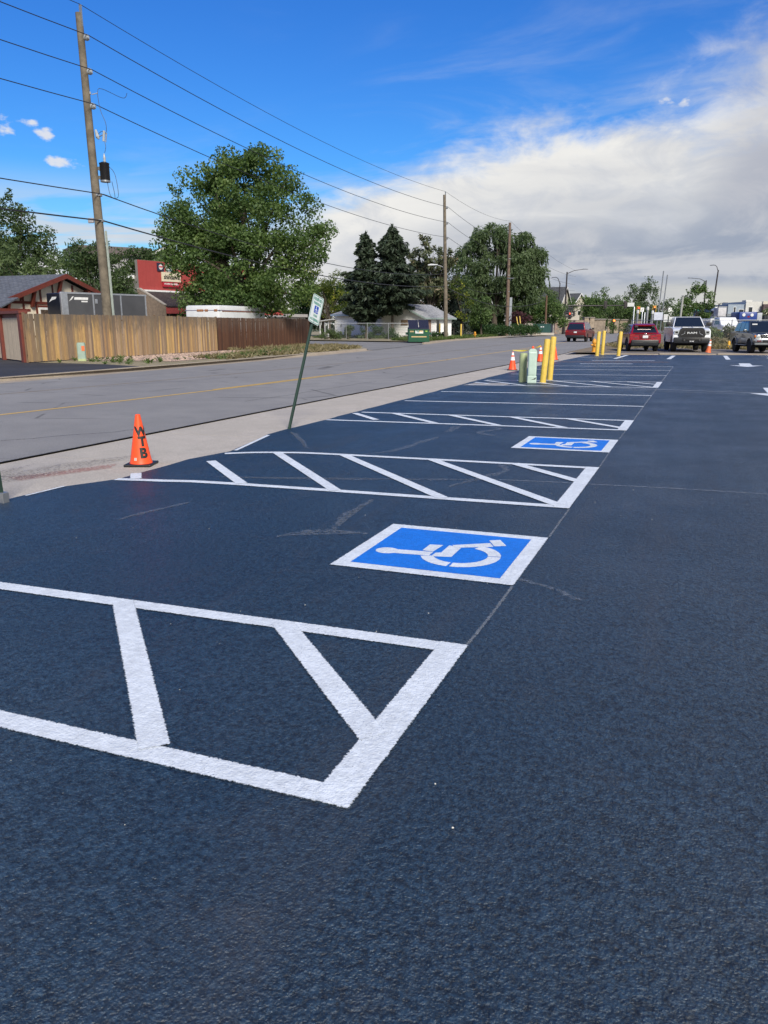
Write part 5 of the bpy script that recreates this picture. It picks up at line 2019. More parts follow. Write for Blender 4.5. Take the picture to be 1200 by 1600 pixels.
# shrubs against the white house
for lab, px, py, dist, lobes, mt in (('small dark round shrub at the foot of the bare spruce trunk', 614, 527, 91.5, [(0, .5, 0, (.7, .6, .55))], LEAF_HEDGE),
                                      ('dark bushy shrub under the broad spruce', 578, 528, 89.5, [(0, .9, 0, (1.2, .9, .9)), (.9, .7, 0, (.8, .7, .7))], LEAF_HEDGE),
                                      ('lone upright weed against the white clapboard wall', 543, 528, 89, [(0, .7, 0, (.3, .3, .8)), (.2, 1.2, 0, (.3, .3, .3))], LEAF_DARK),
                                      ('weedy shrub by the white carport', 508, 528, 88, [(0, .6, 0, (.9, .6, .6)), (1.2, .5, 0, (.8, .6, .5))], LEAF_OLIVE),
                                      ('low shrub at the door of the gabled cottage', 683, 529, 90, [(0, .35, 0, (.7, .6, .4)), (.6, .3, 0, (.5, .5, .35))], LEAF_HEDGE)):
    bush('shrub', lab, gz(at(px, py, dist), .05), rel(lobes), 22, .32, 900, .12, mt, 'shrubs by the white houses')


def scatter(name, poly, n, h, mat, z=.05, size=.10, tuft=9, stretch=3.0, label=None):
    """grass tufts scattered over a patch: one uncountable mass"""
    xs, ys = [p[0] for p in poly], [p[1] for p in poly]
    P, A = [], []
    k = 0
    while k < n:
        x, y = random.uniform(min(xs), max(xs)), random.uniform(min(ys), max(ys))
        ins = False
        j = len(poly) - 1
        for i in range(len(poly)):
            if (poly[i][1] > y) != (poly[j][1] > y) and x < (poly[j][0] - poly[i][0]) * (y - poly[i][1]) / (poly[j][1] - poly[i][1]) + poly[i][0]:
                ins = not ins
            j = i
        if not ins:
            continue
        # patchy: keep where a slow wave is high
        if math.sin(x * 1.9 + 1.3 * math.sin(y * .7)) + math.sin(y * 1.1 + x * .4) < random.uniform(-1.4, 1.1):
            continue
        k += 1
        hh = h * random.uniform(.5, 1.3)
        m = tuft
        a = rng.normal(0, hh * .45, (m, 2))
        zz = rng.uniform(.1, .9, m) * hh
        P.append(np.stack([x + a[:, 0], y + a[:, 1], z + zz], 1))
        A.append(np.stack([a[:, 0] * 2, a[:, 1] * 2, np.full(m, hh)], 1) / hh)
    o = leaf_object(name, np.concatenate(P), size, mat, None, None, stretch, np.concatenate(A), None, .2)
    o['kind'] = 'stuff'
    return o


scatter('weeds', [(-25.5, 25.6), (-21.5, 25.2), (-20.6, 28), (-22.0, 30.2), (-26.4, 29.5)], 36, .15, LEAF_WEED, .05, .10)
scatter('weeds', [(-20.6, 30), (-22.0, 30), (-22.3, 40), (-21.4, 40)], 50, .15, LEAF_WEED, .05, .11)
scatter('dry_grass', [(-20.4, 31), (-22.3, 31), (-24.6, 42), (-28.0, 42), (-28.6, 54.6), (-27, 55.2), (-22.2, 50.6), (-21.1, 45.5)], 1300, .14, LEAF_DRY, .05, .12, 8)
scatter('weeds', [(-21.5, 34), (-22.6, 34), (-24.0, 41), (-26.5, 44), (-22.5, 45)], 60, .2, LEAF_WEED, .05, .12)
scatter('grass', [(-25.3, 72.8), (-26.0, 81), (-26.9, 100), (-27.3, 118), (-30, 112), (-31, 90), (-30, 76)], 1500, .22, LEAF_WEED, .05, .17, 8)
scatter('weeds', [(-46, 88.5), (-36, 85.6), (-31, 86.0), (-36, 88.4), (-44.5, 91.4)], 170, .32, LEAF_OLIVE, .05, .20, 10)
scatter('dry_grass', [(-5.5, 56.5), (12, 56.5), (14, 63.8), (-7, 63.8)], 900, .20, LEAF_DRY, .04, .14, 8)
# pink landscaping stones
b = MB()
for _ in range(1500):
    x, y = random.uniform(-27.2, -21.6), random.uniform(28.4, 42)
    if y > 38 and x > -23.5 or y < 30 and x < -26.5:
        continue
    r = random.uniform(.03, .075)
    q = [(x + r * math.cos(a) * random.uniform(.7, 1.2), y + r * math.sin(a) * random.uniform(.7, 1.2)) for a in (0.3, 1.6, 2.8, 4.2, 5.4)]
    b.add([(*p_, .05) for p_ in q] + [(x, y, .06 + r * .7)], [(i, (i + 1) % 5, 5) for i in range(5)])
o = b.build('landscape_stones', M('pink_stone', (.36, .265, .215), .9, 0, .3, 3), recalc=True)
o['kind'] = 'stuff'

# ------------------------------------------------------------------ utility poles and wires
POLEW = M('weathered_pole_wood', (.140, .118, .088), .85, 0, .28, 3, .006, 30)
POLER = M('reddish_pole_wood', (.135, .095, .072), .85, 0, .25, 3, .006, 30)
PORC = M('grey_porcelain', (.34, .37, .40), .3)
WIREM = M('wire_dark', (.035, .036, .04), .5, .3)
PEND = (.34, .14)      # the insulators stand off to the side of the road


def utility_pole(label, base, top, r0, r1, mat=None, ins=(), pin=True, group='utility poles along the road'):
    t = thing('utility_pole', label, 'utility pole', base, 0, group)
    B, T = Vector((0, 0, 0)), Vector(top) - Vector(base)
    b = MB()
    b.tube([B - Vector((0, 0, .2)), B.lerp(T, .33) + Vector((.02, .01, 0)), B.lerp(T, .66), T], [r0, r0 * .66 + r1 * .34, r0 * .33 + r1 * .67, r1], 14)
    b.build('shaft', mat or POLEW, t, smooth=True)
    if pin:
        b = MB()
        b.box((T.x + .06, T.y - .03, T.z - .55), (T.x + .16, T.y + .05, T.z + .32))
        b.build('pole_top_pin', STEEL, t)
    for z in ins:
        p = B.lerp(T, z / T.z)
        b = MB()
        b.tube([p + Vector((.10, .04, -.02)), p + Vector((.20, .08, .02)), p + Vector((.27, .11, .08)), p + Vector((.33, .13, .12))], [.05, .14, .15, .05], 10)
        b.build('insulator', PORC, t, smooth=True)
    return t


P1, P1t = Vector((-27.25, 31.05, .0)), Vector((-27.40, 30.95, 15.28))
P2, P2t = Vector((-27.0, 85.3, .0)), Vector((-27.42, 85.15, 15.35))
P3, P3t = Vector((-28.4, 120.9, .0)), Vector((-28.5, 120.85, 16.6))
u1 = utility_pole('nearest weathered utility pole with black transformer before the cedar fence', P1, P1t, .235, .15, None, (14.25, 12.85, 11.4))
u2 = utility_pole('second utility pole with a street light arm beside the dumpster', P2, P2t, .24, .15, None, (14.0, 12.4, 10.85))
u3 = utility_pole('third reddish utility pole with a grey conduit, before the willow', P3, P3t, .30, .19, POLER, (), False)
# hardware of the first pole
b = MB()
b.box((-.045, -.03, 0), (.045, .03, 6.0))
o = b.build('conduit_guard', M('grey_green_guard', (.33, .38, .35), .6), u1)
o.location = (.30, .10, 0)
o.rotation_euler = (0, R(-.9), 0)
b = MB()
b.lathe([(.20, 8.20), (.22, 8.24), (.22, 8.95), (.235, 8.97), (.235, 9.0), (.12, 9.05)], 18)
b.v = [(x + .40, y + .14, z) for x, y, z in b.v]
o = b.build('transformer', M('black_tank', (.012, .012, .014), .35), u1, smooth=True)
b = MB()
b.lathe([(.05, 9.04), (.065, 9.1), (.05, 9.16), (.065, 9.22), (.05, 9.28), (.02, 9.42)], 10)
b.v = [(x + .44, y + .14, z) for x, y, z in b.v]
b.build('bushing', PORC, o, smooth=True)
b = MB()
b.lathe([(.225, 8.17), (.225, 8.24)], 18)
b.v = [(x + .40, y + .14, z) for x, y, z in b.v]
b.build('base_ring', STEEL, o)
b = MB()
b.box((.10, .02, 8.3), (.26, .2, 8.45))
b.box((.10, .02, 8.7), (.26, .2, 8.85))
b.build('bracket', STEEL, u1)
b = MB()
b.tube([(.14, .05, 10.45), (.20, .08, 10.15), (.24, .1, 10.05)], [.05, .09, .04], 8)
b.build('arrester', PORC, u1)
b = MB()
b.tube([(.52, .18, 10.4), (.46, .16, 9.95)], .06, 8)
b.build('fuse_cutout', PORC, u1)
b = MB()
b.tube([(.62, .22, 10.3), (.54, .2, 9.9)], .02, 6)
b.tube([(.14, .05, 10.1), (.62, .22, 10.3)], .02, 6)
b.build('fuse_arm', STEEL, u1)
b = MB()
b.tube([(.1, .04, 11.95), (.36, .13, 12.0)], .02, 6)
b.lathe([(.03, 11.93), (.07, 11.96), (.07, 12.05), (.02, 12.08)], 8)
b.build('standoff', PORC, u1)
for pts in (smooth_pts([(.9, .35), (.7, .3)], 2),):
    pass
def drop(pts, name='jumper_wire', r=.012):
    b = MB()
    Pp = [Vector(p) for p in pts]
    out = []
    for i in range(len(Pp) - 1):
        a, c0, c1, d0 = Pp[max(i - 1, 0)], Pp[i], Pp[i + 1], Pp[min(i + 2, len(Pp) - 1)]
        for j in range(6):
            t_ = j / 6
            out.append(.5 * ((2 * c0) + (c1 - a) * t_ + (2 * a - 5 * c0 + 4 * c1 - d0) * t_ * t_ + (3 * c0 - a - 3 * c1 + d0) * t_ ** 3))
    out.append(Pp[-1])
    b.tube(out, r, 5)
    return b.build(name, WIREM, u1)
drop([(1.0, 1.4, 12.25), (.9, 1.2, 12.0), (.5, .3, 12.2), (.36, .13, 12.05), (.42, .15, 11.3), (.62, .2, 10.75), (.62, .22, 10.35)])
drop([(.62, .22, 10.3), (.4, .15, 10.38), (.2, .1, 10.25)])
drop([(.50, .18, 9.9), (.54, .18, 9.7), (.47, .15, 9.45)])
drop([(.62, .2, 8.85), (.85, .3, 8.5), (.92, .35, 7.6), (.75, .3, 7.45)])
drop([(.45, .2, 8.2), (.55, .22, 7.6), (.75, .3, 7.5), (.68, .25, 8.2)])
b = MB()
b.box((-.55, -.22, 6.35), (-.25, -.1, 6.58), .03)
b.build('splice_box', M('grey_splice', (.35, .34, .36), .5), u1)
for (n, z) in ((0, 7.6), (1, 6.45)):
    b = MB()
    b.lathe([(.2, z - .05), (.2, z + .05)], 14)
    b.build('band', STEEL, u1)
# second pole: light arm
b = MB()
b.tube([(-.2, 0, 7.3), (-.5, -.1, 7.9), (-1.0, -.3, 8.05)], .04, 6)
arm = b.build('light_arm', STEEL, u2)
b = MB()
b.T = Matrix.Translation((-1.5, -.5, 8.05)) @ Matrix.Rotation(math.atan2(.35, 1), 4, 'Z')
b.prism([(-.55, -.02), (.50, .02), (.55, .10), (-.2, .16), (-.55, .08)], -.14, .14, 'xz')
b.build('lamp_head', M('lamp_head_grey', (.55, .58, .62), .4), arm)
b = MB()
b.box((.28, .04, 0), (.62, .3, 5.75))
b.build('conduit', M('grey_conduit', (.33, .36, .40), .5), u3)
for z in (6.6, 9.0, 11.4):
    b = MB()
    b.lathe([(.26, z - .05), (.26, z + .05)], 12)
    b.build('band', STEEL, u3)
b = MB()
b.box((-.1, -.35, 8.5), (.9, -.2, 8.62))
b.build('side_arm', STEEL, u3)
PB = Vector((-23.3, 125.4, 0))
u4 = utility_pole('short brown service pole standing by the green transformer cabinet', PB, PB + Vector((0, 0, 6.1)), .17, .14, M('brown_pole_wood', (.11, .065, .04), .85), (), False)

# wires: each runs from pole to pole
P0 = Vector((-27.3, -24, 0))


def span(a, c, sag, n=20):
    return [a.lerp(c, i / n) - Vector((0, 0, sag * 4 * (i / n) * (1 - i / n))) for i in range(n + 1)]


def wire(label, stops, sags, r=.013):
    pts = []
    for i, (a, c) in enumerate(zip(stops[:-1], stops[1:])):
        s_ = span(Vector(a), Vector(c), sags[i])
        pts += s_ if i == 0 else s_[1:]
    b = MB()
    b.tube(pts, r, 6)
    return tag(b.build('overhead_wire', WIREM), label, 'wire', 'overhead wires between the poles')


O1 = Vector((.34, .13, .12))
wire('topmost overhead wire running over the pole tops', [P0 + Vector((.1, 0, 15.7)), P1t + Vector((.12, 0, .33)), P2t + Vector((.12, 0, .33)), P3t + Vector((.1, 0, .2)), (-29, 190, 14)], [.9, .9, .6, .8], .014)
for lab, z1, z2, z3 in (('second highest overhead wire, on the upper insulators', 14.25, 14.0, 13.6), ('third highest overhead wire, on the middle insulators', 12.85, 12.4, 11.8), ('fourth highest overhead wire, on the lowest insulators', 11.4, 10.85, 10.4)):
    l1 = P1.lerp(P1t, z1 / 15.28) + O1
    l2 = P2.lerp(P2t, z2 / 15.35) + O1
    l3 = Vector((-28.2, 120.9, z3))
    wire(lab, [P0 + Vector((.3, 0, z1 + .1)), l1, l2, l3, (-28.8, 190, z3 - 1)], [.9, .95, .6, .8], .019)
wire('upper of the two low cables on the wooden poles', [P0 + Vector((.1, 0, 7.9)), P1 + Vector((.18, .05, 7.65)), P2 + Vector((-.2, -.1, 7.15)), P3 + Vector((-.2, -.1, 6.7))], [.7, 1.25, 1.1], .024)
wire('lower and thicker of the two low cables', [P0 + Vector((.1, 0, 6.6)), P1 + Vector((.15, .05, 6.45)), P2 + Vector((-.2, -.1, 5.8)), PB + Vector((0, -.1, 5.5))], [.6, .95, 1.6], .034)
drop([(.75, .3, 7.45), (.4, .1, 7.6), (.2, .05, 7.65)])


# ------------------------------------------------------------------ vehicles
def paint(name, col, metal=.15, rough=.28):
    return M(name, col, rough, metal, .03, 2, coat=.8)


CAR_RED = paint('crimson_car_paint', (.30, .006, .018), .35)
CAR_MAROON = paint('maroon_car_paint', (.19, .010, .016), .35)
CAR_WHITE = paint('white_car_paint', (.70, .72, .75), 0)
CAR_SLATE = paint('slate_car_paint', (.060, .070, .078), .4)
CAR_GREY = paint('grey_lower_paint', (.22, .24, .25), .4, .4)
LAMP_RED = M('tail_lamp_red', (.25, .008, .010), .2, coat=.5)
LAMP_CLEAR = M('head_lamp_clear', (.50, .53, .54), .12, .3, coat=.6)
LAMP_AMBER = M('amber_lamp', (.5, .16, .03), .3)
DARKIN = M('dark_underside', (.006, .006, .007), .9)


class Car:
    def __init__(s, name, label, cat, loc, rz, W, group=None):
        s.t = thing(name, label, cat, loc, rz, group)
        s.W = W

    def box(s, name, a, b, mat, parent=None, bev=.012):
        m = MB()
        m.box(a, b, bev)
        return m.build(name, mat, parent or s.t, smooth=True)

    def body(s, top, zc, wheels, ra, mat, name='body', inset=.10):
        """top: outline from the rear bumper over the bonnet to the front bumper; wheels: axle positions; ra: arch radius; wz: axle height"""
        pts = list(top)
        wz = s.r
        for ax in sorted(wheels, reverse=True):
            a0 = math.asin(max(-1, min(1, (zc - wz) / ra)))
            n = 9
            for i in range(n + 1):
                a = a0 + (math.pi - 2 * a0) * i / n
                pts.append((ax + ra * math.cos(a), wz + ra * math.sin(a)))
        cx = sum(p[0] for p in top) / len(top)
        cz = wz + .35
        hw = s.W / 2
        rings = []
        for y, sx, sz in ((-hw, .985, .955), (-hw + inset * .35, .996, .985), (-hw + inset, 1, 1), (hw - inset, 1, 1), (hw - inset * .35, .996, .985), (hw, .985, .955)):
            rings.append([(cx + (x - cx) * sx, y, cz + (z - cz) * (sz if z > cz else 1)) for x, z in pts])
        n = len(pts)
        m = MB()
        F = []
        for k in range(5):
            F += [(k * n + i, k * n + (i + 1) % n, (k + 1) * n + (i + 1) % n, (k + 1) * n + i) for i in range(n)]
        F += [tuple(range(n)), tuple(range(5 * n, 6 * n))]
        m.add([p for r in rings for p in r], F)
        o = m.build(name, mat, s.t, smooth=True)
        return o

    def hw(s, z):
        z0, z1, a, b = s.cz
        return a + (b - a) * (z - z0) / (z1 - z0)

    def cabin(s, prof, hb, ht, mat):
        """prof: rear-bottom, rear-top ..., front-top, front-bottom as (x, z); half widths at the belt and at the roof"""
        zs = [p[1] for p in prof]
        s.cz = (min(zs), max(zs), hb, ht)
        s.prof = prof
        n = len(prof)
        V = [(x, -s.hw(z), z) for x, z in prof] + [(x, s.hw(z), z) for x, z in prof]
        F = [tuple(range(n)), tuple(range(n, 2 * n))] + [(i, (i + 1) % n, n + (i + 1) % n, n + i) for i in range(n)]
        bm = bmesh.new()
        vs = [bm.verts.new(v) for v in V]
        for f in F:
            bm.faces.new([vs[i] for i in f])
        bmesh.ops.recalc_face_normals(bm, faces=bm.faces)
        bmesh.ops.bevel(bm, geom=list(bm.edges), offset=.035, segments=2, profile=.5, affect='EDGES')
        m = MB()
        m.bm(bm)
        return m.build('cabin', mat, s.t, smooth=True)

    def screen(s, name, i, mx=.09, m0=.08, m1=.08, mat=None, out=.006):
        """glass on the strip of the cabin between profile points i and i+1"""
        (x0, z0), (x1, z1) = s.prof[i], s.prof[i + 1]
        d = Vector((x1 - x0, 0, z1 - z0))
        nrm = Vector((-d.z, 0, d.x)).normalized()
        ctr = Vector((sum(p[0] for p in s.prof) / len(s.prof), 0, 0))
        if nrm.x * ((x0 + x1) / 2 - ctr.x) < 0:
            nrm = -nrm
        L = d.length
        q = []
        for f, sg in ((m0 / L, -1), (m0 / L, 1), (1 - m1 / L, 1), (1 - m1 / L, -1)):
            p = Vector((x0, 0, z0)) + d * f
            q.append((p.x, sg * (s.hw(p.z) - mx), p.z))
        m = MB()
        V = [Vector(v) + nrm * out for v in q] + [Vector(v) - nrm * .02 for v in q]
        m.add(V, [(0, 1, 2, 3), (4, 5, 6, 7), (0, 1, 5, 4), (1, 2, 6, 5), (2, 3, 7, 6), (3, 0, 4, 7)])
        return m.build(name, mat or GLASSD, s.t)

    def side_glass(s, polys):
        for poly in polys:
            for sg in (-1, 1):
                m = MB()
                V = [(x, sg * (s.hw(z) + .006), z) for x, z in poly] + [(x, sg * (s.hw(z) - .02), z) for x, z in poly]
                n = len(poly)
                m.add(V, [tuple(range(n)), tuple(range(n, 2 * n))] + [(i, (i + 1) % n, n + (i + 1) % n, n + i) for i in range(n)])
                m.build('side_window', GLASSD, s.t)

    def wheels(s, axles, r, w, rim=None):
        for ax in axles:
            for sg in (-1, 1):
                m = MB()
                y1, y0 = sg * (s.W / 2 - .01), sg * (s.W / 2 - w)
                a, b = min(y0, y1), max(y0, y1)
                m.lathe([(r * .6, a), (r * .93, a), (r, a + .03), (r, b - .03), (r * .93, b), (r * .6, b)], 22, 'y')
                o = m.build('wheel', RUBBER, s.t, smooth=True)
                o.location = (ax, 0, r)
                h = MB()
                yy = y1 - sg * .012
                h.lathe([(r * .58, min(yy, yy - sg * .05)), (r * .58, max(yy, yy - sg * .05))], 18, 'y')
                h.build('rim', rim or STEEL, o, smooth=True)
                for k in range(5):
                    aa = 2 * math.pi * k / 5
                    g = MB()
                    g.lathe([(r * .13, min(yy, yy + sg * .004)), (r * .13, max(yy, yy + sg * .004))], 8, 'y', (r * .36 * math.cos(aa), 0, r * .36 * math.sin(aa)))
                    g.build('rim_opening', BLACK, o)
            m = MB()
            m.box((ax - .08, -s.W / 2 + w, r - .08), (ax + .08, s.W / 2 - w, r + .08))
            m.build('axle', DARKIN, s.t)

    def underside(s, x0, x1, z0, z1):
        m = MB()
        m.box((x0, -s.W / 2 + .30, z0), (x1, s.W / 2 - .30, z1))
        m.build('underbody', DARKIN, s.t)

    def mirrors(s, x, z, size=(.14, .24, .17), mat=None, y=None):
        y = y or s.W / 2
        for sg in (-1, 1):
            m = MB()
            m.box((x - size[0] / 2, sg * (y - .02), z - size[2] / 2), (x + size[0] / 2, sg * (y + size[1]), z + size[2] / 2), .03)
            m.box((x - .03, sg * (y - .12), z - size[2] / 2), (x + .03, sg * y, z - size[2] / 2 + .05))
            m.build('mirror', mat or BLACK, s.t, smooth=True)


# --- white pickup, nose towards the lot
def az_rot(a):
    """rotation about z that points the local +x axis along compass azimuth a (clockwise from +Y)"""
    return math.pi / 2 - a


c = Car('pickup_truck', 'white pickup truck with a black grille and bumper facing the lot', 'pickup truck', (-1.02, 52.6, .04), az_rot(R(180 - 8)), 2.08)
c.r = .44
c.body([(-2.95, .62), (-2.98, 1.36), (-2.95, 1.44), (-1.4, 1.44), (1.2, 1.44), (1.7, 1.42), (2.45, 1.36), (2.72, 1.24), (2.82, .95), (2.84, .60)], .56, (1.95, -1.85), .53, CAR_WHITE)
c.cabin([(-1.42, 1.40), (-1.25, 2.02), (.30, 2.06), (1.22, 1.42)], .94, .74, CAR_WHITE)
c.screen('windshield', 2, .06, .06, .06)
c.screen('rear_window', 0, .12, .1, .1)
c.side_glass([[(-1.22, 1.50), (-1.14, 1.94), (-.45, 1.96), (-.45, 1.50)], [(-.36, 1.50), (-.36, 1.96), (.22, 1.98), (.86, 1.54), (.86, 1.50)]])
c.wheels((1.95, -1.85), .44, .30)
c.underside(-2.7, 2.6, .45, .75)
b = MB()
b.prism([(-.70, .84), (.70, .84), (.76, 1.02), (.66, 1.34), (.56, 1.40), (-.56, 1.40), (-.66, 1.34), (-.76, 1.02)], 2.72, 2.87, 'yz')
grille = b.build('grille', BLACK, c.t)
b = MB()
b.prism([(-.60, .93), (.60, .93), (.62, 1.04), (.52, 1.26), (-.52, 1.26), (-.62, 1.04)], 2.872, 2.885, 'yz')
b.build('grille_mesh', M('grille_dark', (.004, .004, .005), .7), grille)
lettering('RAM', .15, PLATE, grille, (2.89, 0, 1.12), (0, 1, 0), (0, 0, 1), bold=.003, width=.52)
for sg in (-1, 1):
    b = MB()
    b.tube([(2.89, sg * .40, 1.22), (2.89, sg * .42, 1.08), (2.89, sg * .60, .99)], .015, 5)
    b.build('grille_bar', STEEL, grille)
    b = MB()
    b.prism([(sg * .74, 1.02), (sg * .98, 1.04), (sg * .98, 1.24), (sg * .70, 1.27)], 2.55, 2.83, 'yz')
    o = b.build('headlight', LAMP_CLEAR, c.t)
    b = MB()
    b.box((2.831, sg * .78, 1.09), (2.838, sg * .93, 1.20))
    b.build('headlight_bezel', BLACK, o)
    c.box('tow_hook', (2.98, sg * .42 - .05, .62), (3.04, sg * .42 + .05, .74), M('dark_steel', (.03, .03, .032), .5))
    b = MB()
    b.prism([(.35, 1.43), (1.0, 1.43), (1.9, 1.42), (1.9, 1.455), (1.0, 1.475)], sg * .30 - .14, sg * .30 + .14, 'xz')
    b.build('hood_scoop', CAR_WHITE, c.t)
c.box('bumper', (2.62, -1.0, .52), (3.0, 1.0, .86), M('black_bumper', (.014, .016, .020), .45), bev=.05)
c.box('bumper_step', (2.98, -.55, .66), (3.015, .55, .84), BLACK)
o = c.box('number_plate', (3.004, -.16, .575), (3.022, .16, .69), BLACK)
lettering('7G 4K', .09, PLATE, o, (3.024, 0, .632), (0, 1, 0), (0, 0, 1), bold=.003, width=.24)
c.mirrors(.98, 1.62, (.16, .28, .22), BLACK, 1.02)
for sg in (-1, 1):
    for x in (-1.0, .05):
        c.box('door_handle', (x, sg * 1.028 - .01, 1.24), (x + .2, sg * 1.028 + .012, 1.285), BLACK, bev=.004)

# --- slate off-roader
c = Car('offroad_wagon', 'old slate four-wheel-drive wagon with chrome bumper, cut by the picture edge', 'suv', (2.98, 51.2, .04), az_rot(R(180 - 15)), 1.80)
c.r = .385
c.body([(-2.2, .60), (-2.25, 1.08), (-2.1, 1.16), (.95, 1.14), (1.7, 1.10), (2.05, 1.02), (2.16, .82), (2.16, .62)], .52, (1.38, -1.32), .46, CAR_SLATE)
c.cabin([(-2.12, 1.12), (-1.75, 1.76), (.25, 1.78), (.98, 1.13)], .82, .64, CAR_SLATE)
c.screen('windshield', 2, .06, .06, .05)
c.screen('rear_window', 0, .08, .08, .08)
c.side_glass([[(-1.8, 1.22), (-1.6, 1.68), (-.95, 1.69), (-.95, 1.22)], [(-.88, 1.22), (-.88, 1.69), (-.25, 1.70), (-.25, 1.22)], [(-.18, 1.22), (-.18, 1.70), (.18, 1.70), (.70, 1.26), (.70, 1.22)]])
c.wheels((1.38, -1.32), .385, .27)
c.underside(-2.0, 1.95, .40, .7)
c.box('bumper', (2.02, -.90, .60), (2.30, .90, .82), CHROME, bev=.04)
c.box('bumper_valance', (2.0, -.86, .47), (2.24, .86, .60), CAR_GREY, bev=.03)
c.box('bumper_recess', (2.29, -.48, .625), (2.306, .48, .74), BLACK)
b = MB()
b.box((2.10, -.55, .87), (2.19, .55, 1.02), .01)
g_ = b.build('grille', BLACK, c.t)
c.box('grille_bar', (2.192, -.5, .935), (2.20, .5, .955), CHROME, g_, .002)
c.box('emblem', (2.20, -.07, .91), (2.206, .07, .975), CHROME, g_, .002)
c.box('grille_surround', (2.06, -.60, 1.02), (2.15, .60, 1.06), CHROME)
for sg in (-1, 1):
    c.box('headlight', (2.02, sg * .57, .87), (2.185, sg * .80, 1.03), LAMP_CLEAR, bev=.02)
    c.box('turn_lamp', (1.98, sg * .805, .89), (2.14, sg * .885, 1.02), LAMP_AMBER)
    c.box('fog_lamp', (2.295, sg * .56, .66), (2.312, sg * .78, .73), M('dark_red_lamp', (.12, .015, .02), .3))
    for ax in (1.38, -1.32):                 # flared arches and grey lower panels
        b = MB()
        P = [(ax + rr * math.cos(a), c.r + rr * math.sin(a)) for rr, rev in ((.46, 1), (.54, -1)) for a in (np.linspace(.15, math.pi - .15, 10)[::rev])]
        b.prism(P, sg * .86, sg * .925, 'xz')
        b.build('arch_flare', CAR_GREY, c.t, smooth=True)
    c.box('lower_panel', (-.80, sg * .87, .58), (.86, sg * .905, .84), CAR_GREY)
    c.box('side_step', (-.85, sg * .86, .42), (.90, sg * 1.0, .47), STEEL)
    for x in (-.75, .2):
        c.box('door_handle', (x - .2, sg * .893, 1.0), (x - .02, sg * .915, 1.04), BLACK, bev=.004)
c.box('number_plate', (2.312, -.15, .60), (2.325, .15, .74), PLATE)
c.mirrors(.62, 1.24, (.14, .20, .15), CAR_SLATE, .86)
c.box('windshield_sticker', (.52, -.56, 1.575), (.54, -.28, 1.64), PLATE, bev=.002)
for sg in (-1, 1):
    c.box('roof_rail', (-1.5, sg * .55 - .02, 1.80), (.1, sg * .55 + .02, 1.83), BLACK)

# --- red crossover seen from behind
c = Car('crossover_car', 'red crossover parked tail towards the lot beside the yellow bollards', 'suv', (-3.80, 51.95, .04), az_rot(R(-15)), 1.84)
c.r = .365
c.body([(-2.2, .52), (-2.24, .78), (-2.20, 1.02), (-2.02, 1.10), (.9, 1.06), (1.8, .96), (2.1, .80), (2.16, .52)], .40, (1.32, -1.36), .44, CAR_RED)
c.cabin([(-2.08, 1.02), (-1.62, 1.56), (-1.35, 1.62), (.05, 1.62), (1.05, 1.04)], .85, .64, CAR_RED)
c.screen('rear_window', 0, .10, .12, .03)
c.screen('windshield', 3, .06, .06, .06)
c.side_glass([[(-1.55, 1.18), (-1.38, 1.48), (-1.0, 1.52), (-1.0, 1.14)], [(-.93, 1.13), (-.93, 1.53), (-.12, 1.54), (-.12, 1.12)], [(-.05, 1.12), (-.05, 1.54), (.06, 1.54), (.78, 1.13)]])
c.wheels((1.32, -1.36), .365, .22)
c.underside(-2.0, 2.0, .3, .6)
BB = M('black_bumper', (.014, .016, .020), .45)
c.box('bumper', (-2.32, -.80, .36), (-1.95, .80, .70), BB, bev=.05)
c.box('bumper_trim', (-2.335, -.66, .52), (-2.31, -.10, .56), M('dark_steel', (.03, .03, .032), .5), bev=.004)
c.box('bumper_trim', (-2.335, .12, .52), (-2.31, .66, .56), M('dark_steel', (.03, .03, .032), .5), bev=.004)
c.box('roof_panel', (-1.38, -.60, 1.622), (.02, .60, 1.634), M('dark_roof', (.03, .032, .036), .25, coat=.5), bev=.004)
b = MB()
b.prism([(-1.86, 1.50), (-1.45, 1.60), (-1.40, 1.645), (-1.60, 1.65), (-1.90, 1.575)], -.58, .58, 'xz')
b.build('spoiler', CAR_RED, c.t)
for sg in (-1, 1):
    b = MB()
    b.box((-1.88, sg * .40, 1.42), (-1.80, sg * .60, 1.52), .01)
    b.build('spoiler_wing', BLACK, c.t)
    b = MB()
    b.prism([(sg * .58, .93), (sg * .895, .90), (sg * .90, 1.06), (sg * .62, 1.02)], -2.235, -1.85, 'yz')
    b.build('tail_light', LAMP_RED, c.t)
    c.box('reflector', (-2.245, sg * .44, .80), (-2.225, sg * .70, .84), BLACK, bev=.004)
    for ax in (1.32, -1.36):
        b = MB()
        P = [(ax + rr * math.cos(a), c.r + rr * math.sin(a)) for rr, rev in ((.44, 1), (.51, -1)) for a in (np.linspace(-.05, math.pi + .05, 10)[::rev])]
        b.prism(P, sg * .88, sg * .935, 'xz')
        b.build('arch_cladding', BB, c.t, smooth=True)
    c.box('sill', (-.95, sg * .88, .36), (.90, sg * .93, .50), BB)
    for x in (-.75, .15):
        c.box('door_handle', (x, sg * .912, .96), (x + .17, sg * .935, 1.0), CAR_RED, bev=.004)
c.box('plate_recess', (-2.256, -.34, .76), (-2.236, .34, .98), CAR_MAROON, bev=.004)
o = c.box('number_plate', (-2.275, -.155, .80), (-2.258, .155, .955), PLATE, bev=.004)
c.box('tail_light_bar', (-2.232, -.60, .985), (-2.20, .60, 1.015), BLACK, bev=.004)
c.box('emblem', (-2.25, -.06, 1.0), (-2.23, .06, 1.055), CHROME, bev=.01)
c.mirrors(.80, 1.12, (.14, .20, .15), BLACK, .88)
b = MB()
b.tube([(-1.72, 0, 1.40), (-1.98, .26, 1.16)], .012, 5)
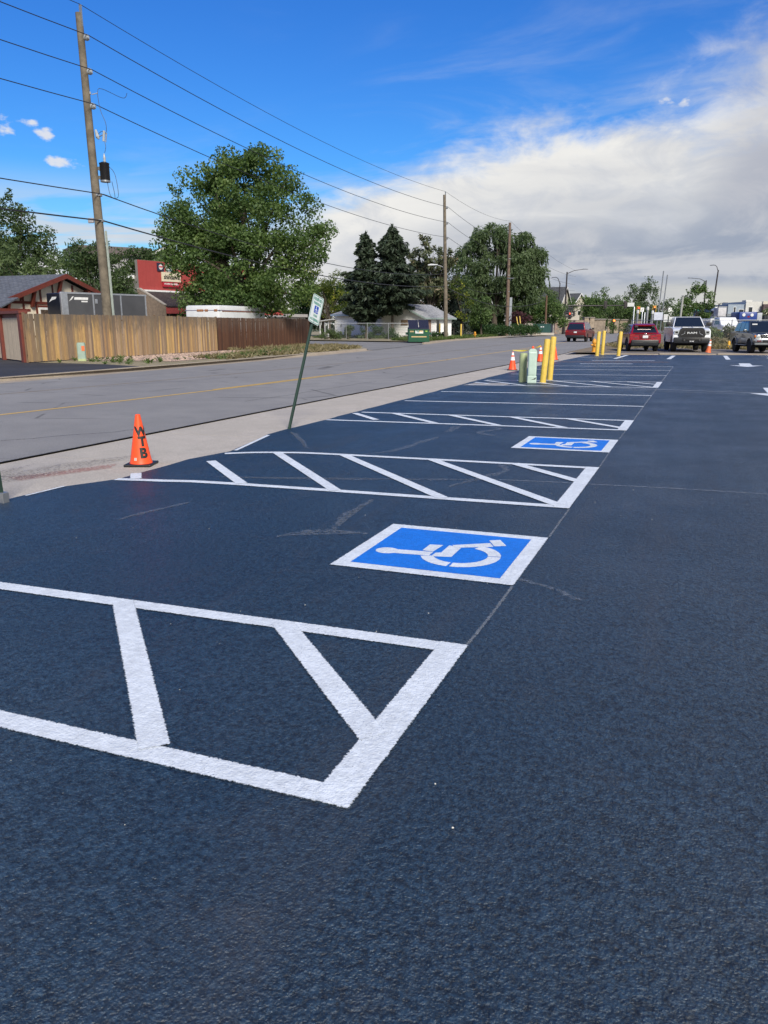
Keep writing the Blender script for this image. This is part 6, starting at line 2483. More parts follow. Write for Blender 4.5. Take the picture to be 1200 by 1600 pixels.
b.build('wiper', BLACK, c.t)

# --- maroon suv driving away on the road
c = Car('family_suv', 'large maroon suv driving away along the road', 'suv', (-12.0, 84.6, -.075), az_rot(R(3)), 2.06)
c.r = .40
c.body([(-2.6, .58), (-2.66, .80), (-2.62, 1.12), (-2.5, 1.2), (1.3, 1.18), (2.2, 1.12), (2.5, .95), (2.55, .58)], .46, (1.55, -1.45), .48, CAR_MAROON)
c.cabin([(-2.55, 1.14), (-2.32, 1.84), (-2.1, 1.94), (.4, 1.94), (1.35, 1.16)], .96, .76, CAR_MAROON)
c.screen('rear_window', 0, .09, .08, .03)
c.screen('windshield', 3, .06, .06, .06)
c.side_glass([[(-2.2, 1.30), (-2.05, 1.80), (-1.2, 1.82), (-1.2, 1.28)], [(-1.1, 1.28), (-1.1, 1.82), (-.2, 1.82), (-.2, 1.28)], [(-.1, 1.28), (-.1, 1.82), (.4, 1.82), (1.05, 1.28)]])
c.wheels((1.55, -1.45), .40, .27)
c.underside(-2.4, 2.3, .36, .65)
c.box('bumper', (-2.76, -.92, .42), (-2.4, .92, .68), BB, bev=.05)
c.box('roof_panel', (-2.1, -.70, 1.942), (.3, .70, 1.956), CAR_GREY, bev=.004)
for sg in (-1, 1):
    b = MB()
    b.prism([(sg * .70, .98), (sg * 1.01, .95), (sg * 1.0, 1.16), (sg * .74, 1.14)], -2.655, -2.2, 'yz')
    b.build('tail_light', LAMP_RED, c.t)
    c.box('roof_rail', (-1.9, sg * .66 - .02, 1.965), (.2, sg * .66 + .02, 2.0), STEEL)
    for x in (-.95, .05):
        c.box('door_handle', (x, sg * 1.026, 1.08), (x + .18, sg * 1.05, 1.12), CHROME, bev=.004)
c.box('number_plate', (-2.69, -.15, .90), (-2.66, .15, 1.04), PLATE, bev=.004)
c.box('chrome_strip', (-2.672, -.55, 1.075), (-2.65, .55, 1.095), CHROME, bev=.003)
c.mirrors(1.0, 1.30, (.15, .22, .18), BLACK, 1.0)

# ------------------------------------------------------------------ along the far pavement
sheet('far_pavement', [(-25.3, 101), (-25.9, 116), (-25.4, 139), (-23.0, 139), (-24.0, 116), (-24.6, 104)], .055, CONC)


def mailbox(label, base, mat, postmat):
    t = thing('mailbox', label, 'mailbox', base, R(15), 'roadside mailboxes')
    b = MB()
    b.box((-.06, -.06, 0), (.06, .06, 1.0))
    b.build('post', postmat, t)
    b = MB()
    b.prism([(-.26, 0), (.26, 0), (.26, .26), (.20, .36), (.08, .42), (-.08, .42), (-.20, .36), (-.26, .26)], -.42, .42, 'xz')
    b.v = [(x, y, z + 1.0) for x, y, z in b.v]
    o = b.build('box', mat, t)
    b = MB()
    b.box((.262, .1, 1.2), (.28, .2, 1.42))
    b.build('flag', LAMP_RED, o)
    return t


p = at(799, 524, 116)
mailbox('cream mailbox on a dark post beside the third utility pole', gz(p), M('cream_mailbox', (.50, .47, .38), .5), M('dark_post', (.06, .045, .035), .8))
p = at(836, 522, 121)
mailbox('dark mailbox on a pale wooden post beyond the hedge', gz(p), M('dark_mailbox', (.07, .065, .065), .5), M('pale_post', (.34, .25, .18), .8))
for lab, (xa, ya), (xb, yb) in (('yellow guy wire guard leaning by the hedge, nearer the third pole', (812, 517), (807, 495)), ('yellow guy wire guard leaning by the hedge, the farther one', (815, 516), (812, 494))):
    a, c = at(xa, ya, 117), at(xb, yb, 117.5)
    t = thing('guy_guard', lab, 'guy wire guard', a, 0, 'yellow guy wire guards')
    b = MB()
    b.tube([(0, 0, -.5), c - a], .07, 6)
    b.build('sleeve', YELLOWP, t)
p = at(846, 521, 124)
t = thing('transformer_cabinet', 'dark green transformer cabinet on a concrete pad by the far pavement', 'utility cabinet', (p.x, p.y, .05), R(14))
b = MB()
b.box((-2.2, -1.1, 0), (1.9, 1.1, .38), .03)
b.build('pad', CONC, t)
b = MB()
b.box((-1.35, -.8, .38), (1.35, .7, 1.72), .04)
b.build('cabinet', M('cabinet_green', (.010, .055, .050), .45), t)
b = MB()
b.box((-1.37, -.84, 1.60), (1.37, .74, 1.74), .02)
b.build('lid', M('cabinet_green', (.010, .055, .050), .45), t)
for x in (-.22, .1):
    b = MB()
    b.box((x, -.812, 1.22), (x + .2, -.802, 1.36))
    b.build('warning_label', PLATE, t)
p = at(865, 519, 132)
t = thing('road_sign', 'grey-backed road sign on a thin post by the stone wall', 'sign', (p.x, p.y, .05), R(5))
b = MB()
b.tube([(0, 0, 0), (0, 0, 3.4)], .05, 6)
b.build('post', STEEL, t)
b = MB()
b.box((-.42, -.04, 2.0), (.42, -.01, 3.3), .01)
b.build('panel', M('sign_back', (.34, .36, .38), .5), t)

# stone wall with piers
STONE = (M('wall_stone_tan', (.27, .22, .17), .9, 0, .2, 2), M('wall_stone_rose', (.25, .18, .15), .9, 0, .2, 2), M('wall_stone_grey', (.20, .18, .165), .9, 0, .2, 2))
t = thing('stone_wall', 'rough tan stone garden wall with piers behind the traffic signal', 'wall', (*at(866, 520, 150).xy, 0), 0)
w0 = Vector((*at(866, 520, 150).xy, 0))
w1 = Vector((*at(920, 520, 152).xy, 0)) - w0
t.rotation_euler = (0, 0, math.atan2(w1.y, w1.x))
L = w1.length
b = MB()
b.box((0, .04, -.1), (L, .4, 2.55))
b.build('core', STONE[2], t)
z = 0.0
while z < 2.5:
    hh = random.uniform(.30, .42)
    x = random.uniform(-.3, 0)
    while x < L:
        wd = random.uniform(.45, 1.0)
        b = MB()
        b.box((max(x, 0), -.02 - random.uniform(0, .05), z + .015), (min(x + wd - .03, L), .06, min(z + hh - .02, 2.52)))
        b.build('stone', random.choice(STONE), t)
        x += wd
    z += hh
for x in (L - 1.2, L + .0):
    b = MB()
    b.box((x, -.25, -.1), (x + .9, .6, 2.9))
    pr = b.build('pier', STONE[0], t)
    b = MB()
    b.box((x - .1, -.35, 2.9), (x + 1.0, .7, 3.1), .02)
    b.build('pier_cap', STONE[2], pr)
for i, (px, dd) in enumerate(((936, 158), (957, 165), (975, 172), (992, 178))):
    p = at(px, 519, dd)
    t = thing('stone_pier', 'tan stone gate pier between the round trees, number %s from the signal' % ('one', 'two', 'three', 'four')[i], 'pier', (p.x, p.y, 0), R(10), 'stone piers along the far road')
    t['label'] = ('tan stone pier nearest the stone wall, at the first round tree', 'second tan stone pier beyond the stone wall', 'third tan stone pier beyond the stone wall', 'farthest tan stone pier, next to the pipe yard')[i]
    b = MB()
    b.box((-1.1, -.6, 0), (1.1, .6, 2.6))
    b.build('shaft', STONE[0], t)
    b = MB()
    b.box((-1.25, -.75, 2.6), (1.25, .75, 2.85), .03)
    b.build('cap', STONE[2], t)

# townhouses behind the wall
CREAMW = M('cream_render', (.46, .43, .37), .85, 0, .05, 1)
p = at(872, 515, 172)
gable_house('townhouse', 'cream townhouse with a steep dark roof beyond the willow', (p.x + 1.2, p.y), R(100), 8.0, 9, 5.2, 9.6, CREAMW, SH_DARK, wins=((-1.5, 3.0, 1.0, 1.6), (1.6, 3.0, 1.0, 1.6)), group='townhouses behind the stone wall')
p = at(903, 515, 185)
gable_house('townhouse', 'second cream townhouse roof behind the signal pole', (p.x, p.y), R(110), 8.5, 10, 5.4, 8.8, CREAMW, SH_DARK, wins=((0, 3.2, 1.2, 1.6),), group='townhouses behind the stone wall')
p = at(928, 515, 200)
gable_house('townhouse', 'long low dark roof above the round trees', (p.x, p.y), R(30), 12, 10, 5.0, 8.2, CREAMW, SH_DARK, group='townhouses behind the stone wall')
p = at(884, 515, 163)
t = thing('balcony_stair', 'dark slatted balcony on the cream townhouse wing', 'balcony', (p.x, p.y, 0), R(8))
b = MB()
b.box((-2.6, 0, 0), (2.6, 4, 3.6))
b.build('wall', CREAMW, t)
for i in range(5):
    b = MB()
    b.box((-1.9, -.5, 3.65 + i * .42), (1.3, -.4, 3.85 + i * .42))
    b.build('slat', M('dark_slat', (.04, .04, .06), .6), t)
b = MB()
b.box((-2.0, -.55, 3.5), (1.4, 0, 3.64))
b.build('deck', M('deck_edge', (.25, .23, .21), .8), t)

# far trees along the road
GF = 'round trees along the far road'
for lab, px, dd, lobes, mt in (('round dark tree right of the signal pole', 917, 165, [(-1.5, 4.5, 0, (3.0, 2.5, 3.0)), (2, 4, 0, (2.6, 2, 2.8))], LEAF_MID),
                               ('tree in the middle of the far row under the mast arm', 945, 172, [(0, 4.2, 0, (3.3, 2.4, 3.4)), (2.6, 3.6, 0, (2, 2, 2.6))], LEAF_DARK),
                               ('taller round tree with a narrow top over the mast arm', 936, 185, [(0, 6.4, 0, (2.4, 2, 3.2)), (3, 5, 0, (2, 2, 2.4)), (-3, 5, 0, (2, 2, 2.6))], LEAF_MID),
                               ('tree in the far row beside the red pedestrian light', 965, 180, [(0, 4.2, 0, (2.8, 2.4, 3.4)), (3, 3.6, 0, (2.2, 2, 2.8))], LEAF_MID),
                               ('last tree of the far row beside the pipe yard', 988, 188, [(0, 3.6, 0, (2.6, 2, 3.0)), (3, 3.2, 0, (2.4, 2, 2.6))], LEAF_DARK)):
    broad_tree('round_tree', lab, gz(at(px, 516, dd)), rel(lobes), 56, .95, 75, .36, mt, .2, 2, 6, GF, .45)
bush('shrub', 'rusty brown shrub in the far tree row', gz(at(990, 517, 170)), rel([(0, 1.8, 0, (.9, .8, 1.7))]), 12, .6, 150, .25, LEAF_PINE, 'shrubs by the far road')
bush('shrub', 'light green columnar shrub beside the red pedestrian light', gz(at(957, 519, 150)), rel([(0, 1.3, 0, (.7, .6, 1.3))]), 12, .5, 200, .22, LEAF_MID, 'shrubs by the far road')
bush('shrub', 'round light green shrub between the far stone piers', gz(at(975, 519, 152)), rel([(0, 1.0, 0, (1.1, .8, 1.0))]), 12, .5, 200, .22, LEAF_MID, 'shrubs by the far road')
for lab, px, dd, h_, r_ in (('hazy feathery tree standing over the second mast arm', 985, 215, 12.5, 3.2), ('thin bare-topped tree behind the twin steel poles', 1008, 215, 14.5, 2.6), ('hazy low trees behind the meter pipes', 1035, 210, 8.2, 4.5)):
    broad_tree('distant_tree', lab, gz(at(px, 514, dd)), rel([(0, h_ * .55, 0, (r_, r_ * .8, h_ * .32)), (.8, h_ * .82, 0, (r_ * .5, r_ * .5, h_ * .16)), (-r_ * .8, h_ * .42, 0, (r_ * .7, r_ * .6, h_ * .25))]), 50, 1.1, 45, .42, LEAF_FAR, .2, 4, 8, 'distant trees behind the yard', .5, twigs=8)
broad_tree('round_tree', 'full green tree behind the white pickup and bucket truck', gz(at(1086, 514, 150)), rel([(0, 6.0, 0, (2.8, 2.4, 2.6)), (-2.4, 4.2, 0, (2.0, 2, 2.0)), (2.4, 4.0, 0, (2.0, 2, 2.2)), (0, 3.2, 0, (3.0, 2, 2)), (-.2, 8.2, 0, (1.2, 1, .9))]), 80, .85, 110, .32, LEAF_MID, .25, 2, 8, GF, .4, twigs=8)
scatter_poly = None
# far-off tree line: one mass
cl = []
for i in range(260):
    f = random.uniform(0, 1)
    x = -120 + 330 * f
    y = 330 + random.uniform(-20, 30)
    cl.append((np.array((x, y, random.uniform(.5, 5.5 + 2.5 * math.sin(x * .13) + 1.5 * math.sin(x * .41)))), random.uniform(2.0, 3.4)))
P, O, T = clump_cloud(cl, 16)
P[:, 2] = np.maximum(P[:, 2], .1)
o = leaf_object('far_tree_line', P, 1.1, LEAF_FAR, None, O * .7, 1.1, None, T)
o['kind'] = 'stuff'

# ------------------------------------------------------------------ signals and street lamps
POLE_B = M('bronze_pole', (.035, .030, .032), .5, .2)
SIG_Y = M('signal_yellow', (.60, .38, .02), .5)
RED_ON = M('red_lens_lit', (.5, .02, .01), .3, emit=(1.0, .07, .03), es=2.5)
AMBER_ON = M('amber_lens_lit', (.5, .1, .01), .3, emit=(1.0, .20, .04), es=2.2)
LENS_OFF = M('dark_lens', (.02, .02, .02), .3)


def street_lamp(label, base, h, arm, az, mat=None, r=.14, lean=0.0, group='street lamps around the crossing', slope=1.0):
    t = thing('street_lamp', label, 'street lamp', base, 0, group)
    b = MB()
    top = Vector((lean, 0, h))
    b.lathe([(r * 2, 0), (r * 2, .25), (r, .3)], 10)
    b.tube([(0, 0, .2), top.lerp(Vector((0, 0, 0)), .5), top], [r, r * .85, r * .65], 10)
    b.build('pole', mat or POLE_B, t, smooth=True)
    d = Vector((math.sin(az), math.cos(az), 0))
    b = MB()
    b.tube([top + Vector((0, 0, -.25)), top + d * arm * .4 + Vector((0, 0, .28 * slope)), top + d * arm * .8 + Vector((0, 0, .42 * slope)), top + d * arm + Vector((0, 0, .40 * slope))], [.07, .06, .05, .05], 6)
    a_ = b.build('arm', mat or POLE_B, t)
    b = MB()
    e = top + d * arm + Vector((0, 0, .40 * slope))
    s_ = Vector((-d.y, d.x, 0)) * .16
    f_ = e + d * .8
    b.add([e - s_ * .5, e + s_ * .5, f_ + s_, f_ - s_, e - s_ * .5 + Vector((0, 0, .12)), e + s_ * .5 + Vector((0, 0, .12)), f_ + s_ + Vector((0, 0, .10)), f_ - s_ + Vector((0, 0, .10))],
          [(0, 1, 2, 3), (4, 5, 6, 7), (0, 1, 5, 4), (1, 2, 6, 5), (2, 3, 7, 6), (3, 0, 4, 7)])
    b.build('lamp_head', M('lamp_head_dark', (.10, .11, .14), .4), a_)
    return t


def signal_head(label, pos, az, lit=None, body=None, n=3, parent_t=None, s=1.0, group='traffic signal heads'):
    """facing compass azimuth az; lit: index of the burning lens from the top"""
    t = thing('traffic_light', label, 'traffic light', pos, math.pi - az, group)
    b = MB()
    h = .36 * n * s
    b.box((-.17 * s, -.10, -h / 2), (.17 * s, .14, h / 2), .03)
    b.build('housing', POLE_B, t)
    b = MB()
    w_ = .30 * s
    b.box((-w_, .0, -h / 2 - .14), (w_, .03, h / 2 + .14), .01)
    b.build('backplate', body or POLE_B, t)
    if body is not None:
        b = MB()
        b.box((-w_ + .08, -.012, -h / 2 - .06), (w_ - .08, -.002, h / 2 + .06))
        b.build('backplate_face', BLACK, t)
    for i in range(n):
        z = h / 2 - (i + .5) * .36 * s
        b = MB()
        b.lathe([(.125 * s, -.13), (.125 * s, -.10)], 14, 'y', (0, 0, z))
        b.build('lens', (lit[1] if lit and lit[0] == i else LENS_OFF), t)
        b = MB()
        for k in range(8):
            a0, a1 = R(0 + k * 22.5), R(22.5 + k * 22.5)
            q = [(.145 * s * math.cos(a0), z + .145 * s * math.sin(a0)), (.145 * s * math.cos(a1), z + .145 * s * math.sin(a1))]
            b.add([(q[0][0], -.11, q[0][1]), (q[1][0], -.11, q[1][1]), (q[1][0], -.32, q[1][1]), (q[0][0], -.32, q[0][1])], [(0, 1, 2, 3)])
        b.build('visor', POLE_B, t, recalc=False)
    return t


def mast(label, base, h, arm_to, arm_z, group='signal mast poles'):
    t = thing('signal_mast', label, 'signal mast', base, 0, group)
    b = MB()
    b.lathe([(.30, 0), (.30, .3), (.20, .34)], 12)
    b.tube([(0, 0, .2), (0, 0, h * .5), (0, 0, h)], [.20, .17, .12], 12)
    b.build('pole', POLE_B, t, smooth=True)
    b = MB()
    e = Vector(arm_to) - Vector(base)
    b.tube([(0, 0, arm_z), Vector((e.x, e.y, arm_z + .15))], [.14, .07], 8)
    b.build('mast_arm', POLE_B, t, smooth=True)
    return t


DL = 150
b0 = at(881, 520, DL)
pole = Vector((b0.x, b0.y, 0))
tip = at(990, 478, DL + 2)
hz_ = at(893, 478, DL).z
htop = at(903, 425, DL).z
t = mast('tall bronze signal mast with a street lamp behind the maroon suv', pole, htop, (tip.x, tip.y, 0), hz_)
b = MB()
e1 = Vector((math.cos(YAW), math.sin(YAW), 0))
b.tube([(0, 0, htop - .3), e1 * 1.3 + Vector((0, 0, htop + .25)), e1 * 3.0 + Vector((0, 0, htop + .5))], [.07, .06, .05], 6)
b.build('lamp_arm', POLE_B, t)
b = MB()
b.T = Matrix.Translation(e1 * 3.4 + Vector((0, 0, htop + .48))) @ Matrix.Rotation(YAW, 4, 'Z')
b.prism([(-.5, -.04), (.5, -.02), (.5, .06), (-.5, .10)], -.16, .16, 'xz')
b.build('lamp_head', M('lamp_head_dark', (.10, .11, .14), .4), t)


def on_arm(px, dy=0):
    p = at(px, 478, DL + .9)
    return Vector((p.x, p.y, hz_ + dy))


AZB = R(-22 + 8)          # heads on this mast face away, towards the crossing
signal_head('dark-backed signal head at the middle of the left mast arm', on_arm(946, .25), AZB)
signal_head('dark-backed signal head near the end of the left mast arm', on_arm(977, .25), AZB)
t = thing('street_sign', 'white street sign at the tip of the left mast arm', 'sign', on_arm(986, .25), YAW, 'signs on the mast arms')
b = MB()
b.box((-.7, -.03, -.35), (.6, .03, .38), .01)
b.build('panel', M('sign_back_white', (.50, .52, .52), .5), t)
p = at(890, 493, 149)
signal_head('small red-lit signal head low on the left mast pole', (p.x, p.y, p.z), R(160), (0, RED_ON))
p = at(885, 508, 149)
for lab, px, py in (('upper dark side signal head stacked on the left mast pole', 897, 490), ('lower dark side signal head stacked on the left mast pole', 897, 505)):
    q = at(px, py, 149.5)
    signal_head(lab, (q.x, q.y, q.z), R(70), s=.9)
p = at(863, 519, 152)
street_lamp('leaning dark street lamp pole left of the tall signal mast', (at(869, 520, 152).x, at(869, 520, 152).y, 0), at(867, 442, 152).z, 1.0, R(-70), lean=.25, slope=2.5)
p = at(958, 518, 150)
t = thing('pedestrian_signal', 'low dark post with a glowing red-orange light by the far road', 'traffic light', (p.x, p.y, 0), math.pi - R(158))
b = MB()
b.tube([(0, 0, 0), (0, 0, 2.1)], .16, 8)
b.build('post', POLE_B, t)
b = MB()
b.box((-.22, -.16, 2.0), (.22, .16, 2.75), .03)
b.build('housing', POLE_B, t)
b = MB()
b.lathe([(.2, -.19), (.2, -.17)], 14, 'y', (0, 0, 2.42))
b.build('lens', AMBER_ON, t)

DR = 175
b0 = at(1096, 518, DR)
pr = Vector((b0.x, b0.y, 0))
tipr = at(996, 484, DR)
hr = at(1046, 484, DR).z
hl = at(1101, 438, DR).z
t = mast('bronze signal mast with a lamp arm behind the white pickup', pr, hl, (tipr.x, tipr.y, 0), hr)
e1 = Vector((-math.cos(YAW), -math.sin(YAW), 0))
b = MB()
b.tube([(0, 0, hl - .3), e1 * 1.4 + Vector((0, 0, hl + .3)), e1 * 3.2 + Vector((0, 0, hl + .45))], [.07, .06, .05], 6)
b.build('lamp_arm', POLE_B, t)
b = MB()
b.T = Matrix.Translation(e1 * 3.5 + Vector((0, 0, hl + .45))) @ Matrix.Rotation(YAW, 4, 'Z')
b.prism([(-.5, -.04), (.5, -.02), (.5, .06), (-.5, .10)], -.16, .16, 'xz')
b.build('lamp_head', M('lamp_head_dark', (.10, .11, .14), .4), t)


def on_r(px, dy=0, off=-.35):
    p = at(px, 484, DR + off)
    return Vector((p.x, p.y, hr + dy))


AZR = R(160)
signal_head('yellow-framed signal lit red at the tip of the right mast arm', on_r(997.5, -.05), AZR, (0, RED_ON), SIG_Y, s=1.25)
signal_head('yellow-framed signal lit red beside the twin steel poles', on_r(1022.5, .1), AZR, (0, AMBER_ON), SIG_Y, s=1.25)
for lab, px in (('square white lane sign next to the red signal at the arm tip', 1003.5), ('square white lane sign halfway along the right mast arm', 1047)):
    t = thing('lane_sign', lab, 'sign', on_r(px), YAW, 'signs on the mast arms')
    b = MB()
    b.box((-.38, -.02, -.45), (.38, .02, .45), .01)
    p_ = b.build('panel', TRIMW, t)
    b = MB()
    b.add([(-.12, -.022, -.3), (-.02, -.022, -.3), (-.02, -.022, .0), (.16, -.022, .15), (.16, -.022, .3), (.02, -.022, .18), (-.12, -.022, .05)], [(0, 1, 2, 3, 4, 5, 6)])
    b.build('arrow', STENCIL, p_, recalc=False)
t = thing('street_name_sign', 'teal street name sign on the right mast arm', 'sign', on_r(1087, .0), YAW, 'signs on the mast arms')
b = MB()
b.box((-.80, -.02, -.26), (.80, .02, .26), .01)
p_ = b.build('panel', M('street_sign_teal', (.05, .36, .30), .45), t)
b = MB()
for x0, x1 in ((-.62, -.5), (-.40, -.12), (-.06, .22), (.30, .46)):
    b.add([(x0, -.022, -.1), (x1, -.022, -.1), (x1, -.022, .12), (x0, -.022, .12)], [(0, 1, 2, 3)])
b.build('lettering', TRIMW, p_, recalc=False)
q = at(1098, 496, 120)
signal_head('small red-lit signal above the bucket truck body', (at(1098, 496, 172).x, at(1098, 496, 172).y, at(1098, 496, 172).z), AZR, (1, RED_ON))
qb = at(1108, 518, 150)
street_lamp('tall leaning dark lamp pole right of the signal mast', (qb.x, qb.y, 0), at(1117, 422, 150).z, .9, R(-60), lean=.55, r=.19, slope=2.2)
qb = at(1069, 518, 195)
street_lamp('small far lamp pole above the white pickup', (qb.x, qb.y, 0), at(1072, 457, 195).z, 1.2, R(80), r=.12, slope=.2)
qb = at(1119, 516, 140)
street_lamp('short lamp pole before the pale building', (qb.x, qb.y, 0), at(1121, 474, 140).z, .7, R(75), r=.10, slope=.1)

# ------------------------------------------------------------------ pipe yard behind the parked vehicles
yard = [(at(984, 540, 66).x, at(984, 540, 66).y), (at(1045, 540, 62).x, at(1045, 540, 62).y), (at(1140, 540, 62).x, at(1140, 540, 62).y), (at(1215, 540, 62).x, at(1215, 540, 62).y)]
chain_fence('tall chain-link fence round the pipe yard behind the parked vehicles', yard, 1.95, .03, 2.4, .14)
GP = 'grey standpipes in the yard'
for i, (px, py, cap) in enumerate(((987, 480, 0), (993, 486, 1), (1000, 487, 0), (1008, 481, 1), (1016, 487, 1), (1004, 489, 0))):
    p = at(px, 535, 68 + .6 * i)
    z = at(px, py, 68 + .6 * i).z
    t = thing('standpipe', ('tall grey standpipe at the corner of the pipe yard', 'capped grey standpipe next to the corner pipe', 'slim grey standpipe in the middle of the row', 'thick capped standpipe, tallest of the middle ones', 'capped standpipe beside the twin steel poles', 'short slim standpipe between the capped ones')[i], 'standpipe', (p.x, p.y, .03), 0, GP)
    b = MB()
    r = .09 if cap else .055
    b.lathe([(r, 0), (r, z), (r * .7, z + .02)], 10)
    b.build('pipe', STEEL, t, smooth=True)
    if cap:
        b = MB()
        b.lathe([(r * 1.35, z - .22), (r * 1.35, z - .02), (r * .9, z + .06), (.01, z + .09)], 10)
        b.build('cap', M('pale_cap', (.45, .47, .47), .5), t, smooth=True)
p = at(1024, 540, 66)
t = thing('steel_twin_poles', 'pair of thin galvanised steel poles with a pale meter board', 'steel poles', (p.x, p.y, .03), YAW)
zt1, zt2 = at(1031, 424, 66).z, at(1036, 430, 66).z
for x, z, ln in ((-.10, zt1, .28), (.22, zt2, .30)):
    b = MB()
    b.tube([(x, 0, 0), (x + ln * .5, 0, z * .5), (x + ln, 0, z)], .045, 6)
    b.build('pole', STEEL, t)
b = MB()
b.box((-.34, -.08, 1.95), (.40, -.02, 2.6), .01)
b.build('meter_board', M('meter_board', (.46, .50, .60), .5), t)
b = MB()
b.box((.1, -.03, 4.2), (.42, .03, 4.26))
b.build('brace', STEEL, t)
p = at(1058, 540, 64)
t = thing('steel_post', 'single thick grey steel post rising behind the white pickup', 'steel post', (p.x, p.y, .03), YAW)
z = at(1060, 463, 64).z
b = MB()
b.tube([(0, 0, 0), (.12, 0, z)], .085, 8)
b.build('post', M('grey_steel_post', (.30, .31, .30), .6), t)
b = MB()
b.tube([(.12, 0, z - .02), (.12, 0, z + .03)], .11, 8)
b.build('cap', STEEL, t)
for lab, px, py, w_, h_ in (('small white notice on the yard fence', 1040, 497, .16, .30), ('white box sign just above the pickup roof', 1050, 499, .26, .2)):
    p = at(px, py, 63)
    t = thing('notice_board', lab, 'sign', p, YAW, 'notices at the yard fence')
    b = MB()
    b.box((-w_, -.02, -h_), (w_, .02, h_))
    b.build('panel', M('notice_white', (.50, .52, .54), .5), t)
    b = MB()
    b.tube([(0, .04, -p.z + .03), (0, .04, 0)], .03, 6)
    b.build('post', STEEL, t)
p = at(1137.5, 551, 52.6)
t = thing('bollard', 'short amber yellow post left of the slate wagon', 'bollard', (p.x, p.y, .035), 0)
b = MB()
b.lathe([(.09, 0), (.09, .50), (.07, .54), (.02, .55)], 12)
b.build('post', M('amber_post', (.62, .33, .02), .5), t, smooth=True)
b = MB()
b.lathe([(.12, 0), (.12, .04)], 12)
b.build('footing', CONC, t)
# things seen under the parked vehicles
for lab, px, py, dd, col, w_ in (('orange and white parking block seen beneath the white pickup', 1067, 545.5, 57, (.55, .25, .05), .5), ('white parking block seen beneath the white pickup', 1081, 545.5, 57, (.5, .53, .56), .4), ('red striped parking block seen beneath the slate wagon', 1172, 547, 56, (.42, .03, .03), .7)):
    p = at(px, py, dd)
    t = thing('parking_block', lab, 'parking block', (p.x, p.y, .035), YAW, 'parking blocks behind the vehicles')
    b = MB()
    b.prism([(-.10, 0), (.10, 0), (.06, .13), (-.06, .13)], -w_, w_, 'yz')
    b.build('block', M('block_' + ('amber' if col[2] == .05 else 'white' if col[2] > .5 else 'red'), col, .7), t)
    b = MB()
    b.box((-w_ * .3, -.112, .02), (w_ * .3, -.09, .09))
    b.build('stripe', TRIMW, t)
GB = 'dry bushes behind the parked vehicles'
bush('shrub', 'olive dry bush right behind the white pickup mirror', (*at(1113, 540, 64).xy, .03), rel([(0, .6, 0, (.75, .6, .7))]), 16, .34, 620, .16, LEAF_OLIVE, GB, stretch=2.6)
bush('shrub', 'brownish dry bush left of the slate wagon', (*at(1136, 540, 65).xy, .03), rel([(0, .65, 0, (.75, .6, .75)), (.9, .5, 0, (.6, .5, .5))]), 22, .34, 560, .16, LEAF_PINE, GB, stretch=2.6)
bush('shrub', 'low straw-coloured bush between the two dry bushes', (*at(1125, 543, 62.6).xy, .03), rel([(0, .25, 0, (1.0, .5, .28))]), 14, .3, 520, .14, LEAF_DRY, GB, stretch=2.6)

# ------------------------------------------------------------------ work trucks
p = at(1113, 530, 84)
c = Car('bucket_truck', 'white bucket truck with folded boom behind the dry bushes', 'truck', (p.x + .4, p.y, .03), az_rot(R(150)), 2.3)
c.r = .45
c.body([(-3.2, .7), (-3.2, 1.2), (2.4, 1.2), (2.9, 1.1), (2.9, .7)], .6, (1.9, -1.7), .55, CAR_WHITE)
c.cabin([(.7, 1.2), (.75, 2.35), (1.7, 2.35), (2.3, 1.6), (2.85, 1.5), (2.85, 1.2)], 1.05, .9, CAR_WHITE)
c.side_glass([[(.95, 1.6), (.95, 2.2), (1.65, 2.2), (2.0, 1.65)]])
c.wheels((1.9, -1.7), .45, .3)
c.underside(-3.0, 2.7, .5, .9)
for x0 in (-3.1, -1.9, -.7):
    c.box('service_body', (x0, -1.15, 1.0), (x0 + 1.17, 1.15, 2.25), M('service_white', (.46, .48, .50), .6), bev=.03)
c.box('amber_strip', (.5, -1.165, 1.0), (2.6, -1.152, 1.14), M('amber_post', (.62, .33, .02), .5), bev=.004)
b = MB()
b.tube([(-1.4, 0, 2.2), (-1.2, 0, 3.1), (-.6, 0, 3.3)], [.22, .20, .16], 8)
b.build('boom', CAR_WHITE, c.t, smooth=True)
c.box('bucket', (-.3, -.45, 2.45), (.6, .45, 3.35), M('bucket_grey', (.42, .42, .44), .6), bev=.06)
p = at(1143, 530, 82)
c = Car('service_truck', 'white service truck with equipment in its bed, seen past the slate wagon', 'truck', (p.x - .3, p.y + 4, .03), az_rot(R(150)), 2.0)
c.r = .40
c.body([(-2.7, .6), (-2.75, 1.35), (-1.0, 1.4), (1.1, 1.4), (2.4, 1.3), (2.6, .6)], .5, (1.7, -1.6), .48, CAR_WHITE)
c.cabin([(-.9, 1.38), (-.8, 1.98), (.3, 1.98), (1.1, 1.38)], .92, .75, CAR_WHITE)
c.side_glass([[(-.7, 1.48), (-.65, 1.9), (.2, 1.9), (.75, 1.48)]])
c.wheels((1.7, -1.6), .40, .28)
c.underside(-2.5, 2.4, .4, .7)
c.box('white_crate', (-2.3, -.5, 1.4), (-1.5, .5, 2.25), M('crate_white', (.58, .60, .60), .5))
c.box('tool_rack', (-1.45, -.6, 1.4), (-1.05, .6, 2.1), M('tool_blue', (.04, .07, .22), .5))
c.box('side_mark', (-2.6, -1.012, .9), (-2.45, -1.002, 1.02), LAMP_RED, bev=.002)
p = at(1165, 505, 92)
c = Car('machine_truck', 'truck carrying a large blue machine with white drums behind the slate wagon', 'truck', (p.x, p.y, .03), az_rot(R(165)), 2.2)
c.r = .45
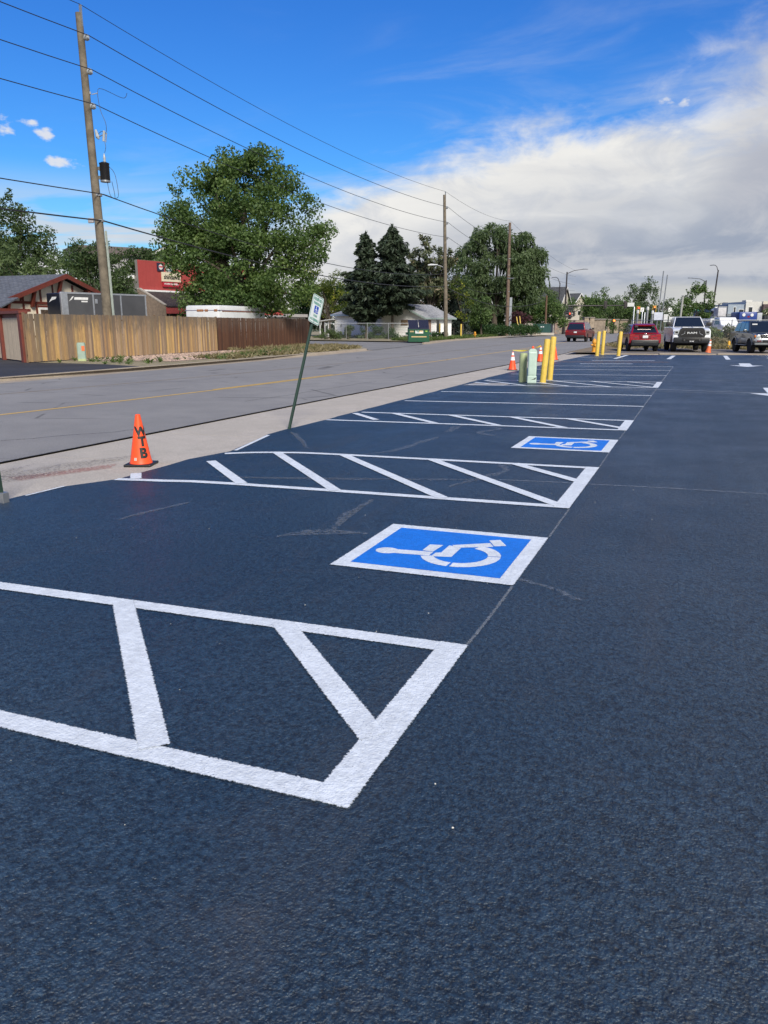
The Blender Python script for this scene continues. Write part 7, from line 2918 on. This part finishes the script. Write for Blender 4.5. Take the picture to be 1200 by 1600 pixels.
c.body([(-2.8, .7), (-2.8, 1.3), (1.6, 1.3), (2.4, 1.25), (2.5, .7)], .6, (1.6, -1.6), .55, CAR_WHITE)
c.cabin([(.9, 1.3), (1.0, 2.1), (1.9, 2.1), (2.4, 1.3)], 1.0, .85, CAR_SLATE)
c.screen('windshield', 2, .08, .06, .06)
c.wheels((1.6, -1.6), .45, .3)
c.underside(-2.6, 2.3, .5, .9)
BLUEM = M('machine_blue', (.015, .045, .22), .4)
m_ = c.box('blue_machine', (-2.4, -1.05, 1.9), (.8, .95, 3.05), BLUEM, bev=.15)
for y, z in ((-.55, 2.72), (.35, 2.70)):
    b = MB()
    b.tube([(.8, y, z), (.86, y, z)], .18, 12)
    b.build('white_drum', PLATE, m_)
c.box('red_label', (.80, -.12, 2.42), (.812, .12, 2.6), LAMP_RED, m_, .002)
c.box('rack', (-2.4, 1.0, 2.0), (.6, 1.55, 2.95), M('rack_grey', (.35, .38, .42), .5), bev=.02)

# ------------------------------------------------------------------ pale commercial building
BW = (M('panel_white', (.50, .50, .48), .8), M('panel_blue_grey', (.25, .30, .36), .8), M('panel_mid_grey', (.22, .24, .27), .8), M('panel_cream', (.50, .47, .40), .8))
o0 = at(1113, 515, 178)
t = thing('commercial_building', 'long two-storey pale grey and white flat-roofed building', 'building', (o0.x, o0.y, 0), math.atan2(4.4, 11))
k = 178 / 1200
def bx(name, x0, x1, y0, y1, z0, z1, m, parent=None):
    b = MB()
    b.box((x0, y0, z0), (x1, y1, z1))
    return b.build(name, m, parent or t)
bx('wing', 0, 2.9, 0, 12, 0, 5.7, BW[2])
bx('wing', 2.92, 6.6, -.3, 12, 0, 6.1, BW[1])
bx('wing', 6.62, 10.2, -.8, 12, 0, 6.7, BW[0])
bx('wing', 10.22, 30, -1.2, 12, 0, 6.75, BW[3])
bx('portal_frame', 9.9, 10.3, -2.2, -1.22, 3.9, 6.1, M('portal_brown', (.07, .045, .05), .7))
bx('portal_frame', 10.31, 20, -2.2, -1.22, 5.5, 6.1, M('portal_brown', (.07, .045, .05), .7))
bx('canopy', 1.2, 11.2, -4, -.82, 3.75, 3.95, M('canopy_grey', (.16, .17, .19), .7))
bx('shop_band', 3.3, 10.9, -3.2, -.83, 2.2, 3.5, BW[3])
bx('shop_stripe', 3.3, 10.9, -3.25, -3.21, 2.7, 3.05, BW[2])
bx('shop_base', 1.4, 11.0, -3.0, -.84, 0, 2.19, BW[2])
bx('pillar', 11.0, 11.5, -3.2, -2.4, 0, 3.7, M('portal_brown', (.07, .045, .05), .7))
bx('canopy', 11.6, 30, -6, -1.3, 3.5, 3.75, M('canopy_white', (.45, .46, .42), .7))
for x, z, w_, h_, y in ((1.1, 4.4, .5, .8, 0), (4.2, 4.2, .4, 1.3, -.3), (5.4, 4.1, 1.0, .9, -.3), (7.3, 4.3, .8, 1.2, -.8), (8.6, 4.0, 1.2, .5, -.8), (12, 4.2, .5, .9, -1.2), (13.4, 4.2, .5, .9, -1.2), (15, 4.2, .5, .9, -1.2)):
    f = bx('window', x - .08, x + w_ + .08, y - .08, y - .004, z - .08, z + h_ + .08, TRIMW)
    b = MB()
    b.box((x, y - .10, z), (x + w_, y - .082, z + h_))
    b.build('pane', GLASSD, f)
bx('roof_unit', 7.8, 9.2, 2, 4, 6.7, 7.1, BW[0])
q = at(1197, 518, 110)
t = thing('dark_container', 'tall dark navy container at the picture edge before the pale building', 'container', (q.x + .9, q.y, .03), YAW)
b = MB()
b.box((-1.5, 0, 0), (1.6, 6, 2.85))
b.build('shell', M('container_navy', (.012, .018, .028), .6), t)
for i in range(10):
    b = MB()
    b.box((-1.45 + i * .31, -.05, .1), (-1.30 + i * .31, -.002, 2.75))
    b.build('rib', M('container_navy', (.012, .018, .028), .6), t)
bush('round_bush', 'small round tree top at the picture edge beside the pale building', (*at(1200, 512, 150).xy, .03), rel([(0, 4.3, 0, (1.3, 1.2, .9)), (.2, 3, 0, (1.2, 1.2, 1.2))]), 20, .6, 160, .25, LEAF_MID, cat='tree')

# loose pale chips lying on the fresh surface
b = MB()
for _ in range(130):
    x, y = random.uniform(-4.5, 3.0), random.uniform(.9, 9) if random.random() < .75 else random.uniform(9, 30)
    r = random.uniform(.0018, .0042)
    z = lotz(x)
    q = [(x + r * math.cos(a) * random.uniform(.7, 1.3), y + r * math.sin(a) * random.uniform(.7, 1.3)) for a in (0.3, 1.6, 2.8, 4.2, 5.4)]
    b.add([(*p_, z + .001) for p_ in q] + [(x, y, z + .002 + r * .8)], [(i, (i + 1) % 5, 5) for i in range(5)])
o = b.build('stone_chips', M('pale_chip', (.55, .53, .48), .8, 0, .2, 3), recalc=True)
o['kind'] = 'stuff'

# small utility pedestal in front of the fence
t = thing('utility_pedestal', 'short pale green utility pedestal with an orange sticker before the cedar fence', 'utility pedestal', (-25.5, 27.2, .05), R(38))
b = MB()
b.prism(rounded_rect(.36, .30, .08), 0, .76, 'xy')
b.prism(rounded_rect(.32, .26, .07), .76, .80, 'xy')
b.build('shell', M('pedestal_grey_green', (.27, .36, .31), .55, 0, .1, 5), t)
b = MB()
b.prism(rounded_rect(.38, .32, .08), 0, .10, 'xy')
b.build('skirt', PEDG, t)
b = MB()
b.box((.02, -.158, .44), (.15, -.151, .66))
b.build('sticker', CONE_F, t)
